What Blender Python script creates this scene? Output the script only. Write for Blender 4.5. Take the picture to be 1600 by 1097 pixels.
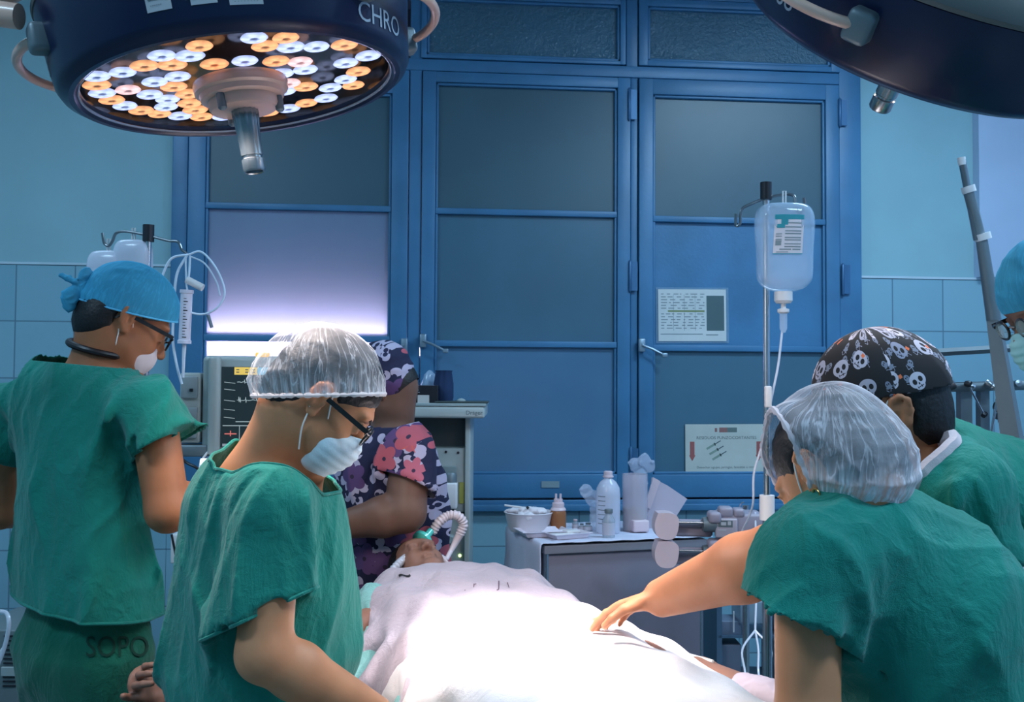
import bpy, bmesh, math, random
import numpy as np
from mathutils import Vector, Matrix
random.seed(7); np.random.seed(7)
PI = math.pi
SC = bpy.context.scene
for o in list(bpy.data.objects): bpy.data.objects.remove(o)

# ---------------------------------------------------------------- camera
FPX = 1500.0
CAMO = np.array([0., 0., 1.5])
_yaw, _pit, _rol = math.radians(5.0), math.radians(1.97), math.radians(0.35)
CFY = np.array([math.sin(_yaw), math.cos(_yaw), 0.])          # forward over the floor
CRX = np.array([math.cos(_yaw), -math.sin(_yaw), 0.])         # right over the floor
ZZ = np.array([0., 0., 1.])
_F = CFY*math.cos(_pit)+ZZ*math.sin(_pit)
_U0 = ZZ*math.cos(_pit)-CFY*math.sin(_pit)
_R = CRX*math.cos(_rol)+_U0*math.sin(_rol)
_U = _U0*math.cos(_rol)-CRX*math.sin(_rol)
cam = bpy.data.cameras.new('camera'); camo = bpy.data.objects.new('camera', cam)
SC.collection.objects.link(camo); SC.camera = camo
M = Matrix.Identity(4)
for i in range(3):
    M[i][0], M[i][1], M[i][2], M[i][3] = _R[i], _U[i], -_F[i], CAMO[i]
camo.matrix_world = M
cam.sensor_fit = 'HORIZONTAL'; cam.sensor_width = 36.0; cam.lens = 36.0*FPX/1600
cam.clip_start = 0.05; cam.clip_end = 60

# ---------------------------------------------------------------- world, exposure, room lights
SC.view_settings.view_transform = 'Standard'; SC.view_settings.look = 'None'
SC.view_settings.exposure = 0.0; SC.view_settings.gamma = 1.0; SC.view_settings.use_curve_mapping = False
wd = bpy.data.worlds.new('world'); SC.world = wd; wd.use_nodes = True
wd.node_tree.nodes['Background'].inputs[0].default_value = (0.20, 0.42, 0.75, 1)
wd.node_tree.nodes['Background'].inputs[1].default_value = 0.05
CEIL = 3.75; WY = 5.0; XL, XR, YB = -3.6, 3.4, -2.2
def area(name, loc, size, power, col, sy=None):
    l = bpy.data.lights.new(name, 'AREA'); l.energy = power; l.color = col; l.size = size
    if sy: l.shape = 'RECTANGLE'; l.size_y = sy
    o = bpy.data.objects.new(name, l); SC.collection.objects.link(o); o.location = loc
    return o
CEIL_LIGHTS = [(-2.0, 0.4), (2.0, 0.4), (-2.0, 3.0), (2.2, 3.0)]
for (x, y), p in zip(CEIL_LIGHTS, (58, 88, 30, 70)):
    area('ceiling_lamp_light', (x, y, CEIL-0.10), 1.15, p, (0.50, 0.76, 1.0), 0.5)
area('window_glow_light', (-1.22, 5.22, 1.67), 1.25, 30, (0.88, 0.76, 1.0), 0.05).rotation_euler = (PI/2, 0, PI)
BELLY = None
def spot(name, loc, to, power, col, ang, blend, rad):
    l = bpy.data.lights.new(name, 'SPOT'); l.energy = power; l.color = col
    l.spot_size = math.radians(ang); l.spot_blend = blend; l.shadow_soft_size = rad
    o = bpy.data.objects.new(name, l); SC.collection.objects.link(o); o.location = loc
    o.rotation_euler = (Vector(to)-Vector(loc)).to_track_quat('-Z', 'Y').to_euler()
    return o

def ray(px, py):
    return _F + _R*((px-800)/FPX) + _U*((548.5-py)/FPX)
def P(px, py, d):
    return CAMO + ray(px, py)*d
def C(x, y, z):
    "vector from right, forward, up components seen from the camera's standpoint"
    return CRX*x + CFY*y + ZZ*z
def W(px, py, y=WY):
    r = ray(px, py); t = y/r[1]; p = CAMO+r*t
    return p[0], p[2]
def nrm(v): v = np.asarray(v, float); return v/np.linalg.norm(v)

LAMP1_C = P(377, 138, 1.86); LAMP1_N = nrm(C(0.17, 0.02, -1.0))
AIM = P(850, 1040, 2.15)
LAMP2_C = P(1436, 42, 1.80); LAMP2_N = nrm(C(-0.25, 0.98, -1.0))
spot('surgical_lamp_beam', LAMP1_C+LAMP1_N*0.06, AIM, 300, (1.0, 0.90, 0.90), 29, 0.4, 0.12)
spot('surgical_lamp_beam', LAMP2_C+LAMP2_N*0.10, AIM, 260, (1.0, 0.90, 0.90), 29, 0.4, 0.12)
spot('surgical_lamp_spill', LAMP1_C+LAMP1_N*0.06, AIM, 75, (1.0, 0.86, 0.80), 125, 1.0, 0.2)
spot('surgical_lamp_spill', LAMP2_C+LAMP2_N*0.10, AIM, 40, (1.0, 0.86, 0.80), 125, 1.0, 0.2)
# ---------------------------------------------------------------- node expression helper
class NT:
    def __init__(s, m): s.t = m.node_tree
    def new(s, typ, **kw):
        n = s.t.nodes.new(typ)
        for k, v in kw.items(): setattr(n, k, v)
        return n
class S:
    def __init__(s, nt, sock): s.nt = nt; s.k = sock
    def _m(s, op, *a, clamp=False):
        n = s.nt.new('ShaderNodeMath', operation=op); n.use_clamp = clamp
        for i, v in enumerate((s,)+a):
            if isinstance(v, S): s.nt.t.links.new(v.k, n.inputs[i])
            else: n.inputs[i].default_value = float(v)
        return S(s.nt, n.outputs[0])
    def __add__(s, b): return s._m('ADD', b)
    __radd__ = __add__
    def __sub__(s, b): return s._m('SUBTRACT', b)
    def __rsub__(s, b): return (s*-1.0)+b
    def __mul__(s, b): return s._m('MULTIPLY', b)
    __rmul__ = __mul__
    def __truediv__(s, b): return s._m('DIVIDE', b)
    def __neg__(s): return s*-1.0
    def abs(s): return s._m('ABSOLUTE')
    def sin(s): return s._m('SINE')
    def cos(s): return s._m('COSINE')
    def sqrt(s): return s._m('SQRT')
    def pow(s, b): return s._m('POWER', b)
    def atan2(s, b): return s._m('ARCTAN2', b)
    def min(s, b): return s._m('MINIMUM', b)
    def max(s, b): return s._m('MAXIMUM', b)
    def lt(s, b): return s._m('LESS_THAN', b)
    def gt(s, b): return s._m('GREATER_THAN', b)
    def frac(s): return s._m('FRACT')
    def clamp(s): return s._m('ADD', 0.0, clamp=True)
    def floor(s): return s._m('FLOOR')
    def smooth(s, a, b):
        n = s.nt.new('ShaderNodeMapRange', interpolation_type='SMOOTHSTEP')
        s.nt.t.links.new(s.k, n.inputs[0]); n.inputs[1].default_value = a; n.inputs[2].default_value = b
        return S(s.nt, n.outputs[0])
def comb(nt, x, y, z):
    n = nt.new('ShaderNodeCombineXYZ')
    for i, v in enumerate((x, y, z)):
        if isinstance(v, S): nt.t.links.new(v.k, n.inputs[i])
        else: n.inputs[i].default_value = v
    return n.outputs[0]
def coords(nt, kind='Object'):
    n = nt.new('ShaderNodeTexCoord'); sp = nt.new('ShaderNodeSeparateXYZ')
    nt.t.links.new(n.outputs[kind], sp.inputs[0])
    return [S(nt, sp.outputs[i]) for i in range(3)], n.outputs[kind]
def noise(nt, vec, scale, detail=2, rough=0.5, dist=0.0):
    n = nt.new('ShaderNodeTexNoise'); n.inputs['Scale'].default_value = scale
    n.inputs['Detail'].default_value = detail; n.inputs['Roughness'].default_value = rough
    n.inputs['Distortion'].default_value = dist
    if vec is not None: nt.t.links.new(vec, n.inputs['Vector'])
    return S(nt, n.outputs[0])
def mixc(nt, f, a, b):
    n = nt.new('ShaderNodeMix', data_type='RGBA')
    if isinstance(f, S): nt.t.links.new(f.k, n.inputs[0])
    else: n.inputs[0].default_value = f
    for i, v in ((6, a), (7, b)):
        if isinstance(v, (tuple, list)): n.inputs[i].default_value = (*v[:3], 1)
        else: nt.t.links.new(v, n.inputs[i])
    return n.outputs[2]
MATS = {}
def mat(name, col=(0.8,)*3, rough=0.5, metal=0.0, spec=0.5, bump=None, var=0.0, vscale=8, sub=0.0, emit=None, estr=0.0,
        coat=0.0, sheen=0.0, alpha=1.0, trans=0.0, ior=1.45):
    "principled material; bump = (scale, strength[, distance]), var = brightness variation of the surface"
    if name in MATS: return MATS[name]
    m = bpy.data.materials.new(name); m.use_nodes = True; nt = NT(m)
    b = m.node_tree.nodes['Principled BSDF']
    b.inputs['Base Color'].default_value = (*col, 1); b.inputs['Roughness'].default_value = rough
    b.inputs['Metallic'].default_value = metal; b.inputs['Specular IOR Level'].default_value = spec
    b.inputs['Coat Weight'].default_value = coat; b.inputs['Sheen Weight'].default_value = sheen
    b.inputs['Alpha'].default_value = alpha; b.inputs['Transmission Weight'].default_value = trans
    b.inputs['IOR'].default_value = ior
    if sub: b.inputs['Subsurface Weight'].default_value = sub; b.inputs['Subsurface Scale'].default_value = 0.01
    if emit: b.inputs['Emission Color'].default_value = (*emit, 1); b.inputs['Emission Strength'].default_value = estr
    _, ob = coords(nt)
    n1 = noise(nt, ob, vscale, 3)
    v = max(var, 0.04)
    lo = tuple(c*(1-v) for c in col); hi = tuple(min(1, c*(1+v)) for c in col)
    m.node_tree.links.new(mixc(nt, n1.smooth(0.3, 0.7), lo, hi), b.inputs['Base Color'])
    if bump:
        n2 = noise(nt, ob, bump[0], 3)
        bp = nt.new('ShaderNodeBump'); bp.inputs['Strength'].default_value = bump[1]
        bp.inputs['Distance'].default_value = bump[2] if len(bump) > 2 else 0.004
        nt.t.links.new(n2.k, bp.inputs['Height']); nt.t.links.new(bp.outputs[0], b.inputs['Normal'])
    MATS[name] = m
    return m
def bsdf(m): return m.node_tree.nodes['Principled BSDF']

# ---------------------------------------------------------------- objects
COL = SC.collection
WM = {}
def place(o, parent, MW):
    if parent is not None:
        o.parent = parent; o.matrix_parent_inverse = Matrix.Identity(4)
        o.matrix_basis = WM[parent.name].inverted() @ MW
    else: o.matrix_basis = MW
    WM[o.name] = MW.copy()
def tag(o, label=None, cat=None, group=None, kind=None):
    if label: o['label'] = label
    if cat: o['category'] = cat
    if group: o['group'] = group
    if kind: o['kind'] = kind
    return o
def thing(name, loc, label, cat, group=None, kind=None):
    o = bpy.data.objects.new(name, None); COL.objects.link(o); o.empty_display_size = 0.05
    place(o, None, Matrix.Translation(Vector(loc)))
    return tag(o, label, cat, group, kind)
def frame(o, x=(1, 0, 0), z=(0, 0, 1)):
    "4x4 with origin o, x roughly along x and z exactly along z"
    z = nrm(z); x = np.asarray(x, float); x = nrm(x-z*np.dot(x, z)); y = np.cross(z, x)
    m = np.eye(4); m[:3, 0] = x; m[:3, 1] = y; m[:3, 2] = z; m[:3, 3] = o
    return m
def link(name, V, F, m, parent=None, smooth=True, MW=None, autos=None):
    V = np.asarray(V, float).reshape(-1, 3)
    if MW is None:
        if parent is not None: MW = WM[parent.name].copy()
        else: MW = Matrix.Translation(Vector(V.mean(0)*[1, 1, 0]+[0, 0, V[:, 2].min()]))
    elif not isinstance(MW, Matrix): MW = Matrix([list(r) for r in MW])
    inv = np.array(MW.inverted())
    L = V@inv[:3, :3].T+inv[:3, 3]
    me = bpy.data.meshes.new(name)
    me.from_pydata(L.tolist(), [], F if isinstance(F, list) else F.tolist()); me.update()
    ml = m if isinstance(m, (list, tuple)) else [m]
    for k in ml: me.materials.append(k)
    if smooth: me.polygons.foreach_set('use_smooth', [True]*len(me.polygons))
    o = bpy.data.objects.new(name, me); COL.objects.link(o)
    place(o, parent, MW)
    if autos is not None: sharp(me, autos)
    return o
def sharp(me, deg):
    bm = bmesh.new(); bm.from_mesh(me); a = math.radians(deg)
    for e in bm.edges:
        e.smooth = (len(e.link_faces) == 2 and e.calc_face_angle(0) < a)
    bm.to_mesh(me); bm.free()
class MB:
    def __init__(s): s.V = []; s.F = []; s.n = 0
    def add(s, V, F):
        s.V.append(np.asarray(V, float).reshape(-1, 3)); s.F += [tuple(i+s.n for i in f) for f in F]; s.n += len(s.V[-1]); return s
    def box(s, c, size, fr=None, bev=0.0):
        "box centred at c (in the frame fr when given)"
        sx, sy, sz = [k/2 for k in size]
        if bev > 0:
            b = min(bev, sx*.99, sy*.99, sz*.99)
            bm = bmesh.new(); bmesh.ops.create_cube(bm, size=1)
            for v in bm.verts: v.co = Vector((v.co.x*size[0], v.co.y*size[1], v.co.z*size[2]))
            bmesh.ops.bevel(bm, geom=bm.edges[:], offset=b, segments=3, affect='EDGES', profile=0.5)
            bm.verts.index_update()
            V = np.array([v.co[:] for v in bm.verts]); F = [[v.index for v in f.verts] for f in bm.faces]; bm.free()
        else:
            V = np.array([[x, y, z] for x in (-sx, sx) for y in (-sy, sy) for z in (-sz, sz)])
            F = [(0, 1, 3, 2), (4, 6, 7, 5), (0, 4, 5, 1), (2, 3, 7, 6), (0, 2, 6, 4), (1, 5, 7, 3)]
        V = V+np.asarray(c, float)
        if fr is not None: V = V@fr[:3, :3].T+fr[:3, 3]
        return s.add(V, F)
    def tube(s, pts, r, n=10, closed=False, cap=True):
        pts = [np.asarray(p, float) for p in pts]; m = len(pts)
        rs = r if isinstance(r, (list, tuple, np.ndarray)) else [r]*m
        V = []; up = None
        for i, p in enumerate(pts):
            if closed: t = nrm(pts[(i+1) % m]-pts[i-1])
            else: t = nrm(pts[min(i+1, m-1)]-pts[max(i-1, 0)])
            if up is None:
                a = np.array([0, 0, 1.]) if abs(t[2]) < .9 else np.array([1., 0, 0]); up = nrm(np.cross(t, a))
            up = nrm(up-t*np.dot(up, t)); w = np.cross(t, up)
            for k in range(n):
                a = 2*PI*k/n; V.append(p+(up*math.cos(a)+w*math.sin(a))*rs[i])
        F = []
        for i in range(m if closed else m-1):
            j = (i+1) % m
            for k in range(n):
                l = (k+1) % n; F.append((i*n+k, i*n+l, j*n+l, j*n+k))
        if cap and not closed:
            F.append(tuple(range(n))[::-1]); F.append(tuple((m-1)*n+k for k in range(n)))
        return s.add(V, F)
    def lathe(s, prof, fr, n=32, a0=0, a1=2*PI, fn=None):
        full = abs(a1-a0-2*PI) < 1e-6; V = []; m = len(prof)
        cnt = n if full else n+1
        for k in range(cnt):
            a = a0+(a1-a0)*k/n
            for (r, z) in prof:
                rr = r*(fn(a, z) if fn else 1)
                V.append((rr*math.cos(a), rr*math.sin(a), z))
        V = np.array(V)@fr[:3, :3].T+fr[:3, 3]
        F = []
        for k in range(n):
            l = (k+1) % cnt
            for i in range(m-1):
                F.append((k*m+i, l*m+i, l*m+i+1, k*m+i+1))
        return s.add(V, F)
    def prism(s, poly, fr, t):
        "polygon in the xy plane of fr pushed along z by t"
        n = len(poly); V = [(x, y, 0) for x, y in poly]+[(x, y, t) for x, y in poly]
        V = np.array(V)@fr[:3, :3].T+fr[:3, 3]
        F = [tuple(range(n))[::-1], tuple(range(n, 2*n))]+[(i, (i+1) % n, (i+1) % n+n, i+n) for i in range(n)]
        return s.add(V, F)
    def build(s, name, m, parent=None, smooth=False, autos=None, label=None, cat=None, group=None, kind=None, MW=None):
        if autos is None and smooth: autos = 35
        o = link(name, np.vstack(s.V), s.F, m, parent, smooth or autos is not None, MW=MW, autos=autos)
        bm = bmesh.new(); bm.from_mesh(o.data); bmesh.ops.recalc_face_normals(bm, faces=bm.faces[:]); bm.to_mesh(o.data); bm.free()
        return tag(o, label, cat, group, kind)
def spline(pts, n=8):
    pts = [np.asarray(p, float) for p in pts]; out = []
    q = [2*pts[0]-pts[1]]+pts+[2*pts[-1]-pts[-2]]
    for i in range(1, len(q)-2):
        for k in range(n):
            t = k/n
            out.append(0.5*((2*q[i])+(-q[i-1]+q[i+1])*t+(2*q[i-1]-5*q[i]+4*q[i+1]-q[i+2])*t*t+(-q[i-1]+3*q[i]-3*q[i+1]+q[i+2])*t**3))
    out.append(pts[-1]); return out
def textmesh(txt, size, align='LEFT', spacing=1.0):
    cu = bpy.data.curves.new('t', 'FONT'); cu.body = txt; cu.size = size; cu.align_x = align; cu.resolution_u = 3; cu.space_character = spacing
    ob = bpy.data.objects.new('t', cu); COL.objects.link(ob)
    dg = bpy.context.evaluated_depsgraph_get(); me = bpy.data.meshes.new_from_object(ob.evaluated_get(dg))
    V = np.array([v.co[:] for v in me.vertices]); F = [list(p.vertices) for p in me.polygons]
    bpy.data.objects.remove(ob); bpy.data.curves.remove(cu); bpy.data.meshes.remove(me)
    return V, F
def text(mb, txt, size, fr, align='LEFT', lift=0.0, sx=1.0):
    V, F = textmesh(txt, size, align); V = V*[sx, 1, 1]+[0, 0, lift]
    mb.add(V@fr[:3, :3].T+fr[:3, 3], F); return mb

# ---------------------------------------------------------------- signed distance modelling
def smin(a, b, k):
    if k <= 0: return np.minimum(a, b)
    h = np.clip(0.5+0.5*(b-a)/k, 0, 1)
    return b*(1-h)+a*h-k*h*(1-h)
class SDF:
    def __init__(s): s.p = []; s.disp = []; s.lo = []; s.hi = []
    def _b(s, *pr):
        for q, r in pr: s.lo.append(np.asarray(q)-r); s.hi.append(np.asarray(q)+r)
    def cone(s, a, b, ra, rb, k=0.02, op='u'):
        a = np.asarray(a, float); b = np.asarray(b, float)
        def f(p):
            ab = b-a; t = np.clip(((p-a)@ab)/(ab@ab), 0, 1)
            q = p-a-t[:, None]*ab
            return np.sqrt((q*q).sum(1))-(ra+(rb-ra)*t)
        s.p.append((f, k, op))
        if op == 'u': s._b((a, ra), (b, rb))
        return s
    def chain(s, pts, rs, k=0.02):
        for i in range(len(pts)-1): s.cone(pts[i], pts[i+1], rs[i], rs[i+1], k)
        return s
    def sleeve(s, a, b, ra, rb, p0, n, k=0.03):
        "tapered tube ending in an open mouth at the plane p0,n (n points out of the mouth)"
        a = np.asarray(a, float); b = np.asarray(b, float); p0 = np.asarray(p0, float); n = nrm(n)
        b2 = b+nrm(b-a)*max(ra, rb); r2 = rb+(rb-ra)*max(ra, rb)/max(1e-3, np.linalg.norm(b-a))
        def f(p):
            ab = b2-a; t = np.clip(((p-a)@ab)/(ab@ab), 0, 1)
            q = p-a-t[:, None]*ab
            return np.maximum(np.sqrt((q*q).sum(1))-(ra+(r2-ra)*t), (p-p0)@n)
        s.p.append((f, k, 'u')); s._b((a, ra), (b2, r2))
        if not hasattr(s, 'mouths'): s.mouths = []
        s.mouths.append((p0, n, a, b2, max(ra, r2)*1.5)); return s
    def flat(s, a, b, ra, rb, n, fl, k=0.03, op='u'):
        "tapered capsule flattened by fl along n"
        a = np.asarray(a, float); b = np.asarray(b, float); n = nrm(n); g = 1/fl-1
        def tr(p): return p+np.outer(p@n, n)*g
        A = a+n*(a@n)*g; B = b+n*(b@n)*g
        def f(p):
            q0 = tr(p); ab = B-A; t = np.clip(((q0-A)@ab)/(ab@ab), 0, 1)
            q = q0-A-t[:, None]*ab
            return (np.sqrt((q*q).sum(1))-(ra+(rb-ra)*t))*(0.5+0.5*fl)
        s.p.append((f, k, op))
        if op == 'u': s._b((a, ra), (b, rb))
        return s
    def ell(s, c, r, R=None, k=0.02, op='u'):
        "ellipsoid with radii r along the columns of R"
        c = np.asarray(c, float); r = np.asarray(r, float); R = np.eye(3) if R is None else np.asarray(R)
        def f(p):
            q = (p-c)@R; k0 = np.sqrt(((q/r)**2).sum(1)); k1 = np.sqrt(((q/r**2)**2).sum(1))+1e-9
            return k0*(k0-1)/k1
        s.p.append((f, k, op))
        if op == 'u': s._b((c, r.max()))
        return s
    def ev(s, p):
        d = None
        for f, k, op in s.p:
            v = f(p)
            if d is None: d = v
            elif op == 'u': d = smin(d, v, k)
            elif op == 's': d = -smin(-d, v, k)
            elif op == 'i': d = -smin(-d, -v, k)
        for g in s.disp: d = g(p, d)
        return d
    def mesh(s, h, lo=None, hi=None, newton=2):
        lo = np.min(s.lo, 0)-0.03 if lo is None else np.asarray(lo); hi = np.max(s.hi, 0)+0.03 if hi is None else np.asarray(hi)
        B = 4; H = h*B
        nc = np.ceil((hi-lo)/H).astype(int)+1
        ax = [lo[i]+(np.arange(nc[i])+0.5)*H for i in range(3)]
        G = np.stack(np.meshgrid(*ax, indexing='ij'), -1).reshape(-1, 3)
        cv = s.evc(G).reshape(nc)
        val = np.repeat(np.repeat(np.repeat(cv, B, 0), B, 1), B, 2)
        near = np.abs(cv) < H*1.3
        ii = np.argwhere(near)
        off = np.stack(np.meshgrid(*[np.arange(B)]*3, indexing='ij'), -1).reshape(-1, 3)
        idx = (ii[:, None, :]*B+off[None]).reshape(-1, 3)
        val[idx[:, 0], idx[:, 1], idx[:, 2]] = s.evc(lo+(idx+0.5)*h)
        sg = val < 0
        n = np.array(val.shape)
        # cells with a sign change
        c8 = [sg[dx:n[0]-1+dx, dy:n[1]-1+dy, dz:n[2]-1+dz] for dx in (0, 1) for dy in (0, 1) for dz in (0, 1)]
        sm = sum(c.astype(np.int8) for c in c8); act = (sm > 0) & (sm < 8)
        ci = np.argwhere(act); vid = -np.ones(act.shape, int); vid[tuple(ci.T)] = np.arange(len(ci))
        acc = np.zeros((len(ci), 3)); cnt = np.zeros(len(ci))
        cor = [np.array(c) for c in [(x, y, z) for x in (0, 1) for y in (0, 1) for z in (0, 1)]]
        for a in range(8):
            for b in range(a+1, 8):
                if np.abs(cor[a]-cor[b]).sum() != 1: continue
                ia = ci+cor[a]; ib = ci+cor[b]
                va = val[tuple(ia.T)]; vb = val[tuple(ib.T)]; m = (va < 0) != (vb < 0)
                t = np.where(m, va/(va-vb+1e-20), 0)
                pt = cor[a]+(cor[b]-cor[a])*t[:, None]
                acc[m] += pt[m]; cnt[m] += 1
        V = lo+(ci+acc/cnt[:, None]+0.5)*h
        F = []
        for axn in range(3):
            o1, o2 = [(1, 2), (2, 0), (0, 1)][axn]
            e0 = [slice(None)]*3; e1 = [slice(None)]*3; e0[axn] = slice(0, -1); e1[axn] = slice(1, None)
            d = sg[tuple(e0)] != sg[tuple(e1)]
            E = np.argwhere(d); E = E[(E[:, o1] > 0) & (E[:, o2] > 0) & (E[:, o1] < n[o1]-1) & (E[:, o2] < n[o2]-1)]
            u = np.zeros(3, int); v = np.zeros(3, int); u[o1] = 1; v[o2] = 1
            q = np.stack([vid[tuple((E-u-v).T)], vid[tuple((E-v).T)], vid[tuple(E.T)], vid[tuple((E-u).T)]], 1)
            ins = sg[tuple(E.T)]
            q[~ins] = q[~ins][:, ::-1]
            F.append(q)
        F = np.vstack(F); F = F[(F >= 0).all(1)]
        for _ in range(newton):
            e = h*0.2; d = s.evc(V)
            g = np.stack([(s.evc(V+np.eye(3)[i]*e)-d)/e for i in range(3)], 1)
            st = d[:, None]*g/((g*g).sum(1)[:, None]+1e-6); L = np.linalg.norm(st, axis=1)[:, None]
            V = V-st*np.minimum(1, h*0.5/(L+1e-12))*0.9
        return V, F
    def evc(s, p, n=200000):
        return np.concatenate([s.ev(p[i:i+n]) for i in range(0, len(p), n)]) if len(p) > n else s.ev(p)
def fold(a, b, w, h):
    "a soft crease ridge (h>0) or valley (h<0) along a-b"
    a = np.asarray(a, float); b = np.asarray(b, float)
    def g(p, d):
        ab = b-a; t = np.clip(((p-a)@ab)/(ab@ab), 0, 1); q = p-a-t[:, None]*ab
        return d-h*np.exp(-(q*q).sum(1)/(w*w))*(0.35+0.65*np.sin(np.clip(t, 0.03, .97)*PI))
    return g
def folds(axis, lam, amp, seed, sharpness=1.0, c=None, rad=None):
    "long creases running along axis"
    axis = nrm(axis); rs = np.random.RandomState(seed)
    e1 = nrm(np.cross(axis, [0.31, 0.77, 0.5])); e2 = np.cross(axis, e1)
    ph = rs.rand(12)*6.28; dr = rs.rand(4)*PI
    def g(p, d):
        u = p@e1; v = p@e2; w = p@axis; tot = 0
        for i in range(3):
            kk = 2*PI/(lam*(1+0.35*i)); cx, sx = math.cos(dr[i]), math.sin(dr[i])
            x = (u*cx+v*sx)*kk+1.6*np.sin(w*kk*0.22+ph[i])+1.1*np.sin((u*sx-v*cx)*kk*0.45+w*kk*0.13+ph[i+3])
            r = 1-np.abs(np.sin(x*0.5+ph[i+6])); r = r**(1.5*sharpness)
            env = 0.5+0.5*np.sin(w*kk*0.31+u*kk*0.27+ph[i+8])
            tot = tot+(r*env-0.25)*(0.6 if i else 1.0)
        f = amp*tot
        if c is not None: f = f*np.exp(-((p-c)**2).sum(1)/rad**2)
        return d-f
    return g
def cutmesh(V, F, cuts):
    "cuts: (point, outward normal, centre, radius) - removes what lies beyond the plane near centre"
    bm = bmesh.new(); vs = [bm.verts.new(v) for v in V]; 
    for f in F:
        try: bm.faces.new([vs[i] for i in f])
        except ValueError: pass
    for p0, nn, c, r in cuts:
        p0 = np.asarray(p0, float); nn = nrm(nn); c = np.asarray(c, float)
        fs = [f for f in bm.faces if np.linalg.norm(np.array(f.calc_center_median())-c) < r]
        geom = list({e for f in fs for e in f.edges})+list({v for f in fs for v in f.verts})+fs
        bmesh.ops.bisect_plane(bm, geom=geom, dist=1e-5, plane_co=Vector(p0), plane_no=Vector(nn))
        kill = []
        for f in bm.faces:
            q = np.array(f.calc_center_median())
            if np.linalg.norm(q-c) < r and (q-p0)@nn > 0: kill.append(f)
        bmesh.ops.delete(bm, geom=kill, context='FACES')
    # keep the biggest island
    bm.verts.index_update(); seen = set(); best = []
    for v in bm.verts:
        if v.index in seen: continue
        st = [v]; seen.add(v.index); isl = []
        while st:
            x = st.pop(); isl.append(x)
            for e in x.link_edges:
                y = e.other_vert(x)
                if y.index not in seen: seen.add(y.index); st.append(y)
        if len(isl) > len(best): best = isl
    keep = set(v.index for v in best)
    bmesh.ops.delete(bm, geom=[v for v in bm.verts if v.index not in keep], context='VERTS')
    bm.verts.index_update()
    V = np.array([v.co[:] for v in bm.verts]); F = [[v.index for v in f.verts] for f in bm.faces]; bm.free()
    return V, F
def solid(o, t, offset=-1):
    md = o.modifiers.new('solid', 'SOLIDIFY'); md.thickness = t; md.offset = offset; md.use_rim = True
    return o
def open_mouths(V, F, mouths, h):
    F = np.asarray(F); C_ = V[F].mean(1); N = np.cross(V[F[:, 2]]-V[F[:, 0]], V[F[:, 3]]-V[F[:, 1]]); N /= np.linalg.norm(N, axis=1)[:, None]+1e-12
    kill = np.zeros(len(F), bool)
    for p0, n, a, b, r in mouths:
        ab = b-a; q = C_-a; t = (q@ab)/(ab@ab); ax = np.linalg.norm(q-t[:, None]*ab, axis=1)
        kk = (np.abs((C_-p0)@n) < h*1.1) & (N@n > 0.55) & (ax < r); kill |= kk
        near = np.unique(F[kk]); rest = np.unique(F[~kill]); e = np.intersect1d(near, rest)
        V[e] -= ((V[e]-p0)@n)[:, None]*n
    return V, F[~kill]
def rim_loops(o):
    "world-space boundary loops of an open mesh, longest first"
    me = o.data; cnt = {}
    for p in me.polygons:
        for k in p.edge_keys: cnt[k] = cnt.get(k, 0)+1
    adj = {}
    for (a, b), c in cnt.items():
        if c == 1: adj.setdefault(a, []).append(b); adj.setdefault(b, []).append(a)
    seen = set(); loops = []
    W0 = np.array(WM[o.name])
    for st in adj:
        if st in seen: continue
        lp = [st]; seen.add(st); cur = st
        while True:
            nx = [v for v in adj[cur] if v not in seen]
            if not nx: break
            cur = nx[0]; seen.add(cur); lp.append(cur)
        L = np.array([me.vertices[i].co[:] for i in lp])@W0[:3, :3].T+W0[:3, 3]; loops.append(L)
    loops.sort(key=lambda l: -np.linalg.norm(np.diff(l, axis=0), axis=1).sum()); return loops
def project_text(name, target, txt, hpx, px, py, m, slant=0.0, rot=0.0, lift=.0015, sx=1.0):
    "ink lettering lying on the surface of target, centred where pixel px,py sees it"
    from mathutils.bvhtree import BVHTree
    W0 = np.array(WM[target.name]); me = target.data
    TV = np.array([v.co[:] for v in me.vertices])@W0[:3, :3].T+W0[:3, 3]
    bv = BVHTree.FromPolygons([Vector(v) for v in TV], [list(p.vertices) for p in me.polygons])
    V, F = textmesh(txt, 1.0, 'CENTER')
    bm = bmesh.new(); vs = [bm.verts.new(v) for v in V]
    for f in F:
        try: bm.faces.new([vs[i] for i in f])
        except ValueError: pass
    bmesh.ops.triangulate(bm, faces=bm.faces[:]); bmesh.ops.subdivide_edges(bm, edges=[e for e in bm.edges if e.calc_length() > .25], cuts=2, use_grid_fill=True)
    bm.verts.index_update(); V = np.array([v.co[:] for v in bm.verts]); F = [[v.index for v in f.verts] for f in bm.faces]; bm.free()
    V[:, 1] -= .35; V[:, 0] = V[:, 0]*sx+V[:, 1]*slant; c, s_ = math.cos(rot), math.sin(rot); out = []; ok = []
    for x, y, _ in V:
        u = px+(x*c-y*s_)*hpx; v = py-(x*s_+y*c)*hpx; r = ray(u, v); d = Vector(r).normalized()
        loc, nn, i, ds = bv.ray_cast(Vector(CAMO), d)
        if loc is None: out.append(CAMO); ok.append(False); continue
        if nn.dot(d) > 0: nn = -nn
        out.append(np.array(loc)+np.array(nn)*lift); ok.append(True)
    F = [f for f in F if all(ok[i] for i in f)]
    used = sorted({i for f in F for i in f}); rm = {k: j for j, k in enumerate(used)}
    return link(name, np.array([out[i] for i in used]), [[rm[i] for i in f] for f in F], m, target, False)
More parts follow.
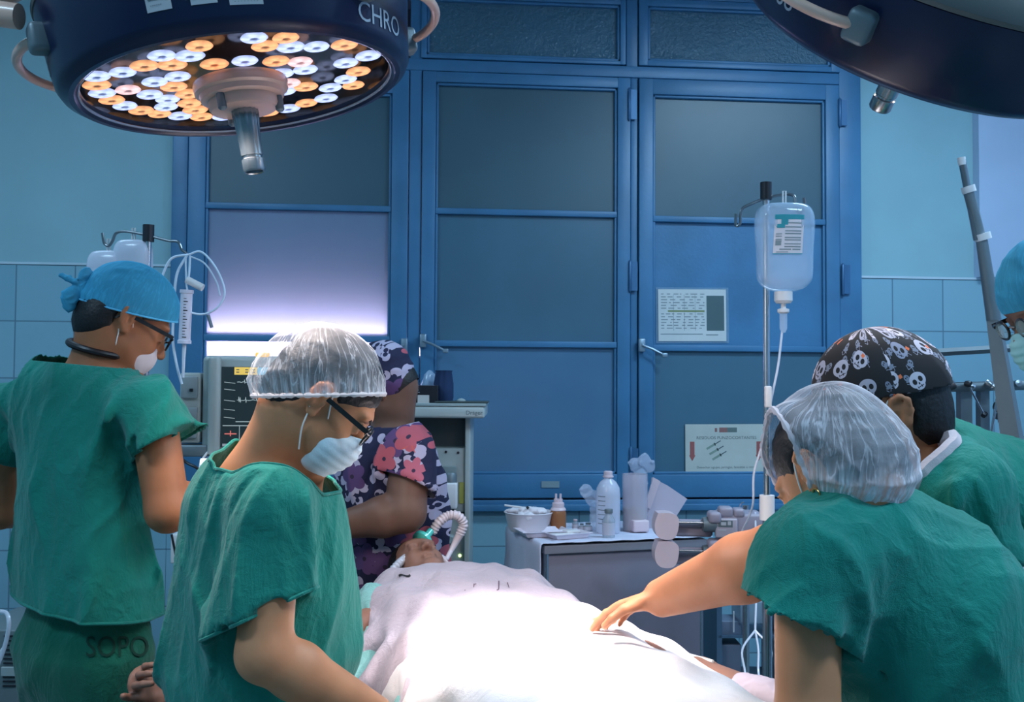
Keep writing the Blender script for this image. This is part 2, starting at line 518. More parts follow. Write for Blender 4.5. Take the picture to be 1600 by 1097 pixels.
def rim_tube(name, o, m, r, idx=0, wob=0.0, step=.006, off=None, near=None):
    lp = rim_loops(o)
    if near is not None: lp.sort(key=lambda l: np.linalg.norm(l.mean(0)-near)+(1 if len(l) < 20 else 0))
    if len(lp) <= idx: return None
    L = lp[idx]; d = np.r_[0, np.cumsum(np.linalg.norm(np.diff(np.vstack([L, L[:1]]), axis=0), axis=1))]; n = max(8, int(d[-1]/step))
    s_ = np.linspace(0, d[-1], n, endpoint=False); Q = np.stack([np.interp(s_, d, np.r_[L[:, i], L[:1, i]]) for i in range(3)], 1)
    for _ in range(2): Q = (np.roll(Q, 1, 0)+Q*2+np.roll(Q, -1, 0))/4
    if off is not None: Q = Q+np.asarray(off)
    rr = [r*(1+wob*math.sin(i*1.9)+wob*.6*math.sin(i*.7)) for i in range(n)]
    return MB().tube(list(Q), rr, 6, closed=True).build(name, m, o, smooth=True)
def sdfobj(name, s, h, m, parent, cuts=None, thick=0.0, MW=None, newton=2):
    V, F = s.mesh(h, newton=newton)
    if hasattr(s, 'mouths'): V, F = open_mouths(V, F, s.mouths, h)
    if cuts: V, F = cutmesh(V, F, cuts)
    o = link(name, V, F, m, parent, True, MW=MW)
    if thick: solid(o, thick)
    return o
# ---------------------------------------------------------------- materials of the room
BLUE = (0.055, 0.18, 0.33)
m_paint = mat('blue_paint', BLUE, 0.38, bump=(60, 0.15), var=0.12, vscale=3)
m_plaster = mat('pale_plaster', (0.27, 0.45, 0.50), 0.75, bump=(25, 0.12), var=0.05, vscale=2)
m_lilac = mat('pale_lilac_plaster', (0.42, 0.52, 0.68), 0.75, bump=(25, 0.12), var=0.05, vscale=2)
m_ceil = mat('ceiling_paint', (0.5, 0.58, 0.62), 0.85)
m_black = mat('black_plastic', (0.012, 0.014, 0.02), 0.35)
m_beige = mat('beige_enamel', (0.66, 0.42, 0.33), 0.32, coat=0.3)
m_white = mat('white_plastic', (0.72, 0.70, 0.70), 0.4)
m_grey = mat('grey_enamel', (0.30, 0.36, 0.36), 0.4, coat=0.2)
m_machine = mat('machine_enamel', (0.40, 0.44, 0.42), 0.4, coat=0.2)
m_steel = mat('brushed_steel', (0.55, 0.57, 0.6), 0.25, metal=1.0)
m_dsteel = mat('dark_steel', (0.22, 0.25, 0.27), 0.3, metal=0.9)
m_gstone = mat('dull_grey_metal', (0.16, 0.2, 0.22), 0.45, metal=0.4)
def tilemat():
    m = mat('wall_tiles', (0.22, 0.40, 0.47), 0.22, coat=0.2)
    nt = NT(m); (x, y, z), ob = coords(nt)
    br = nt.new('ShaderNodeTexBrick'); br.offset = 0.0; br.squash = 1.0
    br.inputs['Scale'].default_value = 1.0; br.inputs['Brick Width'].default_value = 0.285; br.inputs['Row Height'].default_value = 0.285
    br.inputs['Mortar Size'].default_value = 0.004; br.inputs['Mortar Smooth'].default_value = 0.3
    br.inputs['Color1'].default_value = (0.20, 0.38, 0.47, 1); br.inputs['Color2'].default_value = (0.24, 0.42, 0.50, 1)
    br.inputs['Mortar'].default_value = (0.12, 0.22, 0.28, 1)
    nt.t.links.new(comb(nt, x+y+0.09, z-(W(130, 415)[1] % 0.285), 0.0), br.inputs['Vector'])
    nt.t.links.new(br.outputs['Color'], bsdf(m).inputs['Base Color'])
    bp = nt.new('ShaderNodeBump'); bp.inputs['Strength'].default_value = 0.4; bp.inputs['Distance'].default_value = 0.003; bp.invert = True
    nt.t.links.new(br.outputs['Fac'], bp.inputs['Height']); nt.t.links.new(bp.outputs[0], bsdf(m).inputs['Normal'])
    return m
m_tile = tilemat()
def glassmat(name, col, trans, rough=0.3, bump=None):
    "obscured window glass: painted or frosted, lets some light through"
    m = mat(name, col, rough, bump=bump, var=0.08, vscale=1.5)
    if trans:
        nt = NT(m); t = nt.new('ShaderNodeBsdfTranslucent'); t.inputs[0].default_value = (0.85, 0.85, 0.95, 1)
        mx = nt.new('ShaderNodeMixShader'); mx.inputs[0].default_value = trans
        out = m.node_tree.nodes['Material Output']
        nt.t.links.new(bsdf(m).outputs[0], mx.inputs[1]); nt.t.links.new(t.outputs[0], mx.inputs[2]); nt.t.links.new(mx.outputs[0], out.inputs[0])
    return m
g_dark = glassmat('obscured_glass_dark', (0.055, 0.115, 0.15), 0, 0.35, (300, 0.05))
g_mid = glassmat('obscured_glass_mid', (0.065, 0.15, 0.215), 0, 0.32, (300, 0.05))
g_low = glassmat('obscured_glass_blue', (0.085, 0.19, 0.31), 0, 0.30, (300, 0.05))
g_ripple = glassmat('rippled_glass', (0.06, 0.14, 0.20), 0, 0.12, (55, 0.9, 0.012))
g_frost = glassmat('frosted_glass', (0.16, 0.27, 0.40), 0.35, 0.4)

# ---------------------------------------------------------------- room shell
def slab(name, lo, hi, m, parent=None, kind='structure', bev=0.0, **kw):
    lo = np.array(lo, float); hi = np.array(hi, float)
    return MB().box((lo+hi)/2, np.abs(hi-lo), bev=bev).build(name, m, parent, kind=None if parent else kind, smooth=bev > 0, **kw)
m_floor = mat('floor_tiles', (0.18, 0.24, 0.26), 0.35, var=0.15, vscale=4)
slab('floor', (XL, YB, -0.1), (XR, WY, 0), m_floor)
slab('ceiling', (XL, YB, CEIL), (XR, WY, CEIL+0.1), m_ceil)
OX0, _ = W(269, 400); OX1, _ = W(1342, 300)           # opening of the big window
_, OZ0 = W(800, 788); OZ1 = 3.62
TH = 0.16
tz = W(130, 415)[1]                                      # top of the tiles
def wall_back():
    b = MB()
    b.box(((XL+OX0)/2, WY+TH/2, CEIL/2), (OX0-XL, TH, CEIL))
    b.box(((XR+OX1)/2, WY+TH/2, CEIL/2), (XR-OX1, TH, CEIL))
    b.box(((OX0+OX1)/2, WY+TH/2, OZ0/2), (OX1-OX0, TH, OZ0))
    b.box(((OX0+OX1)/2, WY+TH/2, (OZ1+CEIL)/2), (OX1-OX0, TH, CEIL-OZ1))
    b.build('wall_back', m_plaster, kind='structure')
    # tiled dado, one panel per side of the window and one under it
    t = MB()
    t.box(((XL+OX0)/2, WY-0.006, tz/2), (OX0-XL-0.004, 0.012, tz))
    t.box(((XR+OX1)/2, WY-0.006, tz/2), (XR-OX1-0.004, 0.012, tz))
    t.box(((OX0+OX1)/2, WY-0.006, (OZ0-0.02)/2), (OX1-OX0, 0.012, OZ0-0.02))
    t.build('trim_1', m_tile, kind='structure')
    c = MB()
    mc = mat('tile_cap', (0.5, 0.6, 0.66), 0.3)
    c.box(((XL+OX0)/2, WY-0.008, tz+0.006), (OX0-XL-0.004, 0.020, 0.012))
    c.box(((XR+OX1)/2, WY-0.008, tz+0.006), (XR-OX1-0.004, 0.020, 0.012))
    c.build('trim_2', mc, kind='structure')
wall_back()
slab('wall_left', (XL-0.1, YB, 0), (XL, WY, CEIL), m_plaster)
slab('wall_right', (XR, YB, 0), (XR+0.1, WY, CEIL), m_lilac)
slab('wall_front', (XL, YB-0.1, 0), (XR, YB, CEIL), m_plaster)
px0, _ = W(1521, 350)
slab('trim_3', (px0, WY-0.06, tz+0.012), (XR, WY-0.001, CEIL), m_lilac)      # shallow pier on the right

# ---------------------------------------------------------------- the big blue window wall
def bar(b, x0, z0, x1, z1, y0, y1): b.box(((x0+x1)/2, (y0+y1)/2, (z0+z1)/2), (abs(x1-x0), abs(y1-y0), abs(z1-z0)), bev=0.004)
FY = WY-0.03                                             # front plane of the fixed frame
def X(px, py=400): return W(px, py, WY-0.02)[0]
def Z(px, py): return W(px, py, WY-0.02)[1]
fr = MB()
bar(fr, OX0, OZ0, X(292), OZ1, FY, WY+0.1)                                     # left post
bar(fr, X(638), OZ0, X(657), OZ1, FY, WY+0.1); bar(fr, X(978, 60), Z(980, 108), X(996, 60), OZ1, FY, WY+0.1)
bar(fr, X(985), OZ0, X(996), Z(985, 108), FY+0.006, WY+0.1)
bar(fr, X(1311), OZ0, OX1, OZ1, FY, WY+0.1)
zt0, zt1 = Z(800, 116), Z(800, 98)
bar(fr, X(292), zt0, X(1311), zt1, FY-0.004, WY+0.1)                           # transom rail
bar(fr, X(292), OZ0, X(1311), Z(800, 781), FY-0.006, WY+0.1)                    # sill rail
bar(fr, OX0-0.01, OZ0-0.03, OX1+0.01, OZ0+0.004, FY-0.03, WY)                   # sill nosing
bar(fr, X(292), OZ1-0.06, X(1311), OZ1, FY, WY+0.1)
fo = fr.build('trim_4', m_paint, kind='structure', smooth=True)
def window(idx, xa, xb, za, zb, stile, top, bot, rows, panes, proud=0.012):
    "a casement: frame with muntins at rows (z values, top to bottom) and one pane material per light"
    r = bpy.data.objects.new('window_%d' % idx, None); COL.objects.link(r); place(r, None, Matrix.Translation((xa, WY, za))); r['kind'] = 'structure'
    b = MB(); y0, y1 = FY-proud, FY+0.05
    g = 0.004
    xa += g; xb -= g; za += g; zb -= g
    bar(b, xa, za, xa+stile, zb, y0, y1); bar(b, xb-stile, za, xb, zb, y0, y1)
    bar(b, xa+stile-.003, zb-top, xb-stile+.003, zb, y0+.001, y1); bar(b, xa+stile-.003, za, xb-stile+.003, za+bot, y0+.001, y1)
    # glazing bead
    for (x0, z0, x1, z1) in ((xa+stile, za+bot, xa+stile+.014, zb-top), (xb-stile-.014, za+bot, xb-stile, zb-top),
                             (xa+stile, zb-top-.014, xb-stile, zb-top), (xa+stile, za+bot, xb-stile, za+bot+.014)):
        bar(b, x0, z0, x1, z1, y0+0.012, y1)
    for z in rows: bar(b, xa+stile, z-0.016, xb-stile, z+0.016, y0+0.006, y1)
    b.build('window_frame', m_paint, r, smooth=True)
    zs = [zb-top]+list(rows)+[za+bot]
    for i, pm in enumerate(panes):
        a, c = zs[i], zs[i+1]
        MB().box(((xa+xb)/2, y0+0.034, (a+c)/2), (xb-xa-2*stile+0.01, 0.006, a-c-0.004)).build('window_pane', pm, r)
    return r
zb_, za_ = zt0-0.0, Z(800, 779)
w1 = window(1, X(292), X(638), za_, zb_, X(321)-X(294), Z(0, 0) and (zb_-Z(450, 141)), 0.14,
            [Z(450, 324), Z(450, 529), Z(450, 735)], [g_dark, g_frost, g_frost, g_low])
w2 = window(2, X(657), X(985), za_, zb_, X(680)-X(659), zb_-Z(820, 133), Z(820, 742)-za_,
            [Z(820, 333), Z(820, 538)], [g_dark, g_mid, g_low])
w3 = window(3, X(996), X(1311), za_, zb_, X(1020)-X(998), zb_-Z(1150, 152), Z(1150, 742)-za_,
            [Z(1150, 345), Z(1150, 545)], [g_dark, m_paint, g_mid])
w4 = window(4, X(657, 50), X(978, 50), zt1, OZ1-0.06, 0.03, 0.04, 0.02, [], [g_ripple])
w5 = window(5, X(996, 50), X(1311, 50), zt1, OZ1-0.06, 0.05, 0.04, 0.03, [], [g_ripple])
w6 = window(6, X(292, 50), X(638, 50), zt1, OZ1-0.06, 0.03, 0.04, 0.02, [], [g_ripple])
m_seam = mat('old_brass_paint', (0.05, 0.14, 0.27), 0.35, metal=0.3)
def hinge(win, px, py0, py1):
    x = X(px, (py0+py1)/2); a, b = Z(px, py0), Z(px, py1)
    h = MB(); fr_ = frame((x, FY-0.016, b))
    h.lathe([(0.0001, -0.012), (0.006, -0.006), (0.009, 0), (0.009, (a-b)), (0.006, (a-b)+.006), (0.0001, (a-b)+.012)], fr_, 12)
    h.box((x+0.02, FY-0.013, (a+b)/2), (0.04, 0.006, (a-b)))
    h.build('hinge', m_seam, win, smooth=True)
hinge(w2, 982, 142, 188); hinge(w2, 983, 410, 455); hinge(w2, 984, 700, 738)
hinge(w3, 1309, 158, 198); hinge(w3, 1314, 415, 460)
def latch(win, px, py, s):
    c = np.array([X(px, py), FY-0.03, Z(px, py)]); b = MB()
    b.box(c, (0.035, 0.03, 0.07), bev=0.006); b.tube([c+[0, -.015, 0], c+[s*0.05, -.03, -0.02], c+[s*0.11, -.03, -0.05]], 0.007, 8)
    b.box(c+[s*0.115, -0.03, -0.052], (0.03, 0.016, 0.022), bev=0.004)
    b.build('latch', mat('latch_metal', (0.3, 0.38, 0.45), 0.3, metal=0.6) , win, smooth=True)
latch(w1, 632, 540, -1); latch(w2, 661, 533, 1); latch(w3, 1000, 540, 1)
# the glowing tube lamp behind the frosted light, in the space outside
bx = bpy.data.objects.new('trim_5', None); COL.objects.link(bx); place(bx, None, Matrix.Translation((0, WY+TH, 1))); bx['kind'] = 'structure'
mbk = mat('outer_space_wall', (0.16, 0.20, 0.26), 0.8)
MB().box(((OX0+OX1)/2, WY+0.9, 1.9), (OX1-OX0+0.3, 0.05, 3.9)).build('back_panel', mbk, bx)
for x in (OX0-0.12, OX1+0.12): MB().box((x, WY+0.53, 1.9), (0.05, 0.72, 3.9)).build('side_panel', mbk, bx)
for z in (-0.03, 3.83): MB().box(((OX0+OX1)/2, WY+0.53, z), (OX1-OX0+0.3, 0.72, 0.05)).build('end_panel', mbk, bx)
tl = thing('tube_lamp', (-1.22, WY+0.16, 1.65), 'bright white tube lamp glowing behind the frosted left window pane', 'lamp')
gx0, gx1, gz = X(325), X(610), Z(450, 545)
MB().tube([(gx0, WY+0.15, gz), (gx1, WY+0.15, gz)], 0.016, 12).build('tube', mat('lit_tube', (1, 1, 1), 0.5, emit=(0.95, 0.85, 1.0), estr=25), tl)
MB().box(((gx0+gx1)/2, WY+0.19, gz), (gx1-gx0+0.1, 0.04, 0.07), bev=0.008).build('batten', m_white, tl)
for s in (gx0, gx1): MB().box((s, WY+0.165, gz), (0.02, 0.05, 0.05)).build('bracket', m_white, tl)
MB().box(((gx0+gx1)/2, WY+0.54, gz), (0.04, 0.66, 0.04)).build('arm', m_white, tl)
bpy.data.objects['window_glow_light'].location = ((gx0+gx1)/2, WY+0.12, gz+0.0)

# ceiling luminaires
for i, (x, y) in enumerate(CEIL_LIGHTS):
    t = thing('ceiling_light', (x, y, CEIL-0.09), 'recessed fluorescent ceiling light, out of view above', 'light', 'ceiling lights')
    MB().box((x, y, CEIL-0.04), (1.25, 0.6, 0.078), bev=0.01).build('housing', m_white, t)
    MB().box((x, y, CEIL-0.083), (1.15, 0.5, 0.006)).build('diffuser', mat('lit_diffuser', (0.9, 0.9, 0.9), 0.5, emit=(0.4, 0.7, 1.0), estr=2.0), t)

# ---------------------------------------------------------------- notices on the window
m_paper = mat('white_paper', (0.62, 0.62, 0.60), 0.6)
m_ink = mat('grey_ink', (0.10, 0.13, 0.14), 0.7)
m_ink2 = mat('faded_ink', (0.24, 0.28, 0.29), 0.7)
def sheetfr(p00, p10, p01, y):
    "frame on the wall plane from pixel corners (bottom left, bottom right, top left); returns frame, width, height"
    a = W(*p00, y); b = W(*p10, y); c = W(*p01, y)
    o = np.array([a[0], y, a[1]]); x = np.array([b[0]-a[0], 0, b[1]-a[1]]); w = np.linalg.norm(x)
    h = math.hypot(c[0]-a[0], c[1]-a[1]); return frame(o, x, (0, -1, 0)), w, h
def rect(mb, fr, x, y, w, h, lift=0.0006):
    mb.prism([(x, y), (x+w, y), (x+w, y+h), (x, y+h)], fr@np.array([[1, 0, 0, 0], [0, 1, 0, 0], [0, 0, 1, lift], [0, 0, 0, 1]]), 0.0004)
yp = FY+0.034-0.018-0.006
fr1, w_, h_ = sheetfr((1029, 533), (1135, 533), (1028, 452), yp)
t = thing('notice_sheet', fr1[:3, 3], 'white printed timetable in a clear sleeve taped to the blue window panel', 'notice')
b = MB(); rect(b, fr1, 0, 0, w_, h_, 0); b.build('sheet', m_paper, t)
b = MB(); rect(b, fr1, -0.012, -0.01, w_+0.026, h_+0.02, -0.001)
b.build('clear_sleeve', mat('sleeve_film', (0.35, 0.5, 0.62), 0.15, alpha=0.25), t)
b = MB(); rs = random.Random(3)
for r in range(13):
    yy = h_*(0.90-0.055*r); x = 0.04*w_
    while x < 0.66*w_:
        l = w_*rs.uniform(0.02, 0.10)
        if r != 6: rect(b, fr1, x, yy, min(l, 0.68*w_-x), h_*0.018)
        x += l+w_*rs.uniform(0.02, 0.07)
for x in (0.22, 0.38, 0.54): rect(b, fr1, x*w_, 0.2*h_, 0.004*w_, 0.7*h_)
rect(b, fr1, 0.03*w_, 0.125*h_, 0.62*w_, 0.018*h_); rect(b, fr1, 0.70*w_, 0.11*h_, 0.18*w_, 0.02*h_)
b.build('print', m_ink2, t)
b = MB(); rect(b, fr1, 0.14*w_, 0.56*h_, 0.54*w_, 0.035*h_); b.build('green_rule', mat('olive_ink', (0.22, 0.27, 0.12), .7), t)
b = MB(); rect(b, fr1, 0.71*w_, 0.20*h_, 0.26*w_, 0.68*h_); b.build('dark_block', mat('dark_print', (0.07, 0.12, 0.13), .5), t)
fr2, w_, h_ = sheetfr((1071, 739), (1197, 738), (1069, 663), yp)
t = thing('sharps_notice', fr2[:3, 3], 'cream sharps waste notice with red arrows and drawn syringes on the glass', 'notice')
b = MB(); rect(b, fr2, 0, 0, w_, h_, 0); b.build('sheet', mat('cream_paper', (0.52, 0.53, 0.47), 0.6), t)
b = MB(); s_ = h_*0.085
Vt, Ft = textmesh('RESIDUOS PUNZOCORTANTES', s_, 'CENTER'); wd_ = np.ptp(Vt[:, 0]); k = 0.74*w_/wd_
def ftr(fr, x, y, z=0.0008): return fr@np.array([[1, 0, 0, x], [0, 1, 0, y], [0, 0, 1, z], [0, 0, 0, 1.]])
text(b, 'RESIDUOS PUNZOCORTANTES', s_, ftr(fr2, 0.51*w_, 0.69*h_), 'CENTER', sx=k)
Vt, Ft = textmesh('Desechar agujas, jeringas, lancetas u otros', s_*0.8, 'CENTER'); k = 0.74*w_/np.ptp(Vt[:, 0])
b.build('heading_print', m_ink, t); b = MB()
text(b, 'Desechar agujas, jeringas, lancetas u otros', s_*0.8, ftr(fr2, 0.51*w_, 0.09*h_), 'CENTER', sx=k)
b.build('footer_print', m_ink, t)
for x in (0.085, 0.91):
    x *= w_; a = 0.028*w_
    b = MB(); b.prism([(x-a, .64*h_), (x-a, .36*h_), (x-a*1.4, .36*h_), (x, .24*h_), (x+a*1.4, .36*h_), (x+a, .36*h_), (x+a, .64*h_)], ftr(fr2, 0, 0), 0.0004)
    b.build('red_arrow', mat('red_ink', (0.35, 0.10, 0.09), .6), t)
b = MB(); b2 = MB()
for i in range(3):
    x0, y0 = (0.27+0.035*i)*w_, (0.47-0.11*i)*h_
    ca, sa = math.cos(.52), math.sin(.52); f = ftr(fr2, x0, y0)@np.array([[ca, -sa, 0, 0], [sa, ca, 0, 0], [0, 0, 1, 0], [0, 0, 0, 1.]])
    L = 0.2*w_; rect(b2, f, 0, 0, L*.6, .045*h_, 0); rect(b, f, L*.6, .012*h_, L*.4, .02*h_, 0); rect(b, f, L*.55, -.01*h_, L*.06, .065*h_, 0)
b.build('syringe_tips', m_ink, t); b2.build('syringe_barrels', mat('pale_green_ink', (0.25, 0.33, 0.27), .6), t)
b = MB(); rect(b, fr2, .42*w_, .83*h_, .1*w_, .1*h_, .0005); rect(b, fr2, .365*w_, .84*h_, .03*w_, .08*h_, .0005); b.build('red_crest', mat('crest_red', (0.30, 0.13, 0.12), .6), t)
b = MB(); rect(b, fr2, .52*w_, .83*h_, .12*w_, .1*h_, .0005); b.build('grey_crest', mat('crest_grey', (0.13, 0.17, 0.16), .6), t)
fr3, w_, h_ = sheetfr((846, 762), (874, 762), (846, 752), FY-0.0145)
b = MB(); rect(b, fr3, 0, 0, w_, h_); tag(b.build('tape_label', mat('grey_tape', (0.25, 0.33, 0.36), .6)), 'small worn paper label stuck to the bottom rail of the middle window', 'label')
# ---------------------------------------------------------------- surgical lamps
m_navy = mat('navy_lacquer', (0.006, 0.012, 0.045), 0.30, spec=.35, coat=0.12)
m_lid = mat('grey_beige_lid', (0.10, 0.11, 0.11), 0.55)
m_recess = mat('black_reflector', (0.006, 0.006, 0.008), 0.12)
m_sticker = mat('sticker_white', (0.42, 0.43, 0.46), 0.5)
m_letters = mat('grey_lettering', (0.32, 0.38, 0.45), 0.4)
m_clear = mat('clear_cover', (0.02, 0.02, 0.02), 0.03, alpha=0.10)
def ledmat(name, c, e):
    m = mat(name, c, 0.3); nt = NT(m); (x, y, z), ob = coords(nt, 'Object')
    r = (x*x+y*y).sqrt(); ang = y.atan2(x)
    w = (noise(nt, ob, 90, 2)*0.6+(ang*5.0).sin()*0.15+0.65)
    rad = r.smooth(0.0045, 0.010)*(1.0-r.smooth(0.020, 0.0255)*0.35)
    st = rad*w
    em = bsdf(m).inputs['Emission Strength']; nt.t.links.new((st*e).k, em)
    bsdf(m).inputs['Emission Color'].default_value = (*c, 1)
    return m
m_ledw = ledmat('lit_white_led', (0.50, 0.60, 1.0), 1.5)
m_ledo = ledmat('lit_warm_led', (1.0, 0.45, 0.20), 1.3)
m_ledp = ledmat('lit_pink_led', (1.0, 0.62, 0.62), 1.3)
def bandtext(mb, txt, size, FRM, az, rfun, zc, flip=False, sp=1.0):
    "letters wrapped round the outer band; az = azimuth of the text centre"
    V, F = textmesh(txt, size, 'CENTER'); V = V*[sp, 1, 1]
    V[:, 1] -= size*0.35
    out = []
    for x, y, _ in V:
        z = zc-y; r = rfun(z)+0.0012; a = az-x/r
        out.append((r*math.cos(a), r*math.sin(a), z))
    mb.add(np.array(out)@FRM[:3, :3].T+FRM[:3, 3], F)
def surgical_lamp(c, n, xdir, label, leds, rails, texts, stickers, armto, scale=1.0, hs=1.0):
    # frame: z = light direction (down), x = xdir
    f = frame(c, xdir, n); t = thing('surgical_lamp', c, label, 'surgical lamp')
    s = scale
    band = [(0.335, 0.0), (0.343, -0.004), (0.350, -0.016), (0.366, -0.135), (0.367, -0.150)]
    def rf(z): return np.interp(-z/s, [0, 0.004, 0.016, 0.135, 0.150], [r*s for r, _ in band])
    sc = lambda pr: [(r*s, z*s) for r, z in pr]
    MB().lathe(sc([(0.306, -0.012), (0.310, 0.0), (0.318, 0.006), (0.328, 0.006), (0.335, 0.0)]+band[1:]+[(0.360, -0.152)]), f, 128).build('rim_band', m_navy, t, smooth=True)
    MB().lathe(sc([(0.360, -0.150), (0.369, -0.152), (0.371, -0.160), (0.366, -0.172), (0.345, -0.20), (0.30, -0.228), (0.20, -0.25), (0.0001, -0.256)]), f, 128).build('lid', m_lid, t, smooth=True)
    MB().lathe(sc([(0.309, -0.002), (0.306, -0.05), (0.0001, -0.05)]), f, 96).build('reflector', m_recess, t, smooth=True)
    MB().lathe(sc([(0.0001, -0.004), (0.300, -0.004), (0.309, -0.003)]), f, 96).build('cover_glass', m_clear, t, smooth=True)
    MB().lathe(sc([(0.307, -0.0015), (0.3085, 0.0015), (0.311, 0.002)]), f, 128).build('rim_line', mat('rim_glint', (0.5, 0.5, 0.55), 0.2, metal=.6), t, smooth=True)
    hub = MB()
    hub.lathe(sc([(0.06, -0.014), (0.094, -0.012), (0.096, -0.006), (0.094, 0.008), (0.086, 0.012), (0.084, 0.022), (0.078, 0.025), (0.0001, 0.025)]), f, 64)
    hub.build('hub_plate', m_beige, t, smooth=True)
    MB().lathe(sc([(0.070, 0.024), (0.070, 0.040), (0.066, 0.046), (0.0001, 0.048)]), f, 64).build('hub_cap', m_beige, t, smooth=True)
    for k in range(3):
        a = 2*PI*k/3+0.4+PI/2
        MB().lathe(sc([(0.007, 0.02), (0.009, 0.03), (0.009, 0.054), (0.005, 0.058), (0.0001, 0.058)]), f@np.array([[1, 0, 0, .071*s*math.cos(a)], [0, 1, 0, .071*s*math.sin(a)], [0, 0, 1, 0], [0, 0, 0, 1.]]), 16).build('hub_screw', m_gstone, t, smooth=True)
    h = MB(); fn = lambda a, z: 1+(0.045*math.cos(a*14) if z < 0.105*s else 0)
    h.lathe([(r*s*hs, z*s*hs) for r, z in ([(0.0001, 0.046), (0.026, 0.046), (0.027, 0.055), (0.0255, 0.07), (0.023, 0.105), (0.022, 0.135), (0.022, 0.142), (0.0195, 0.144), (0.0195, 0.148), (0.0225, 0.150), (0.0225, 0.172), (0.020, 0.176), (0.017, 0.174), (0.016, 0.166), (0.0001, 0.164)])], f, 84, fn=fn)
    h.build('handle', m_steel if False else mat('handle_metal', (0.30, 0.34, 0.36), 0.25, metal=0.95), t, smooth=True)
    LQ = np.array([(np.linalg.inv(f)@np.append(p, 1))[:2] for _, p in leds])/s
    for _ in range(60):                                    # keep the lenses clear of one another, the hub and the rim
        for i in range(len(LQ)):
            dl = LQ[i]-LQ; dd = np.linalg.norm(dl, axis=1); dd[i] = 9; j = dd < .051
            if j.any(): LQ[i] += (dl[j]/(dd[j, None]+1e-6)*(.051-dd[j, None])).sum(0)*.5
            rr_ = np.linalg.norm(LQ[i])+1e-9; LQ[i] *= min(max(rr_, .085), .274)/rr_
    for (kind, p), lq in zip(leds, LQ):
        q = lq*s
        r = 0.0262*random.uniform(.9, 1.03)
        mw = f@np.array([[1, 0, 0, q[0]], [0, 1, 0, q[1]], [0, 0, 1, -0.022], [0, 0, 0, 1.]])
        b = MB().lathe([(0.0001, 0.000), (r*0.25, 0.0005), (r*0.35, 0.002), (r*0.9, 0.001), (r, -0.001), (r*0.9, -0.004), (0.0001, -0.004)], mw, 24)
        b.build('led_lens', {'W': m_ledw, 'O': m_ledo, 'P': m_ledp}[kind], t, smooth=True, MW=mw)
    for az, span, bul in rails:
        pts = []
        for k in range(25):
            u = k/24; a = az+(u-.5)*span
            r = 0.362+bul*math.sin(PI*min(1, max(0, u)))**0.55
            pts.append(np.array([r*math.cos(a), r*math.sin(a), -0.085-0.0*u])*s)
        pts = [p@f[:3, :3].T+f[:3, 3] for p in pts]
        MB().tube(pts, 0.0095*s, 14).build('grab_rail', m_beige, t, smooth=True)
        for u in (0, 24):
            fb = frame(pts[u], pts[u]-c, n)
            MB().box((0.0, 0, 0), (0.05*s, 0.045*s, 0.055*s), fb, bev=0.01).build('rail_bracket', m_gstone, t, smooth=True)
    for txt, size, az, zc, sp in texts:
        b = MB(); bandtext(b, txt, size*s, f, az, rf, zc*s, sp=sp); b.build('lettering', m_letters, t)
    for az, wd, z0, z1, kind in stickers:
        st = MB(); V = []; F = []; N = 8
        for k in range(N+1):
            a = az+(k/N-.5)*wd
            for z in (z0, z1):
                r = rf(z*s)+0.001; V.append((r*math.cos(a), r*math.sin(a), z*s))
        F = [(2*k, 2*k+2, 2*k+3, 2*k+1) for k in range(N)]
        st.add(np.array(V)@f[:3, :3].T+f[:3, 3], F); o = st.build('sticker', m_sticker, t); solid(o, 0.0006, 0)
        pr = MB(); hz = abs(z1-z0); zc = (z0+z1)/2; W2 = wd*0.35
        if kind == 'number':
            bandtext(pr, 'N\u00b0 31612', hz*0.36, f, az, lambda z: rf(z)+0.001, zc-hz*0.02, sp=1.0)
            bandtext(pr, 'INVENTARIO 2012', hz*0.17, f, az, lambda z: rf(z)+0.001, zc+hz*0.26, sp=1.2)
        elif kind == 'bar':
            for k in range(10): bandtext(pr, '|', hz*0.42, f, az-wd*0.06+wd*0.045*k, lambda z: rf(z)+0.001, zc-hz*0.2, sp=1.9 if k % 3 else 3.2)
            bandtext(pr, '+', hz*0.9, f, az-wd*0.27, lambda z: rf(z)+0.001, zc-hz*0.10)
            bandtext(pr, '------', hz*0.3, f, az+wd*0.1, lambda z: rf(z)+0.001, zc+hz*0.25)
        else:
            bandtext(pr, 'CE', hz*0.30, f, az-wd*0.28, lambda z: rf(z)+0.001, zc+hz*0.05)
            bandtext(pr, '\u25a0' if False else 'm', hz*0.25, f, az+wd*0.36, lambda z: rf(z)+0.001, zc+hz*0.05)
            bandtext(pr, '- - - - - - - -', hz*0.2, f, az, lambda z: rf(z)+0.001, zc+hz*0.4)
        pr.build('sticker_print', m_ink, o)
    # yoke and suspension
    for sg in (-1,):
        p0 = c-n*0.25*s; p1 = np.array(armto, float)
        MB().lathe([(0.0001, -0.33), (0.05, -0.33), (0.06, -0.30), (0.06, -0.235), (0.0001, -0.235)], f, 32).build('swivel_joint', m_beige, t, smooth=True)
        q = c-n*0.30; k = q+np.array([0, 0, 0.22])
        MB().tube(spline([q, (q+k)/2+C(.02, 0, 0), k, k*0.3+p1*0.7*np.array([1, 1, 0])+np.array([0, 0, k[2]*0.7+0.1]), np.array([p1[0], p1[1], CEIL-0.6])], 8), 0.035, 16).build('spring_arm', m_beige, t, smooth=True)
        MB().tube([np.array([p1[0], p1[1], CEIL-0.66]), np.array([p1[0], p1[1], CEIL])], 0.05, 20).build('ceiling_column', m_beige, t, smooth=True)
    return t, f
def onplane(px, py, c, n):
    r = ray(px, py); return CAMO+r*(((c-CAMO)@n)/(r@n))
Z_ = 0.4375
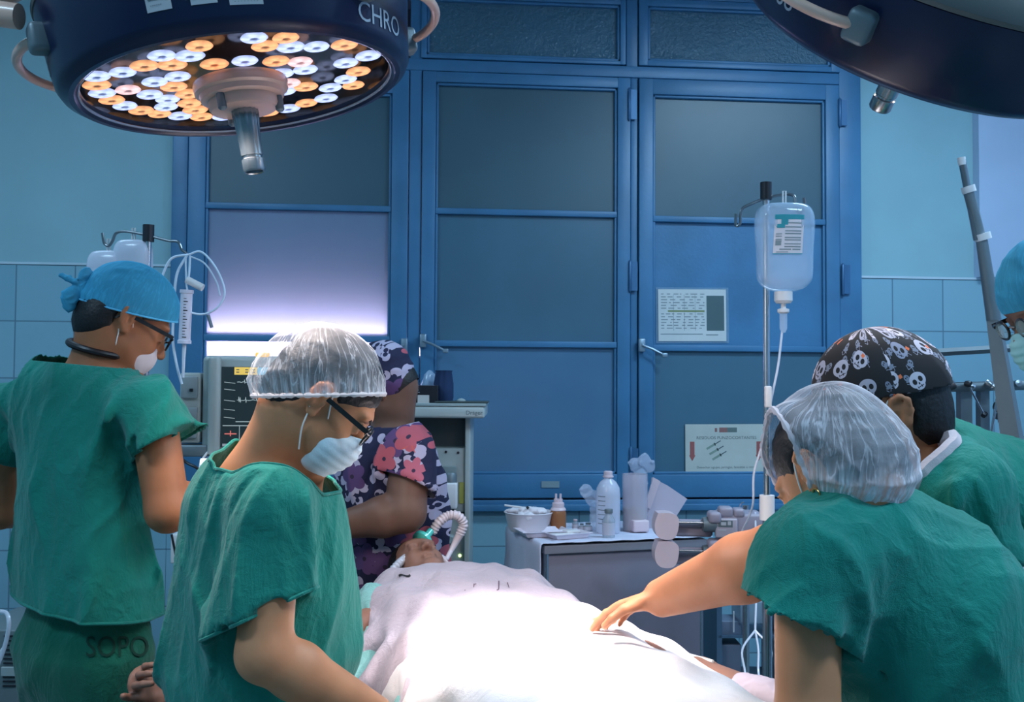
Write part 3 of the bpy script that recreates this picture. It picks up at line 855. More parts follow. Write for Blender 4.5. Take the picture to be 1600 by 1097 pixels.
ld = [('W', 383, 283), ('W', 430, 265), ('O', 335, 330), ('P', 395, 338), ('W', 358, 383), ('O', 420, 393), ('W', 370, 428), ('O', 460, 410), ('O', 472, 460), ('W', 563, 443),
      ('W', 550, 388), ('W', 592, 362), ('O', 630, 377), ('O', 683, 392), ('W', 570, 293), ('W', 628, 278), ('O', 620, 312), ('O', 555, 240), ('O', 500, 247), ('W', 600, 202), ('W', 668, 202),
      ('O', 712, 168), ('O', 766, 232), ('W', 875, 220), ('W', 915, 142), ('O', 1008, 150), ('O', 955, 163), ('W', 1058, 168), ('W', 1115, 170), ('O', 1230, 163), ('W', 1315, 202), ('W', 1235, 228),
      ('O', 1280, 258), ('W', 1236, 287), ('O', 1278, 308), ('P', 1055, 228), ('O', 1003, 222), ('W', 1012, 262), ('W', 1070, 250), ('O', 1087, 313), ('P', 1030, 300), ('W', 1180, 316), ('W', 1015, 327),
      ('W', 1180, 365), ('O', 1088, 373), ('W', 955, 360), ('O', 905, 398), ('W', 958, 410), ('O', 915, 445), ('W', 740, 423), ('W', 745, 465), ('O', 695, 449), ('W', 570, 352), ('O', 650, 345)]
LF = frame(LAMP1_C, CRX, LAMP1_N)
def az_of(f, p):
    q = np.linalg.inv(f)@np.append(p, 1); return math.atan2(q[1], q[0])
aZ = lambda v: math.atan2(np.dot(v, LF[:3, 1]), np.dot(v, LF[:3, 0]))
near = aZ(-CFY); lft = aZ(-CRX); rgt = aZ(CRX)
leds = [(k, onplane(x*Z_, y*Z_, LAMP1_C+LAMP1_N*-0.022, LAMP1_N)) for k, x, y in ld]
def dirpx(dx, fwd): return aZ(C(dx, fwd, 0))
surgical_lamp(LAMP1_C, LAMP1_N, CRX, 'large navy operating lamp with lit white and orange lenses, at upper left', leds,
    [(dirpx(-1, -0.10), 0.95, 0.055), (dirpx(1, -0.12), 0.95, 0.06)],
    [('CHRO', 0.052, dirpx(.92, -0.42), -0.040, 1.0), ('668', 0.045, dirpx(-.97, -0.35), -0.05, 1.0)],
    [(dirpx(-0.10, -1), 0.125, -0.070, -0.036, 'bar'), (dirpx(0.12, -1), 0.125, -0.070, -0.036, 'number'), (dirpx(0.33, -1), 0.16, -0.072, -0.030, 'ce')],
    (C(-0.9, 0.9, 0)[0], C(-0.9, 0.9, 0)[1], CEIL), scale=0.94)
LF2 = frame(LAMP2_C, CRX, LAMP2_N)
def dir2(v): return math.atan2(np.dot(v, LF2[:3, 1]), np.dot(v, LF2[:3, 0]))
leds2 = []
for ring, cnt in ((0.17, 12), (0.25, 18)):
    for k in range(cnt):
        a = 2*PI*k/cnt; leds2.append(('WO'[k % 2], LAMP2_C+LF2[:3, 0]*ring*math.cos(a)+LF2[:3, 1]*ring*math.sin(a)))
surgical_lamp(LAMP2_C, LAMP2_N, CRX, 'navy operating lamp seen from its back edge, at upper right', leds2,
    [(dir2(C(-0.75, -0.75, 0)), 0.6, 0.045)], [('668', 0.05, dir2(C(-0.90, -0.55, 0)), -0.06, 1.0)], [],
    (C(1.3, 0.9, 0)[0], C(1.3, 0.9, 0)[1], CEIL), scale=0.98, hs=1.0)
# beige arm of the ceiling mount in the top left corner
t = thing('suspension_arm', P(-10, -40, 1.7), 'beige jointed suspension arm cut off by the top left corner', 'lamp arm')
MB().tube([P(-120, 60, 1.75), P(-40, 15, 1.72), P(36, -32, 1.68)], 0.026, 16).build('arm_tube', m_beige, t, smooth=True)
MB().tube([P(0, 22, 1.66), P(30, 26, 1.66)], 0.022, 20).build('joint', m_beige, t, smooth=True)
q = P(36, -32, 1.68)
MB().tube([q, q+np.array([0.02, 0, 0.3]), np.array([q[0]+0.02, q[1], CEIL])], 0.026, 16).build('ceiling_tube', m_beige, t, smooth=True)
# ---------------------------------------------------------------- equipment helpers
def FR(o, yawdeg=0):
    "upright frame at o whose x runs right and y runs away, turned by yawdeg about the vertical"
    a = math.radians(yawdeg); x = CRX*math.cos(a)+CFY*math.sin(a)
    return frame(o, x, (0, 0, 1))
def fp(f, x, y, z): return f[:3, :3]@np.array([x, y, z])+f[:3, 3]
m_gummy = mat('tubing_clear', (0.75, 0.80, 0.90), 0.12, trans=0.0, alpha=0.75)
m_fluid = mat('clear_bottle', (0.62, 0.76, 0.92), 0.08, alpha=0.38, coat=0.6)
m_bag = mat('cloudy_bottle', (0.72, 0.74, 0.86), 0.2, alpha=0.62, coat=0.3)
m_film = mat('plastic_film', (0.62, 0.68, 0.82), 0.10, alpha=0.35, coat=0.5)
m_label = mat('bottle_label', (0.75, 0.66, 0.68), 0.6)
m_teal = mat('teal_print', (0.02, 0.28, 0.33), 0.5)
m_green = mat('teal_plastic', (0.08, 0.55, 0.47), 0.25, coat=0.3)
m_pinkw = mat('off_white_plastic', (0.66, 0.52, 0.56), 0.35)
m_mauve = mat('mauve_grey_plastic', (0.30, 0.27, 0.33), 0.4)
def castors(mb, f, R, n=5):
    for k in range(n):
        a = 2*PI*k/n; e = fp(f, R*math.cos(a), R*math.sin(a), 0.075)
        mb.tube([fp(f, 0, 0, 0.12), e], 0.014, 8)
        mb.lathe([(0.0001, -0.012), (0.032, -0.012), (0.032, 0.012), (0.0001, 0.012)], frame(e-[0, 0, 0.043], (0, 0, 1), (math.sin(a), -math.cos(a), 0)), 16)
def iv_stand(top, label, hooks, capm=m_black):
    x, y, z = top; t = thing('iv_stand', (x, y, 0), label, 'drip stand'); f = frame((x, y, 0))
    MB().tube([(x, y, 0.12), (x, y, 1.15)], 0.0135, 16).build('lower_pole', m_steel, t, smooth=True)
    MB().tube([(x, y, 1.15), (x, y, z-0.02)], 0.0095, 16).build('upper_pole', m_steel, t, smooth=True)
    b = MB(); castors(b, f, 0.27); b.build('base', m_dsteel, t, smooth=True)
    MB().tube([(x, y, z-0.03), (x, y, z+0.02)], 0.0165, 20).build('pole_cap', capm, t, smooth=True)
    for pts in hooks: MB().tube(spline(pts, 6), 0.0042, 10).build('hook', m_dsteel, t, smooth=True)
    MB().tube([(x, y, 1.12), (x, y, 1.19)], 0.021, 16).build('clamp_collar', m_white, t, smooth=True)
    return t
def drip_bottle(px, py0, py1, d, wpx, label, group=None, lab=True, material=None, ring=True, thin=0.6):
    "hanging infusion bottle between pixel rows py0 (shoulder) and py1 (foot)"
    top, bot = P(px, py0, d), P(px, py1, d); H = top[2]-bot[2]; w = wpx/FPX*d/2
    t = thing('drip_bottle', bot, label, 'infusion bottle', group); f = FR(bot)
    prof = [(0.001, 0), (0.25, 0.0), (0.62, 0.035), (0.86, 0.11), (0.93, 0.2), (0.95, 0.45), (1.0, 0.72), (0.98, 0.86), (0.85, 0.95), (0.6, 0.99), (0.001, 1.0)]
    p2 = spline([np.array([r, z, 0]) for r, z in prof], 5)
    b = MB(); N = 40
    V = []
    for k in range(N):
        a = 2*PI*k/N; ca, sa = math.cos(a), math.sin(a); e = 0.75
        cx = abs(ca)**e*(1 if ca > 0 else -1); cy = abs(sa)**e*(1 if sa > 0 else -1)
        for p in p2: V.append(fp(f, max(p[0], 0.001)*w*cx, max(p[0], 0.001)*w*thin*cy, p[1]*H))
    m = len(p2); F = [(k*m+i, ((k+1) % N)*m+i, ((k+1) % N)*m+i+1, k*m+i+1) for k in range(N) for i in range(m-1)]
    b.add(V, F); b.build('bottle_body', material or m_fluid, t, smooth=True)
    if ring:
        b = MB(); b.tube([fp(f, -0.004, 0, H), fp(f, -0.004, 0, H+0.035), fp(f, 0.004, 0, H+0.035), fp(f, 0.004, 0, H)], 0.0025, 8)
        b.build('hanging_tab', m_white, t, smooth=True)
    if lab:
        lw, lh = w*0.98, H*0.44; z0 = H*0.40
        bb = MB(); rr = []
        def q(u, v, l=0.0008):
            x = (u-.52)*lw+(v-.5)*lh*0.06
            s = math.sqrt(max(0, 1-min(.98, abs(x/w))**2.6)); return fp(f, x, -w*thin*s*0.99-l-0.0015, z0+v*lh)
        def patch(mb, u0, v0, u1, v1, l):
            n = 6; V = []
            for i in range(n+1):
                V += [q(u0+(u1-u0)*i/n, v0, l), q(u0+(u1-u0)*i/n, v1, l)]
            mb.add(V, [(2*i, 2*i+2, 2*i+3, 2*i+1) for i in range(n)])
        patch(bb, 0, 0, 1, 1, 0); L = bb.build('bottle_label', m_label, t)
        bb = MB(); patch(bb, 0, .88, 1, 1, .0006); patch(bb, 0, 0, 1, .02, .0006); patch(bb, 0.08, .66, .35, .76, .0006); patch(bb, .22, .74, .45, .90, .0006)
        bb.build('teal_band', m_teal, L)
        bb = MB()
        for v in (.52, .46, .38, .34): patch(bb, .06, v-.025, .26, v, .0006)
        patch(bb, .06, .22, .25, .33, .0006)
        for v in (.80, .70, .60, .53, .43, .37, .27, .20): patch(bb, .36, v-.03, .92, v, .0006)
        patch(bb, .2, .10, .6, .135, .0006); patch(bb, .64, .10, .92, .135, .0006); patch(bb, .1, .04, .5, .06, .0006)
        bb.build('label_print', m_ink2, L)
    return t, f, w, H
# ---------------------------------------------------------------- right drip stand
D1 = 2.75
pt = P(1197, 296, D1)
hk = lambda *a: [P(*q, D1+e) for *q, e in a]
iv_stand(pt, 'steel drip stand holding the labelled infusion bottle in front of the blue window',
    [hk((1197, 309, 0), (1225, 304, -.02), (1240, 306, -.05), (1243, 318, -.06), (1246, 330, -.065), (1253, 331, -.065), (1257, 318, -.065), (1256, 309, -.065)),
     hk((1197, 309, 0), (1175, 318, 0), (1160, 326, .0), (1157, 338, 0), (1156, 350, 0), (1150, 352, 0), (1150, 334, 0))])
drip_bottle(1226, 317, 456, D1-0.06, 92, 'clear infusion bottle with teal and white label on the right drip stand')
# drip chamber and line
t = thing('drip_line', P(1224, 470, D1-0.06), 'clear drip chamber and tube running down from the labelled infusion bottle', 'drip line')
f = frame(P(1224, 480, D1-.06)); s_ = (D1-.06)/FPX
b = MB(); b.lathe([(0.0001, 24*s_), (14*s_, 24*s_), (14*s_, 10*s_), (11*s_, 6*s_), (0.0001, 6*s_)], f, 20); b.build('bottle_cap', m_white, t, smooth=True)
b = MB(); b.lathe([(4*s_, 6*s_), (4*s_, -2*s_), (9*s_, -3*s_), (9*s_, -8*s_), (6*s_, -10*s_)], f, 20); b.build('spike', m_white, t, smooth=True)
b = MB(); b.lathe([(6*s_, -8*s_), (6*s_, -34*s_), (3*s_, -40*s_), (0.0001, -40*s_)], f, 20); b.build('drip_chamber', m_fluid, t, smooth=True)
b = MB().tube(spline([P(1222, 518, D1-.06), P(1216, 570, D1-.07), P(1206, 620, D1-.07), P(1192, 690, D1-.02), P(1178, 740, D1), P(1176, 790, D1+.02), P(1160, 830, D1+.1)], 8), 0.0034, 8); b.build('tube', m_gummy, t, smooth=True)
b = MB(); b.box(P(1200, 620, D1-.08), (0.018, 0.016, 0.06), bev=.004); b.build('roller_clamp', m_white, t, smooth=True)
# ---------------------------------------------------------------- left drip stand
D2 = 2.85
pt = P(232, 362, D2)
hk = lambda *a: [P(*q, D2+e) for *q, e in a]
iv_stand(pt, 'steel drip stand with cloudy bottles and coiled tubing, behind the blue cap',
    [hk((232, 368, 0), (200, 362, 0), (182, 364, 0), (176, 376, 0), (170, 384, 0), (163, 380, 0), (160, 364, 0)),
     hk((232, 368, 0), (262, 376, 0), (278, 378, 0), (284, 390, 0), (292, 396, 0))])
drip_bottle(167, 391, 520, D2, 64, 'cloudy infusion bottle hanging at the left end of the left drip stand', lab=False, material=m_bag)
drip_bottle(206, 374, 500, D2+0.0, 60, 'cloudy infusion bottle hanging right beside the pole of the left drip stand', lab=False, material=m_bag)
t = thing('burette_set', P(291, 540, D2-.05), 'graduated white burette with coiled clear tubing hanging from the left drip stand', 'infusion burette')
d_ = D2-.05; s_ = d_/FPX; a_, b_ = P(292, 453, d_), P(288, 537, d_)
f = frame(b_, CRX, a_-b_); H = np.linalg.norm(a_-b_)
b = MB(); b.lathe([(0.0001, 0), (10.5*s_, 0), (10.5*s_, 5*s_), (9*s_, 6*s_), (9*s_, H-6*s_), (10.5*s_, H-5*s_), (10.5*s_, H), (0.0001, H)], f, 28); b.build('burette_tube', m_bag if False else mat('burette_plastic', (0.72, 0.68, 0.78), .3), t, smooth=True)
b = MB()
yd = f.copy()
for k in range(14):
    z = H*(0.12+0.055*k); L = 5*s_ if k % 3 == 0 else 3*s_
    pp = [fp(f, x, -math.sqrt(max(0, (9.2*s_)**2-x*x))*(1 if f[:3, 1]@CFY > 0 else -1), z) for x in np.linspace(-1*s_, L, 4)]
    b.tube(pp, 0.0009 if k % 3 else 0.0014, 5)
b.build('scale_marks', m_black, t)
b = MB()
b.tube(spline([P(294, 398, d_), P(268, 404, d_), P(254, 430, d_), P(252, 442, d_)], 8), 0.0038, 8)
b.tube(spline([P(292, 399, d_), P(276, 430, d_), P(272, 480, d_), P(270, 530, d_), P(276, 570, d_+.01), P(284, 600, d_+.02)], 8), 0.0042, 8)
b.tube(spline([P(294, 398, d_), P(315, 394, d_), P(338, 420, d_), P(351, 455, d_), P(342, 478, d_), P(322, 490, d_), P(300, 489, d_), P(283, 478, d_), P(258, 456, d_)], 10), 0.0032, 8)
b.tube(spline([P(296, 400, d_), P(320, 412, d_), P(338, 440, d_), P(344, 462, d_)], 8), 0.0026, 8)
b.tube(spline([P(290, 400, d_), P(291, 440, d_), P(293, 455, d_)], 6), 0.003, 8); b.tube(spline([P(297, 400, d_), P(296, 420, d_), P(294, 435, d_), P(290, 440, d_)], 6), 0.0034, 8)
b.build('coiled_tube', mat('tubing_white', (0.62, 0.74, 0.86), .25), t, smooth=True)
MB().tube([P(292, 437, d_), P(317, 450, d_)], 0.011, 12).build('filter', m_white, t, smooth=True)
MB().tube([P(325, 492, d_), P(331, 512, d_)], 0.005, 8).build('connector', m_gstone, t, smooth=True)
b = MB().tube([P(288, 538, d_), P(287, 560, d_), P(286, 590, d_)], [0.006, 0.005, 0.004], 10); b.build('outlet', m_gummy, t, smooth=True)
# ---------------------------------------------------------------- patient monitor on an arm stand
DM = 3.3; s_ = DM/FPX
mc_ = P(392, 634, DM); f = FR(mc_, 4)
t = thing('patient_monitor', P(392, 710, DM), 'grey bedside monitor with dark waveform screen, left of the white hair cap', 'monitor')
wM, hM = 152*s_, 156*s_
b = MB(); b.box((0, 0.06, 0), (wM, 0.12, hM), f, bev=0.018); b.build('casing', m_machine, t, smooth=True)
b = MB(); b.box((-wM*.36, -0.012, 0), (wM*0.12, 0.04, hM*0.99), f, bev=0.014); b.build('side_grip', m_machine, t, smooth=True)
b = MB(); b.box((wM*0.06, 0.001, -0.004), (wM*0.72, 0.006, hM*0.80), f); sc_ = b.build('screen', mat('screen_black', (0.012, 0.016, 0.02), .15, emit=(0.05, 0.09, 0.11), estr=0.25), t)
x0, x1 = -wM*.28, wM*.40; z1 = hM*.385; yq = -0.0028
def scr(mb, xa, za, xb, zb): mb.box(((xa+xb)/2, yq, (za+zb)/2), (abs(xb-xa), 0.001, abs(zb-za)), f)
b = MB(); scr(b, x0+.11*wM, z1, x0+.34*wM, z1-.075*hM); b.build('yellow_tab', mat('screen_yellow', (.4, .3, .05), .4, emit=(0.9, 0.62, 0.15), estr=0.7), sc_)
b = MB(); scr(b, x0+.345*wM, z1, x0+.50*wM, z1-.075*hM); b.build('blue_tab', mat('screen_blue', (.05, .2, .3), .4, emit=(0.10, 0.5, 0.7), estr=0.7), sc_)
b = MB()
for x in (.13, .22, .29): scr(b, x0+x*wM, z1-.02*hM, x0+(x+.03)*wM, z1-.03*hM); scr(b, x0+x*wM, z1-.045*hM, x0+(x+.03)*wM, z1-.055*hM)
for k in range(len(b.V)): b.V[k] = b.V[k]-CFY*0.0012
b.build('tab_text', m_ink, sc_)
b = MB(); rs = random.Random(5)
def wave(z, amp, spike, xa=.14):
    pts = []; x = xa
    while x < .66:
        pts.append(fp(f, x0+x*wM, yq, z+amp*rs.uniform(-.4, .4)))
        if rs.random() < spike: pts.append(fp(f, x0+(x+.004)*wM, yq, z+amp*rs.uniform(2, 4))); pts.append(fp(f, x0+(x+.008)*wM, yq, z-amp*rs.uniform(1, 3)))
        x += 0.014
    b.tube(pts, 0.0010, 4)
wave(z1-.15*hM, .003, .3); wave(z1-.33*hM, .003, .35)
for z in (.15, .22, .33, .42, .50): b.tube([fp(f, x0+.01*wM, yq, z1-z*hM), fp(f, x0+.12*wM, yq, z1-(z+.012)*hM)], 0.0009, 4)
b.tube([fp(f, x0+.13*wM, yq, z1-.545*hM), fp(f, x0+.30*wM, yq, z1-.545*hM)], .0012, 4); b.tube([fp(f, x0+.34*wM, yq, z1-.545*hM), fp(f, x0+.60*wM, yq, z1-.545*hM)], .0012, 4)
b.tube([fp(f, x0, yq, z1-.585*hM), fp(f, x1, yq, z1-.585*hM)], .0013, 4)
for x in (.17, .40): b.tube([fp(f, x0+x*wM, yq, z1-.585*hM), fp(f, x0+x*wM, yq, z1-.76*hM)], .001, 4)
b.build('waveforms', mat('screen_lines', (.2, .25, .25), .4, emit=(0.5, 0.6, 0.62), estr=0.6), sc_)
b = MB(); scr(b, x0+.02*wM, z1-.66*hM, x0+.14*wM, z1-.672*hM); scr(b, x0+.075*wM, z1-.635*hM, x0+.085*wM, z1-.69*hM); b.build('red_mark', mat('screen_red', (.3, .05, .05), .4, emit=(0.9, 0.25, 0.22), estr=0.6), sc_)
b = MB(); scr(b, x0, z1-.765*hM, x1, z1-.79*hM); b.build('button_row', mat('screen_grey', (.3, .34, .36), .4, emit=(.4, .45, .5), estr=.4), sc_)
b = MB(); b.box((wM*0.10, 0.02, hM/2+0.004), (wM*0.14, 0.03, 0.018), f, bev=.006); b.build('alarm_light', mat('lit_amber', (0.8, 0.45, 0.1), .3, emit=(1.0, 0.55, 0.12), estr=0.8), t, smooth=True)
# parameter module left of the monitor
tm = thing('module_rack', P(300, 700, DM), 'pale parameter module rack fixed to the left side of the monitor', 'module rack')
b = MB(); b.box((-wM/2-18*s_, 0.07, -4*s_), (32*s_, 0.13, 110*s_), f, bev=.008); b.build('rack', m_machine, tm, smooth=True)
for z in (28, -14, -40):
    b = MB(); b.box((-wM/2-18*s_, -0.002, z*s_), (25*s_, 0.016, (34 if z > 0 else 22)*s_), f, bev=.004); o = b.build('module', mat('module_face', (.27, .32, .33), .4), tm, smooth=True)
    b = MB(); b.box((-wM/2-14*s_, -0.014, (z-4)*s_), (5*s_, 0.01, 5*s_), f, bev=.002); b.build('plug', m_black, o)
b = MB(); b.box((-wM/2-12*s_, 0.03, -70*s_), (50*s_, 0.10, 18*s_), f, bev=.006); b.build('bracket', m_gstone, tm, smooth=True)
ts = thing('monitor_stand', (fp(f, 0, 0.1, 0)[0], fp(f, 0, 0.1, 0)[1], 0), 'grey column stand carrying the bedside monitor', 'stand')
q = fp(f, 0, 0.09, -hM/2); b = MB(); b.tube([q, [q[0], q[1], 0.1]], 0.03, 16); b.build('column', m_grey, ts, smooth=True)
b = MB(); b.box((0, 0.06, -hM/2-0.012), (0.22, 0.13, 0.02), f, bev=.005); b.build('mount_plate', m_gstone, ts, smooth=True)
b = MB(); castors(b, frame([q[0], q[1], 0]), 0.28); b.build('base', m_dsteel, ts, smooth=True)
t = thing('hanging_cable', P(300, 760, 3.2), 'dark sensor cable and white lead hanging below the monitor', 'cable')
MB().tube(spline([P(262, 700, 3.2), P(290, 722, 3.2), P(312, 735, 3.2), P(340, 770, 3.25)], 8), 0.005, 8).build('dark_cable', m_black, t, smooth=True)
MB().tube(spline([P(262, 752, 3.2), P(290, 757, 3.2), P(310, 748, 3.2), P(314, 722, 3.25), P(330, 700, 3.27)], 8), 0.004, 8).build('white_lead', m_white, t, smooth=True)
b = MB(); b.tube([P(314, 722, 3.22), P(330, 722, 3.22)], 0.012, 12); b.build('lit_probe', mat('lit_probe', (.9, .9, .9), .3, emit=(.9, .95, 1), estr=1.2), t, smooth=True)
MB().tube([P(268, 835, 3.25), P(277, 880, 3.25), P(290, 960, 3.3)], .004, 8).build('floor_cable', m_black, t, smooth=True)
t = thing('control_box', P(284, 860, 3.5), 'cream junction box seen between the two green shirts at left', 'box')
f = FR(P(284, 858, 3.5)); s_ = 3.5/FPX
MB().box((0, 0.06, 0), (36*s_, 0.12, 46*s_), f, bev=.006).build('casing', m_white, t, smooth=True)
MB().lathe([(0.0001, 0), (3*s_, 0), (3*s_, 0.006), (0.0001, .006)], frame(fp(f, -5*s_, 0, 8*s_), CRX, -CFY), 12).build('knob', m_black, t)
MB().box((6*s_, -0.001, 2*s_), (8*s_, 0.004, 16*s_), f).build('panel', m_grey, t)
q = fp(f, 0, .06, -23*s_); MB().tube([q, [q[0], q[1], 0.0]], 0.025, 12).build('post', m_grey, t, smooth=True)
# ---------------------------------------------------------------- anaesthesia machine
DA = 3.95; s_ = DA/FPX
f = FR(P(680, 700, DA), 0)
t = thing('anaesthesia_machine', P(680, 900, DA), 'tall pale grey anaesthesia machine behind the flowered scrubs', 'anaesthesia machine')
gx = lambda px: (px-680)*s_
gz = lambda py: (700-py)*s_
def mbx(name, xa, ya, xb, yb, y0, y1, m, bev=.006, parent=None):
    return MB().box(((gx(xa)+gx(xb))/2, (y0+y1)/2, (gz(ya)+gz(yb))/2), (abs(gx(xb)-gx(xa)), abs(y1-y0), abs(gz(ya)-gz(yb))), f, bev=bev).build(name, m, parent or t, smooth=True)
mbx('top_shelf', 560, 634, 758, 652, -0.10, 0.38, m_machine, .01)
mbx('shelf_tray', 562, 629.5, 760, 634, -0.10, 0.38, m_grey, .002)
zb = 1.5/s_
mbx('column_side', 727, 652, 735, 980, -0.02, 0.34, m_machine, .004)
mbx('column_side', 566, 652, 574, 980, -0.02, 0.34, m_machine, .004)
mbx('back_panel', 574, 652, 727, 980, 0.10, 0.34, mat('machine_dark', (.06, .09, .10), .4))
mbx('gas_panel', 660, 700, 727, 800, 0.0, 0.12, m_machine, .008)
mbx('lower_panel', 640, 806, 727, 980, 0.02, 0.12, m_machine, .008)
mbx('lower_cabinet', 560, 980, 740, 1085, -0.05, 0.36, m_machine, .012)
v = mbx('vaporiser', 693, 752, 716, 792, -0.07, 0.02, m_white, .008)
MB().lathe([(0.0001, -.001), (10*s_, -.001), (10*s_, 12*s_), (8*s_, 15*s_), (0.0001, 15*s_)], frame(fp(f, gx(705), -.03, gz(752))), 24).build('dial', m_gstone, v, smooth=True)
mbx('sight_glass', 692, 728, 714, 748, -0.02, 0.0, mat('panel_window', (.2, .24, .24), .2), .004)
mbx('yellow_label', 718, 753, 726, 786, -0.006, 0.0, mat('yellow_label', (.36, .36, .08), .5), .001)
for px, py, r in ((706, 787, 2.5), (706, 797, 4.5), (680, 707, 2), (697, 706, 2), (716, 707, 2)):
    MB().lathe([(0.0001, 0.006), (r*s_, .006), (r*s_, -.01), (0.0001, -.01)], frame(fp(f, gx(px), 0, gz(py)), CRX, -CFY), 16).build('knob', m_black, t, smooth=True)
MB().lathe([(0.0001, 0.004), (7*s_, .004), (8*s_, -.02), (5*s_, -.04), (0.0001, -.04)], frame(fp(f, gx(706), 0.02, gz(842)), CRX, CFY), 20).build('gas_port', m_grey, t, smooth=True)
MB().lathe([(0.0001, 0.003), (2.4*s_, .002), (2.4*s_, 0), (0.0001, 0)], frame(fp(f, gx(719.5), 0.018, gz(868)), CRX, -CFY), 12).build('lit_indicator', mat('lit_green', (.5, .8, .3), .3, emit=(.7, 1, .4), estr=2.5), t)
b = MB(); text(b, 'Dr\u00e4ger', 9*s_, frame(fp(f, gx(729), -.1005, gz(646.5)), CRX, -CFY)); b.build('lettering', m_ink, t)
for px in (575, 725):
    for y in (0.0, .3): MB().lathe([(0.0001, -.014), (.04, -.014), (.04, .014), (0.0001, .014)], frame(np.array([*fp(f, gx(px), y, 0)[:2], .04]), (0, 0, 1), CRX), 16).build('castor', m_black, t, smooth=True)
zc_ = fp(f, 0, 0, gz(1085))[2]
MB().box((gx(650), .15, (zc_+.07)/2-f[2, 3]), (0.4, 0.3, zc_-.07), f).build('plinth', m_gstone, t)
ztop = fp(f, 0, 0, gz(629.5))[2]; zT = gz(629.5)
# things on the top shelf
tb = thing('black_box', fp(f, gx(657), 0, zT), 'black carton with white mountain emblem and letter M on the machine top', 'box')
MB().box((gx(657), .03, zT+13.5*s_), (54*s_, 0.12, 27*s_), f, bev=.002).build('carton', m_black, tb)
MB().box((gx(626.5), .03, zT+13*s_), (7*s_, 0.12, 26*s_), f, bev=.001).build('white_flap', m_white, tb)
b = MB(); fe = frame(fp(f, gx(650), -.0305, zT+19*s_), CRX, -CFY); k = s_
b.prism([(-4*k, 0), (-1*k, 5*k), (1*k, 4*k), (5*k, 0), (2*k, 1.4*k), (0, 3*k), (-1.5*k, 1*k)], fe, .0004); b.prism([(-7*k, -3*k), (6*k, -3*k), (6*k, -2.4*k), (-7*k, -2.4*k)], fe, .0004)
fe2 = frame(fp(f, gx(634.5), -.0305, zT+7*s_), CRX, -CFY); b.lathe([(3.5*k, 0), (4.6*k, .0004), (4.6*k, 0)], fe2, 20); text(b, 'M', 6*k, fe2@np.array([[1, 0, 0, -2.2*k], [0, 1, 0, -2*k], [0, 0, 1, 0], [0, 0, 0, 1.]]), lift=.0005); b.build('emblem', m_white, tb)
MB().box((gx(662), -.032, zT+6*s_), (18*s_, 0.003, 12*s_), f).build('cream_label', mat('cream_label', (.5, .47, .45), .6), tb)
tb = thing('cloth_pouch', fp(f, gx(690), .1, zT), 'dark blue pleated drawstring pouch standing behind the black carton', 'pouch')
b = MB(); b.lathe([(0.0001, 0), (14*s_, 0), (16*s_, 8*s_), (15.5*s_, 30*s_), (12.5*s_, 48*s_), (13.5*s_, 51*s_), (0.0001, 50*s_)], FR(fp(f, gx(690), .08, zT)), 48, fn=lambda a, z: 1+.06*math.sin(a*9)*(z/(50*s_))); b.build('pouch', mat('navy_cloth', (.01, .03, .09), .8), tb, smooth=True)
tb = thing('plastic_wrap', fp(f, gx(668), .1, zT), 'crumpled clear plastic wrap leaning on the blue pouch', 'plastic wrap')
b = MB(); b.lathe([(0.0001, 0), (13*s_, 0), (14*s_, 25*s_), (9*s_, 44*s_), (3*s_, 51*s_), (0.0001, 52*s_)], FR(fp(f, gx(665), .16, zT)), 40, fn=lambda a, z: 1+.12*math.sin(a*5+z*60)); b.build('film', mat('shiny_film', (.45, .58, .75), .12, alpha=.55, coat=.5), tb, smooth=True)
tb = tag(MB().box((gx(722), .02, zT+1.6*s_), (82*s_, .2, 2.6*s_), f, bev=.002).build('flat_folder', mat('dark_folder', (.05, .07, .07), .6), smooth=True), 'thin dark folder lying at the right end of the machine top', 'folder')
tb = tag(MB().lathe([(0.0001, 3*s_), (7*s_, 3*s_), (7*s_, 4.5*s_), (3*s_, 7*s_), (0.0001, 7.4*s_)], FR(fp(f, gx(720), .0, zT)), 20).build('small_cap', mat('grey_cap', (.35, .4, .4), .3), smooth=True), 'small pale cap lying on the dark folder', 'cap')
# ---------------------------------------------------------------- breathing circuit at the patient's face
t = thing('breathing_circuit', P(650, 870, 3.08), 'white corrugated breathing hose with teal filter by the patient face', 'breathing hose')
def corr(pts, r, name, m, n=10, lam=0.010):
    q = spline(pts, n); L = [0]
    for i in range(1, len(q)): L.append(L[-1]+np.linalg.norm(q[i]-q[i-1]))
    N = int(L[-1]/lam*4); s = np.linspace(0, L[-1], N); Q = np.stack([np.interp(s, L, [p[i] for p in q]) for i in range(3)], 1)
    MB().tube(list(Q), [r*(1.10 if (k//2) % 2 else 0.92) for k in range(N)], 16).build(name, m, t, smooth=True)
m_hose = mat('hose_white', (0.70, 0.62, 0.66), 0.35)
corr([P(675, 832, 3.10), P(686, 816, 3.10), P(700, 806, 3.11), P(715, 806, 3.11), P(724, 818, 3.12), P(719, 834, 3.12)], 0.0145, 'corrugated_hose', m_hose)
MB().tube([P(720, 832, 3.12), P(713, 845, 3.12), P(704, 862, 3.10), P(697, 875, 3.05)], [.014, .012, .008, .008], 14).build('hose_branch', m_hose, t, smooth=True)
MB().tube(spline([P(697, 875, 3.05), P(690, 871, 3.03), P(702, 884, 2.98), P(712, 886, 2.95)], 4), .008, 10).build('branch_end', m_hose, t, smooth=True)
a_ = P(650, 858, 3.01); bq = P(680, 824, 3.10); ax_ = nrm(bq-a_); f2 = frame(P(660, 844, 3.05), CRX, ax_); k = 3.02/FPX
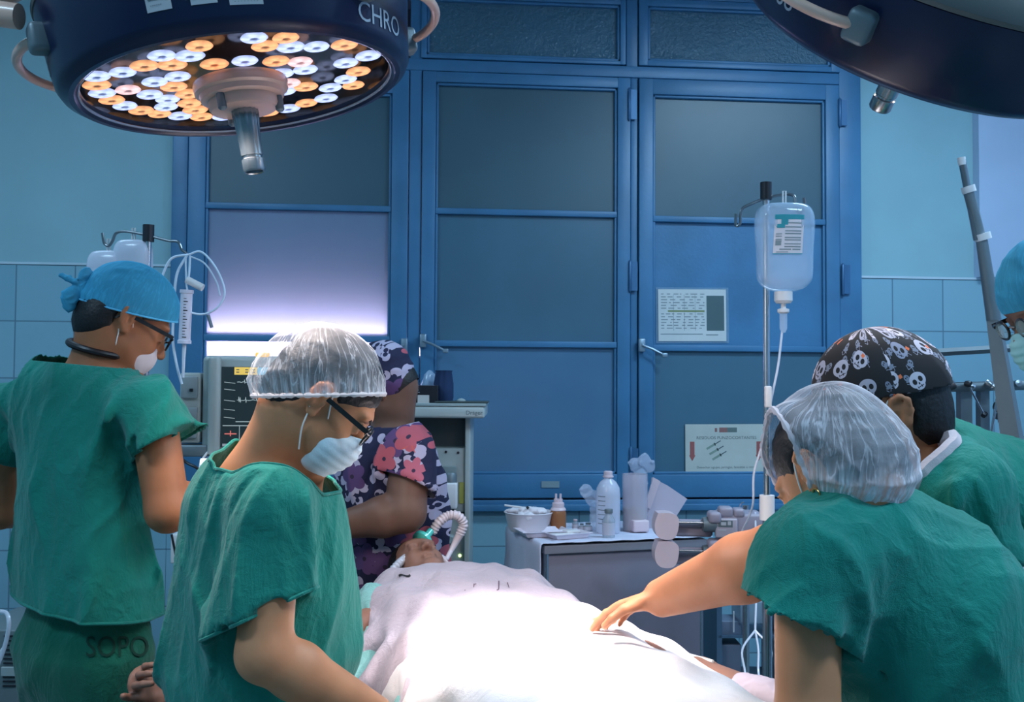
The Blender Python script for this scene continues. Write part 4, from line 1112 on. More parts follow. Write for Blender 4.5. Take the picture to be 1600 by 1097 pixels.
MB().lathe([(0.0001, -6*k), (9*k, -6*k), (15*k, -4*k), (16.5*k, -3*k), (16.5*k, 3*k), (15*k, 4*k), (10*k, 7*k), (0.0001, 7*k)], f2, 28).build('filter_disc', m_green, t, smooth=True)
MB().tube([P(642, 863, 2.99), P(660, 845, 3.05), P(673, 830, 3.09)], .012, 14).build('filter_neck', m_green, t, smooth=True)
corr([P(644, 862, 2.99), P(634, 872, 2.96), P(624, 880, 2.93), P(612, 893, 2.91), P(606, 905, 2.93)], 0.012, 'face_hose', mat('hose_clear', (.62, .66, .75), .2, alpha=.8))
# ---------------------------------------------------------------- drug table
F1 = P(850, 852, 3.6); F1[2] = 0.90
f = FR(F1, 16); LT, WT, HT = 0.68, 0.46, 0.90
t = thing('instrument_table', (F1[0], F1[1], 0), 'grey metal side table under a white cloth by the window', 'table')
g = f.copy(); g[2, 3] = 0
def tbx(name, lo, hi, m, bev=.004):
    lo = np.array(lo); hi = np.array(hi); return MB().box((lo+hi)/2, hi-lo, g, bev=bev).build(name, m, t, smooth=True)
m_tab = mat('table_grey', (.24, .22, .27), .5, metal=.2)
tbx('tabletop', (0.004, 0.004, .86), (LT, WT, .892), mat('table_rim', (.25, .25, .29), .4))
tbx('front_panel', (0.012, .02, .30), (LT-.01, .03, .858), m_tab); tbx('end_panel', (0.012, .02, .30), (.022, WT-.01, .858), m_tab)
tbx('end_panel', (LT-.022, .02, .30), (LT-.012, WT-.01, .858), m_tab); tbx('shelf', (0.012, .02, .29), (LT-.01, WT-.01, .305), m_tab)
for x in (.02, LT-.02):
    for y in (.03, WT-.02): MB().tube([fp(g, x, y, 0.0), fp(g, x, y, .87)], .012, 10).build('leg', m_steel, t, smooth=True)
# cloth: lies on the top and hangs over the left end
U, Vn = 60, 24; V = []; FF = []
prof = [(-.014-.003*math.sin(k*.7), .905-.5+.5*k/20) for k in range(20)]+[(-.012, .898), (-.004, .9035)]+[(0.02+k*(LT+.0)/30, .9035) for k in range(31)]
for i, (x, z) in enumerate(prof):
    for j in range(Vn+1):
        y = -.004+(WT+.02)*j/Vn; hang = max(0, (.88-z)/.5)
        V.append(fp(g, x-.03*hang*math.sin(j*.8)*.5-.02*hang, y+.0*hang, z+.0012*math.sin(i*1.3+j)*(.0 if hang else 1)))
FF = [(i*(Vn+1)+j, (i+1)*(Vn+1)+j, (i+1)*(Vn+1)+j+1, i*(Vn+1)+j+1) for i in range(len(prof)-1) for j in range(Vn)]
o = link('table_cloth', V, FF, mat('white_cloth', (.58, .60, .72), .85, bump=(200, .2)), None, True); solid(o, .003, 0); tag(o, 'white cloth spread on the side table and hanging over its left end', 'cloth')
ZT = .906
def on(px, py, dd=None):
    "point on the table top seen at pixel px,py"
    r = ray(px, py); tt = (ZT-CAMO[2])/r[2]; p = CAMO+r*tt; return p
def onx(px, y):
    "point on the table top at pixel column px and depth y from the front edge"
    lo, hi = -.5, 1.6
    for _ in range(40):
        m_ = (lo+hi)/2; q = fp(g, m_, y, ZT)-CAMO; u = 800+FPX*(q@_R)/(q@_F)
        if u < px: lo = m_
        else: hi = m_
    return fp(g, lo, y, ZT)
def tk(p): return ((p-CAMO)@_F)/FPX
# basin of gauze
p = onx(826, .30); k = tk(p)
t = thing('gauze_bowl', p, 'white bowl heaped with gauze at the left end of the side table', 'bowl')
MB().lathe([(0.0001, 0), (29*k, 0), (32*k, 4*k), (37*k, 27*k), (39*k, 29*k), (38*k, 30*k), (35*k, 27*k), (30*k, 5*k), (0.0001, 4*k)], FR(p), 40).build('bowl', m_white if False else mat('bowl_white', (.72, .68, .72), .4), t, smooth=True)
s = SDF(); rs = random.Random(4)
for i in range(16):
    a = rs.uniform(0, 6.28); r = rs.uniform(0, 27)*k; s.ell(p+[r*math.cos(a), r*math.sin(a), rs.uniform(24, 33)*k], (rs.uniform(8, 15)*k, rs.uniform(7, 13)*k, rs.uniform(4, 9)*k), k=.006)
s.disp.append(folds((1, .3, .2), .02, .004, 5)); s.disp.append(folds((.2, 1, .6), .025, .003, 6))
sdfobj('gauze', s, .004, mat('gauze_white', (.74, .70, .74), .9), t)
MB().tube([p+C(-38*k, 0, 39*k), p+C(-5*k, 0, 35*k)], 1.6*k, 8).build('stick', m_white, t); MB().lathe([(0.0001, -3*k), (3*k, 0), (0.0001, 3*k)], frame(p+C(-2*k, -.03, 37*k)), 10).build('dark_plug', m_black, t, smooth=True)
# brown bottle
p = onx(872, .26); k = tk(p)
t = thing('antiseptic_bottle', p, 'brown antiseptic bottle with white twin spout cap beside the gauze bowl', 'bottle')
MB().lathe([(0.0001, 0), (12*k, 0), (12.5*k, 2*k), (12.5*k, 29*k), (11.5*k, 32*k)], FR(p), 24).build('liquid_body', mat('brown_liquid', (.30, .12, .05), .25), t, smooth=True)
MB().lathe([(11.6*k, 32*k), (12.6*k, 33*k), (11*k, 36*k), (9.5*k, 37*k), (9.5*k, 44*k), (7*k, 45*k), (7*k, 50*k), (0.0001, 50*k)], FR(p), 24).build('cap', m_pinkw, t, smooth=True)
for s_x in (-3.5, 3.5): MB().tube([p+C(s_x*k, 0, 49*k), p+C(s_x*k, 0, 58*k)], 1.8*k, 8).build('spout', m_pinkw, t, smooth=True)
# trays
def tray(px, y, wx, wy, h, label, zoff=0, rot=0, m=None):
    p = onx(px, y)+[0, 0, zoff]; k = tk(p); ff = FR(p, 16+rot)
    t = thing('tray', p, label, 'tray')
    V = []; r1 = [(-1, -1), (1, -1), (1, 1), (-1, 1)]
    b = MB()
    a0, a1 = .82, 1.0
    for (s, z) in ((a0, 0), (a1, h), (a1+.06, h), (a1+.06, h-.002), (a0+.03, -.001)):
        for (x, yy) in r1: V.append(fp(ff, x*wx/2*s, yy*wy/2*s, z+.001))
    F = [(0, 1, 2, 3)]+[(i*4+j, i*4+(j+1) % 4, (i+1)*4+(j+1) % 4, (i+1)*4+j) for i in range(3) for j in range(4)]
    b.add(V, F); o = b.build('tray_shell', m or m_white, t); solid(o, .001, 0); return t, p, k, ff
tray(848, .17, .19, .13, .022, 'white plastic tray in front of the gauze bowl', m=mat('tray_white', (.66, .62, .70), .3))
t, p, k, ff = tray(885, .10, .16, .11, .02, 'white tray holding wrapped swabs near the front edge', rot=12, m=mat('tray_white2', (.70, .66, .74), .3))
b = MB(); b.box((-.02, 0, .012), (.09, .05, .012), ff, bev=.004); b.box((.03, .012, .02), (.06, .04, .01), ff, bev=.003); b.build('swab_packs', m_white, t, smooth=True)
def vial(px, y, h, r, label, liquid=False, capm=m_pinkw, lab=True, band=False):
    p = onx(px, y); k = tk(p); t = thing('vial', p, label, 'vial'); h *= k; r *= k
    MB().lathe([(0.0001, 0), (r, 0), (r, .62*h), (.55*r, .78*h), (.5*r, .86*h)], FR(p), 20).build('glass', mat('vial_glass', (.45, .52, .60), .1, alpha=.6, coat=.5), t, smooth=True)
    MB().lathe([(0.0001, 1.0*h), (.62*r, 1.0*h), (.66*r, .98*h), (.66*r, .86*h), (0.0001, .86*h)], FR(p), 20).build('cap', capm, t, smooth=True)
    if lab: MB().lathe([(r*1.01, .10*h), (r*1.02, .12*h), (r*1.02, .52*h), (r*1.01, .53*h)], FR(p), 20).build('label', mat('vial_label', (.5, .5, .58), .5), t, smooth=True)
vial(899, .28, 16, 5, 'small clear vial with pink cap behind the trays'); vial(909, .26, 10, 4.5, 'tiny dark capped vial lying low between two clear vials', capm=m_gstone)
vial(919, .24, 12, 6.5, 'small clear vial with a grey cap left of the big bottle', capm=m_gstone)
vial(951, .06, 44, 10, 'glass vial with dark stopper and white label in front of the large clear bottle', capm=m_gstone)
# big clear bottle
p = onx(950, .17); k = tk(p)
t = thing('saline_bottle', p, 'large clear plastic bottle with white screw cap in the middle of the side table', 'bottle')
MB().lathe([(0.0001, 0), (17*k, 0), (19*k, 3*k), (19*k, 60*k), (18*k, 70*k), (13*k, 79*k), (7*k, 84*k), (6*k, 87*k)], FR(p), 32).build('bottle_body', m_bag, t, smooth=True)
MB().lathe([(8*k, 86*k), (8.5*k, 86.5*k), (8.5*k, 88.5*k), (7*k, 89*k), (7*k, 95*k), (6*k, 96*k), (0.0001, 96*k)], FR(p), 24).build('screw_cap', m_pinkw, t, smooth=True)
b = MB()
for i in range(7): b.tube([fp(FR(p), 19.3*k*math.cos(a), 19.3*k*math.sin(a), (58-7*i)*k) for a in np.linspace(-2.6, -1.9, 6)], .0012, 4)
b.build('scale_marks', m_ink, t)
# measuring cups with yellowish fluid and bags
p = onx(992, .20); k = tk(p)
t = thing('measuring_jug', p, 'tall clear jug with pale yellow fluid between big bottle and syringe pumps', 'jug')
MB().lathe([(0.0001, 0), (19*k, 0), (20*k, 40*k), (20*k, 88*k), (18.5*k, 88*k), (18.5*k, 3*k)], FR(p), 4 if False else 28).build('jug', mat('jug_plastic', (.62, .56, .64), .15, alpha=.42), t, smooth=True)
MB().lathe([(0.0001, 2*k), (18*k, 2*k), (18.5*k, 34*k), (0.0001, 34*k)], FR(p), 28).build('fluid', mat('yellow_fluid', (.50, .50, .40), .2, alpha=.8), t, smooth=True)
MB().box((0, -.05, 10*k), (26*k, 14*k, 18*k), FR(p, 16), bev=.006).build('inner_pack', m_pinkw, t, smooth=True)
def filmbag(px, y, pts, label, seed, m=None):
    p = onx(px, y); k = tk(p); s = SDF()
    for (dx, dz, r) in pts: s.ell(p+C(dx*k, 0, dz*k), (r*k, r*k*.55, r*k), k=.012)
    s.disp.append(folds((.4, .1, 1), .03, .007, seed)); s.disp.append(folds((1, .1, .3), .035, .005, seed+1))
    V, F = s.mesh(.004); o = link('plastic_bag', V, F, m or m_film, None, True); return tag(o, label, 'plastic bag')
filmbag(922, .30, [(-6, 60, 11), (4, 48, 14), (12, 32, 14), (12, 14, 14)], 'crumpled clear plastic bag bulging left of the big bottle', 3)
filmbag(1000, .33, [(-8, 96, 11), (6, 102, 11), (16, 90, 10), (0, 80, 11), (0, 66, 11), (0, 50, 12), (0, 32, 12), (0, 13, 12)], 'crumpled clear bag poking up behind the measuring jug', 8)
p = onx(1020, .24)
t = thing('folded_pouch', p, 'milky sterile pouch leaning above the syringe pumps', 'pouch'); k = tk(p); ff = frame(p+C(0, 0, 0), C(.96, 0, -.25), -CFY)
b = MB(); b.prism([(-24*k, -6*k), (26*k, 0), (31*k, 30*k), (40*k, 58*k), (6*k, 70*k), (-22*k, 76*k), (-17*k, 40*k)], ff, .008); o = b.build('pouch', mat('milky_film', (.60, .52, .60), .3, alpha=.85), t)
b = MB(); b.prism([(-22*k, 30*k), (-12*k, 28*k), (-8*k, 74*k), (-20*k, 77*k)], ff, .014); b.build('seal_strip', m_pinkw, t)
# ---------------------------------------------------------------- syringe pumps clamped together on a post
def pump(y0, label, full=True):
    DP = 3.3; k = DP/FPX; f = FR(P(1100, y0, DP), -4)
    t = thing('syringe_pump', P(1100, y0+20, DP), label, 'syringe pump')
    b = MB(); b.box((58*k, .06, 0), (70*k, .13, 40*k), f, bev=.012); b.build('housing', m_mauve, t, smooth=True)
    b = MB(); b.box((34*k, .0, -2*k), (34*k, .03, 30*k), f, bev=.006); b.build('control_face', mat('pump_face', (.40, .35, .40), .4), t, smooth=True)
    b = MB(); b.box((32*k, -.016, 5*k), (22*k, .002, 10*k), f); b.build('display', m_ink, t)
    b = MB(); b.box((29*k, -.0175, 5*k), (8*k, .001, 5*k), f); b.box((27*k, -.016, -5*k), (12*k, .002, 2*k), f); b.box((38*k, -.0175, 6*k), (5*k, .001, 6*k), f); b.build('display_marks', m_sticker, t)
    b = MB(); b.box((16*k, 0.01, 14*k), (20*k, .07, 18*k), f, bev=.012); b.box((34*k, .02, 22*k), (22*k, .06, 16*k), f, bev=.01); b.box((54*k, .02, 21*k), (18*k, .06, 14*k), f, bev=.01); b.build('keys_and_clamp', m_mauve, t, smooth=True)
    # carriage end with rounded outline
    poly = [(-24*k, 20*k), (-4*k, 20*k), (8*k, 12*k), (6*k, -10*k), (-2*k, -20*k), (-18*k, -20*k), (-27*k, -12*k), (-29*k, 4*k)]
    sp = spline([np.array([x, y, 0]) for x, y in poly+[poly[0]]], 4)[:-1]
    ff = frame(fp(f, -48*k, -.02, 0), CRX, CFY)
    b = MB(); b.prism([(q[0], -q[1]) for q in sp], ff, .075); o = b.build('carriage', m_pinkw, t, autos=40)
    b = MB(); b.tube([fp(f, -45*k, .03, 2*k), fp(f, 16*k, .03, 2*k)], .014, 16); b.build('syringe_barrel', m_mauve, t, smooth=True)
    b = MB(); b.tube([fp(f, -45*k, -.0, 5*k), fp(f, 10*k, -.0, 5*k)], .0045, 10); b.build('guide_rod', m_steel, t, smooth=True)
    b = MB(); b.box((-14*k, .06, -10*k), (60*k, .05, 20*k), f, bev=.01); b.build('rail', m_mauve, t, smooth=True)
    b = MB(); b.lathe([(0.0001, -.03), (11*k, -.03), (12*k, -.02), (12*k, .02), (0.0001, .02)], frame(fp(f, 12*k, .01, 2*k), CFY, CRX), 24); b.build('plunger_disc', m_gstone, t, smooth=True)
    b = MB(); b.lathe([(0.0001, 0), (16*k, 0), (20*k, .02), (20*k, .05), (0.0001, .06)], frame(fp(f, 82*k, .01, 2*k), CRX, CFY), 28); b.build('drive_knob', m_mauve, t, smooth=True)
pump(822, 'mauve grey syringe pump, upper of the two stacked right of the side table')
pump(866, 'mauve grey syringe pump, lower of the two stacked right of the side table')
t = thing('pump_stand', (P(1165, 850, 3.42)[0], P(1165, 850, 3.42)[1], 0), 'steel post with castors carrying the two syringe pumps', 'stand')
q = P(1165, 800, 3.52); MB().tube([[q[0], q[1], .1], [q[0], q[1], 1.06]], .0125, 12).build('post', m_steel, t, smooth=True)
b = MB(); castors(b, frame([q[0], q[1], 0]), .22); b.build('base', m_dsteel, t, smooth=True)
for py in (822, 866): b = MB().tube([P(1160, py, 3.40), P(1165, py, 3.52)], .02, 10).build('clamp', m_dsteel, t, smooth=True)
MB().tube(spline([P(1144, 800, 3.5), P(1152, 798, 3.4), P(1158, 787, 3.35), P(1162, 785, 3.35)], 4), .0025, 6).build('wire_hook', m_steel, t, smooth=True)
# low trolley with clear boxes behind the patient's arm
t = thing('low_trolley', P(1150, 1000, 3.4), 'bluish trolley with clear boxes, seen under the reaching arm', 'trolley')
f = FR(P(1168, 960, 3.95)); k = 3.95/FPX; m_tro = mat('trolley_blue', (.07, .13, .20), .4)
for x in (-48, 50): MB().box((x*k, .1, .04-f[2, 3]/2), (8*k, .3, f[2, 3]+.08), f).build('side_panel', m_tro, t)
for z in (-30, -110): MB().box((0, .1, z*k), (100*k, .3, 4*k), f).build('shelf', m_tro, t)
MB().box((-30*k, .02, -18*k), (34*k, .12, 22*k), f, bev=.004).build('storage_box', mat('box_bluegrey', (.16, .2, .28), .4, alpha=.9), t, smooth=True)
MB().box((8*k, .02, 8*k), (50*k, .16, 36*k), f, bev=.01).build('clear_bin', mat('bin_clear', (.30, .38, .46), .3, alpha=.6), t, smooth=True)
MB().box((-30*k, .06, -70*k), (40*k, .14, 50*k), f, bev=.01).build('storage_box', mat('box_bluegrey', (.16, .2, .28), .4, alpha=.9), t, smooth=True)
MB().tube([fp(f, -27*k, -.06, 10*k), fp(f, -27*k, -.06, -22*k)], .003, 6).build('white_lead', m_white, t, smooth=True)
MB().box((0, .1, -215*k+0.0), (98*k, .28, 4*k), f).build('shelf', m_tro, t)
for x, sg in ((1160, -1), (1185, 0), (1205, 1)):
    o = MB().tube(spline([P(1180, 985, 3.1), P(x, 1015, 3.05), P(x-4*sg, 1050, 3.0), P(x+6, 1085, 2.9)], 6), .0035, 6).build('dangling_tube', m_gummy, t, smooth=True)
MB().tube(spline([P(1180, 800, 3.3), P(1182, 900, 3.2), P(1180, 985, 3.1)], 6), .0035, 6).build('dangling_tube', m_gummy, t, smooth=True)
# ---------------------------------------------------------------- steel frame and tall post on the right
DF = 3.0; k = DF/FPX
t = thing('tall_post', (P(1560, 700, DF)[0], P(1560, 700, DF)[1], 0), 'slanted dark steel post with pale collars, against the right wall', 'post')
a, c = P(1503, 250, DF), P(1572, 720, DF); dv = (c-a); lo = c+dv*((c[2]-0.06)/-dv[2]) if dv[2] < 0 else c
L = lambda u: a+(lo-a)*u
MB().tube([a, P(1527, 375, DF)], .0115, 14).build('inner_tube', m_dsteel, t, smooth=True)
MB().tube([P(1512, 295, DF), P(1533, 375, DF)], .016, 14).build('middle_tube', m_gstone, t, smooth=True)
MB().tube([P(1533, 370, DF), P(1553, 500, DF)], [.017, .022], 14).build('outer_tube', m_gstone, t, smooth=True)
MB().tube([P(1553, 500, DF), P(1590, 740, DF), lo], [.025, .042, .05], 4).build('lower_column', m_gstone, t)
for px, py, r in ((1513, 296, .021), (1535, 370, .025)):
    MB().tube([P(px-1, py-5, DF), P(px+2, py+5, DF)], r, 16).build('collar', m_white, t, smooth=True)
MB().tube([P(1502, 246, DF), P(1504, 258, DF)], .012, 12).build('tip', m_white, t, smooth=True)
MB().box(lo+[0, 0, -.03], (.5, .4, .05), bev=.02).build('foot', m_gstone, t, smooth=True)
t = thing('steel_frame', (P(1500, 700, DF)[0], P(1500, 700, DF)[1], 0), 'dark steel frame with clamps and rods behind the skull print cap', 'frame')
D3 = 3.2
MB().tube([P(1425, 553, D3), P(1600, 543, D3)], .013, 4).build('crossbar', mat('dull_rail', (.10, .14, .16), .6), t)
MB().tube([P(1440, 606, D3), P(1680, 600, D3)], .016, 12).build('clamp_bar', m_gstone, t, smooth=True)
for px, w_ in ((1506, 20), (1535, 16), (1640, 20)):
    a = P(px, 600, D3+.04); MB().box((a[0], a[1], a[2]/2), (w_*k, .03, a[2])).build('upright', m_gstone, t)
a = P(1428, 553, D3+.02); MB().box((a[0], a[1], a[2]/2), (.02, .02, a[2])).build('upright', m_gstone, t)
for (p0, p1, r) in (((1516, 607), (1536, 645), .0035), ((1560, 610), (1545, 700), .0045), ((1571, 675), (1562, 700), .004), ((1562, 612), (1562, 660), .006)):
    MB().tube([P(*p0, D3-.05), P(*p1, D3-.05)], r, 8).build('rod', m_steel, t, smooth=True)
rs = random.Random(11)
for px, py, r, m in ((1466, 592, 7, m_dsteel), (1460, 603, 8, m_black), (1485, 600, 8, m_dsteel), (1513, 600, 6, m_black), (1519, 604, 5, m_steel), (1545, 600, 7, m_dsteel), (1553, 605, 6, m_steel), (1538, 648, 5, m_black), (1560, 636, 9, m_black), (1560, 650, 6, m_dsteel), (1528, 680, 6, m_gstone), (1542, 706, 8, m_dsteel), (1556, 703, 7, m_steel), (1572, 702, 8, m_dsteel), (1590, 600, 7, m_dsteel), (1582, 700, 6, m_steel)):
    c = P(px, py, D3-.03); b = MB(); b.lathe([(0.0001, -r*k*.9), (r*k*.8, -r*k*.8), (r*k, 0), (r*k*.8, r*k*.8), (0.0001, r*k*.9)], frame(c, C(0, 1, 0), C(rs.uniform(-.5, 1), rs.uniform(-1, .3), rs.uniform(-.4, .4))), 14)
    b.build('clamp', m, t, smooth=True)
MB().box(P(1535, 700, D3+.02), (90*k, .06, 12*k), bev=.008).build('shelf', m_gstone, t, smooth=True)
MB().tube([P(1455, 608, D3-.02), P(1472, 590, D3-.05)], .008, 8).build('lever', m_black, t, smooth=True)
# cabinet at the far left edge
t = thing('equipment_cart', P(0, 1050, 2.9), 'dark equipment cart with a grey grille at the left edge of the picture', 'cart')
f = FR(P(0, 1040, 2.9)); k = 2.9/FPX
MB().box((-12*k, .15, -60*k), (84*k, .3, 230*k), f, bev=.006).build('casing', mat('cart_grey', (.12, .16, .17), .5), t, smooth=True)
b = MB()
for i in range(12): b.box((16*k, -.003, (46-7*i)*k), (20*k, .004, 2.5*k), f)
b.build('grille', m_black, t); MB().box((16*k, -.006, -8*k), (24*k, .01, 14*k), f, bev=.002).build('panel', m_grey, t)
MB().box((-12*k, .15, -60*k-115*k-.05), (84*k, .3, .08), f).build('plinth', m_black, t)
t = thing('hose_loop', P(5, 985, 2.7), 'pale hose and wire loop hanging at the left edge of the picture', 'hose')
MB().tube(spline([P(-6, 955, 2.75), P(10, 958, 2.75), P(14, 975, 2.74), P(10, 1000, 2.74), P(4, 1020, 2.74), P(-4, 1040, 2.74)], 6), .006, 8).build('hose', m_gummy, t, smooth=True)
MB().tube(spline([P(-8, 1030, 2.76), P(5, 1012, 2.76), P(4, 1022, 2.76), P(-6, 1028, 2.76)], 6), .003, 8).build('wire', m_white, t, smooth=True)
# ---------------------------------------------------------------- people: materials
def skinmat(name, col):
    m = mat(name, col, 0.5, sub=0.08, bump=(420, 0.08, 0.001), var=0.08, vscale=14, spec=0.35); return m
sk_a = skinmat('skin_brown', (0.36, 0.135, 0.06)); sk_b = skinmat('skin_tan', (0.55, 0.23, 0.11))
sk_c = skinmat('skin_dark', (0.16, 0.085, 0.06)); sk_d = skinmat('skin_warm', (0.42, 0.17, 0.085)); sk_p = skinmat('skin_patient', (0.26, 0.13, 0.09))
m_hair = mat('black_hair', (0.006, 0.005, 0.006), 0.55, bump=(160, 0.5, 0.003))
m_glass_f = mat('spectacle_frame', (0.012, 0.01, 0.01), 0.25)
m_lens = mat('spectacle_lens', (0.4, 0.5, 0.5), 0.05, alpha=0.25)
m_mask = mat('mask_blue_white', (0.62, 0.72, 0.76), 0.75, bump=(250, 0.1))
m_maskp = mat('mask_pinkish', (0.66, 0.56, 0.56), 0.75)
m_strap = mat('elastic_white', (0.78, 0.74, 0.70), 0.7)
def cloth(name, col, noisy=0.4):
    m = mat(name, col, 0.88, sheen=0.15, spec=0.25); nt = NT(m); (x, y, z), ob = coords(nt)
    mp = nt.new('ShaderNodeMapping'); nt.t.links.new(ob, mp.inputs[0]); mp.inputs['Scale'].default_value = (1.0, 1.0, 0.45)
    a = noise(nt, mp.outputs[0], 9, 4, 0.55, 0.8); c = noise(nt, ob, 34, 4, 0.6, 1.0); w = noise(nt, ob, 700, 1)
    r1 = 1.0-(a*2.0-1.0).abs(); h = r1*noisy+c*0.35*noisy+w*0.03
    bp = nt.new('ShaderNodeBump'); bp.inputs['Strength'].default_value = 0.9; bp.inputs['Distance'].default_value = 0.028
    nt.t.links.new(h.k, bp.inputs['Height']); nt.t.links.new(bp.outputs[0], bsdf(m).inputs['Normal'])
    v = noise(nt, ob, 5, 3)
    nt.t.links.new(mixc(nt, v.smooth(0.3, 0.75), tuple(k*0.86 for k in col), tuple(k*1.1 for k in col)), bsdf(m).inputs['Base Color'])
    return m
GREEN = (0.006, 0.19, 0.145)
m_scrub = cloth('green_scrubs', GREEN)
m_scrub2 = cloth('green_scrub_trousers', (0.005, 0.12, 0.075))
m_hem = cloth('green_seam', (0.008, 0.18, 0.14))
m_under = cloth('white_undershirt', (0.60, 0.50, 0.52), 0.2)
def gauzemat(name, col, dens, streak=1.0, zr=(0.05, -0.02)):
    "thin see-through non-woven cap fabric, denser where it is gathered"
    m = bpy.data.materials.new(name); m.use_nodes = True; nt = NT(m); b = bsdf(m)
    b.inputs['Base Color'].default_value = (*col, 1); b.inputs['Roughness'].default_value = 0.8; b.inputs['Specular IOR Level'].default_value = .2
    (x, y, z), ob = coords(nt)
    ang = y.atan2(x)
    sv = comb(nt, ang.cos()*2.2, ang.sin()*2.2, z*3.5)
    a = noise(nt, sv, 3.2, 3, 0.55, 0.6); c = noise(nt, ob, 40, 3, 0.6, 0.6)
    pv = comb(nt, ang.cos()*9.0, ang.sin()*9.0, z*6.0)
    pl = noise(nt, pv, 2.2, 2, .5, .3)
    band = z.smooth(zr[0], zr[1])
    crs = (1.0-(a*2.0-1.0).abs()*14.0).clamp()*0.34*streak
    al = dens+crs+band*(pl.smooth(.42, .62)*0.45+0.20)+c.smooth(0.55, 0.8)*0.10+pl.smooth(.55, .75)*.06*streak
    lw = nt.new('ShaderNodeLayerWeight'); lw.inputs[0].default_value = 0.35
    al = (al+S(nt, lw.outputs['Facing']).smooth(0.5, 1.0)*0.40).clamp()
    nt.t.links.new(al.k, b.inputs['Alpha'])
    bp = nt.new('ShaderNodeBump'); bp.inputs['Strength'].default_value = 0.6; bp.inputs['Distance'].default_value = 0.006
    nt.t.links.new((a*1.5+pl*band*0.8+c*0.2).k, bp.inputs['Height']); nt.t.links.new(bp.outputs[0], b.inputs['Normal'])
    return m
m_gauze = gauzemat('white_hair_net', (0.80, 0.78, 0.80), 0.13)
m_gauze2 = gauzemat('pinkish_hair_net', (0.82, 0.76, 0.80), 0.28)
m_bluecap = gauzemat('blue_hair_cap', (0.05, 0.33, 0.52), 0.70, .5)

def floral(name):
    m = mat(name, (0.02, 0.02, 0.06), 0.85); nt = NT(m); (x, y, z), ob = coords(nt)
    def vor(scale, off, rnd=0.8):
        v = comb(nt, (x-y*0.35)*scale+off, z*scale+off*0.7, 0.0)
        n = nt.new('ShaderNodeTexVoronoi'); n.voronoi_dimensions = '2D'; n.inputs['Scale'].default_value = 1.0; n.inputs['Randomness'].default_value = rnd
        nt.t.links.new(v, n.inputs['Vector'])
        sp = nt.new('ShaderNodeSeparateXYZ'); nt.t.links.new(n.outputs['Position'], sp.inputs[0])
        sv = nt.new('ShaderNodeSeparateXYZ'); nt.t.links.new(v, sv.inputs[0])
        sc = nt.new('ShaderNodeSeparateXYZ'); nt.t.links.new(n.outputs['Color'], sc.inputs[0])
        dx = S(nt, sv.outputs[0])-S(nt, sp.outputs[0]); dy = S(nt, sv.outputs[1])-S(nt, sp.outputs[1])
        return dx, dy, [S(nt, sc.outputs[i]) for i in range(3)]
    nz = noise(nt, ob, 22, 2)
    # pale leaf sprays on navy
    dx, dy, c = vor(15, 0.0); a = dy.atan2(dx); r = (dx*dx+dy*dy).sqrt()
    leaf = (r-((a*1.5+c[0]*6.0).sin().abs()*0.42+0.08+nz*0.1)).lt(0.0)
    col = mixc(nt, leaf, (0.010, 0.012, 0.045), (0.42, 0.38, 0.50))
    dx, dy, c = vor(23, 5.0); a = dy.atan2(dx); r = (dx*dx+dy*dy).sqrt()
    dark = (r-((a*1.0+c[0]*6.0).cos().abs()*0.30+0.04)).lt(0.0)
    col = mixc(nt, dark, col, (0.012, 0.014, 0.05))
    # purple and coral blossoms
    for sc, off, cc, thr in ((7.0, 2.3, (0.10, 0.05, 0.15), 0.45), (7.5, 9.1, (0.42, 0.09, 0.12), 0.62)):
        dx, dy, c = vor(sc, off, 0.6); a = dy.atan2(dx); r = (dx*dx+dy*dy).sqrt()
        pet = (r-((a*2.5+c[1]*6.0).sin().abs()*0.13+0.24)).lt(0.0)*c[2].gt(thr)
        col = mixc(nt, pet, col, cc)
        col = mixc(nt, r.lt(0.05)*c[2].gt(thr), col, (0.03, 0.02, 0.05))
    # the large blossoms on the shoulder
    def flower(px, py, R, k, cc, d=2.9, ph=0.0):
        nonlocal col
        p = P(px, py, d)-FLO
        u = (x*CRX[0]+y*CRX[1])-float(p@CRX); w = z-float(p[2])
        a = w.atan2(u); r = (u*u+w*w).sqrt()
        pet = (r-((a*(k/2)+ph).sin().abs()*R*0.42+R*0.58)).lt(0.0); front = ((x*CFY[0]+y*CFY[1])-float((P(px, py, 3.02)-FLO)@CFY)).lt(0.0)
        col = mixc(nt, pet*front, col, cc)
        col = mixc(nt, r.lt(R*0.14)*front, col, (0.04, 0.02, 0.05))
    flower(640, 675, 0.075, 7, (0.50, 0.10, 0.09)); flower(664, 676, 0.052, 6, (0.17, 0.06, 0.16), ph=.5); flower(641, 740, 0.042, 6, (0.46, 0.12, 0.17), ph=.9)
    flower(640, 822, 0.055, 6, (0.13, 0.06, 0.17), ph=.2); flower(500, 745, 0.03, 6, (0.35, 0.10, 0.15))
    nt.t.links.new(col, bsdf(m).inputs['Base Color']); return m
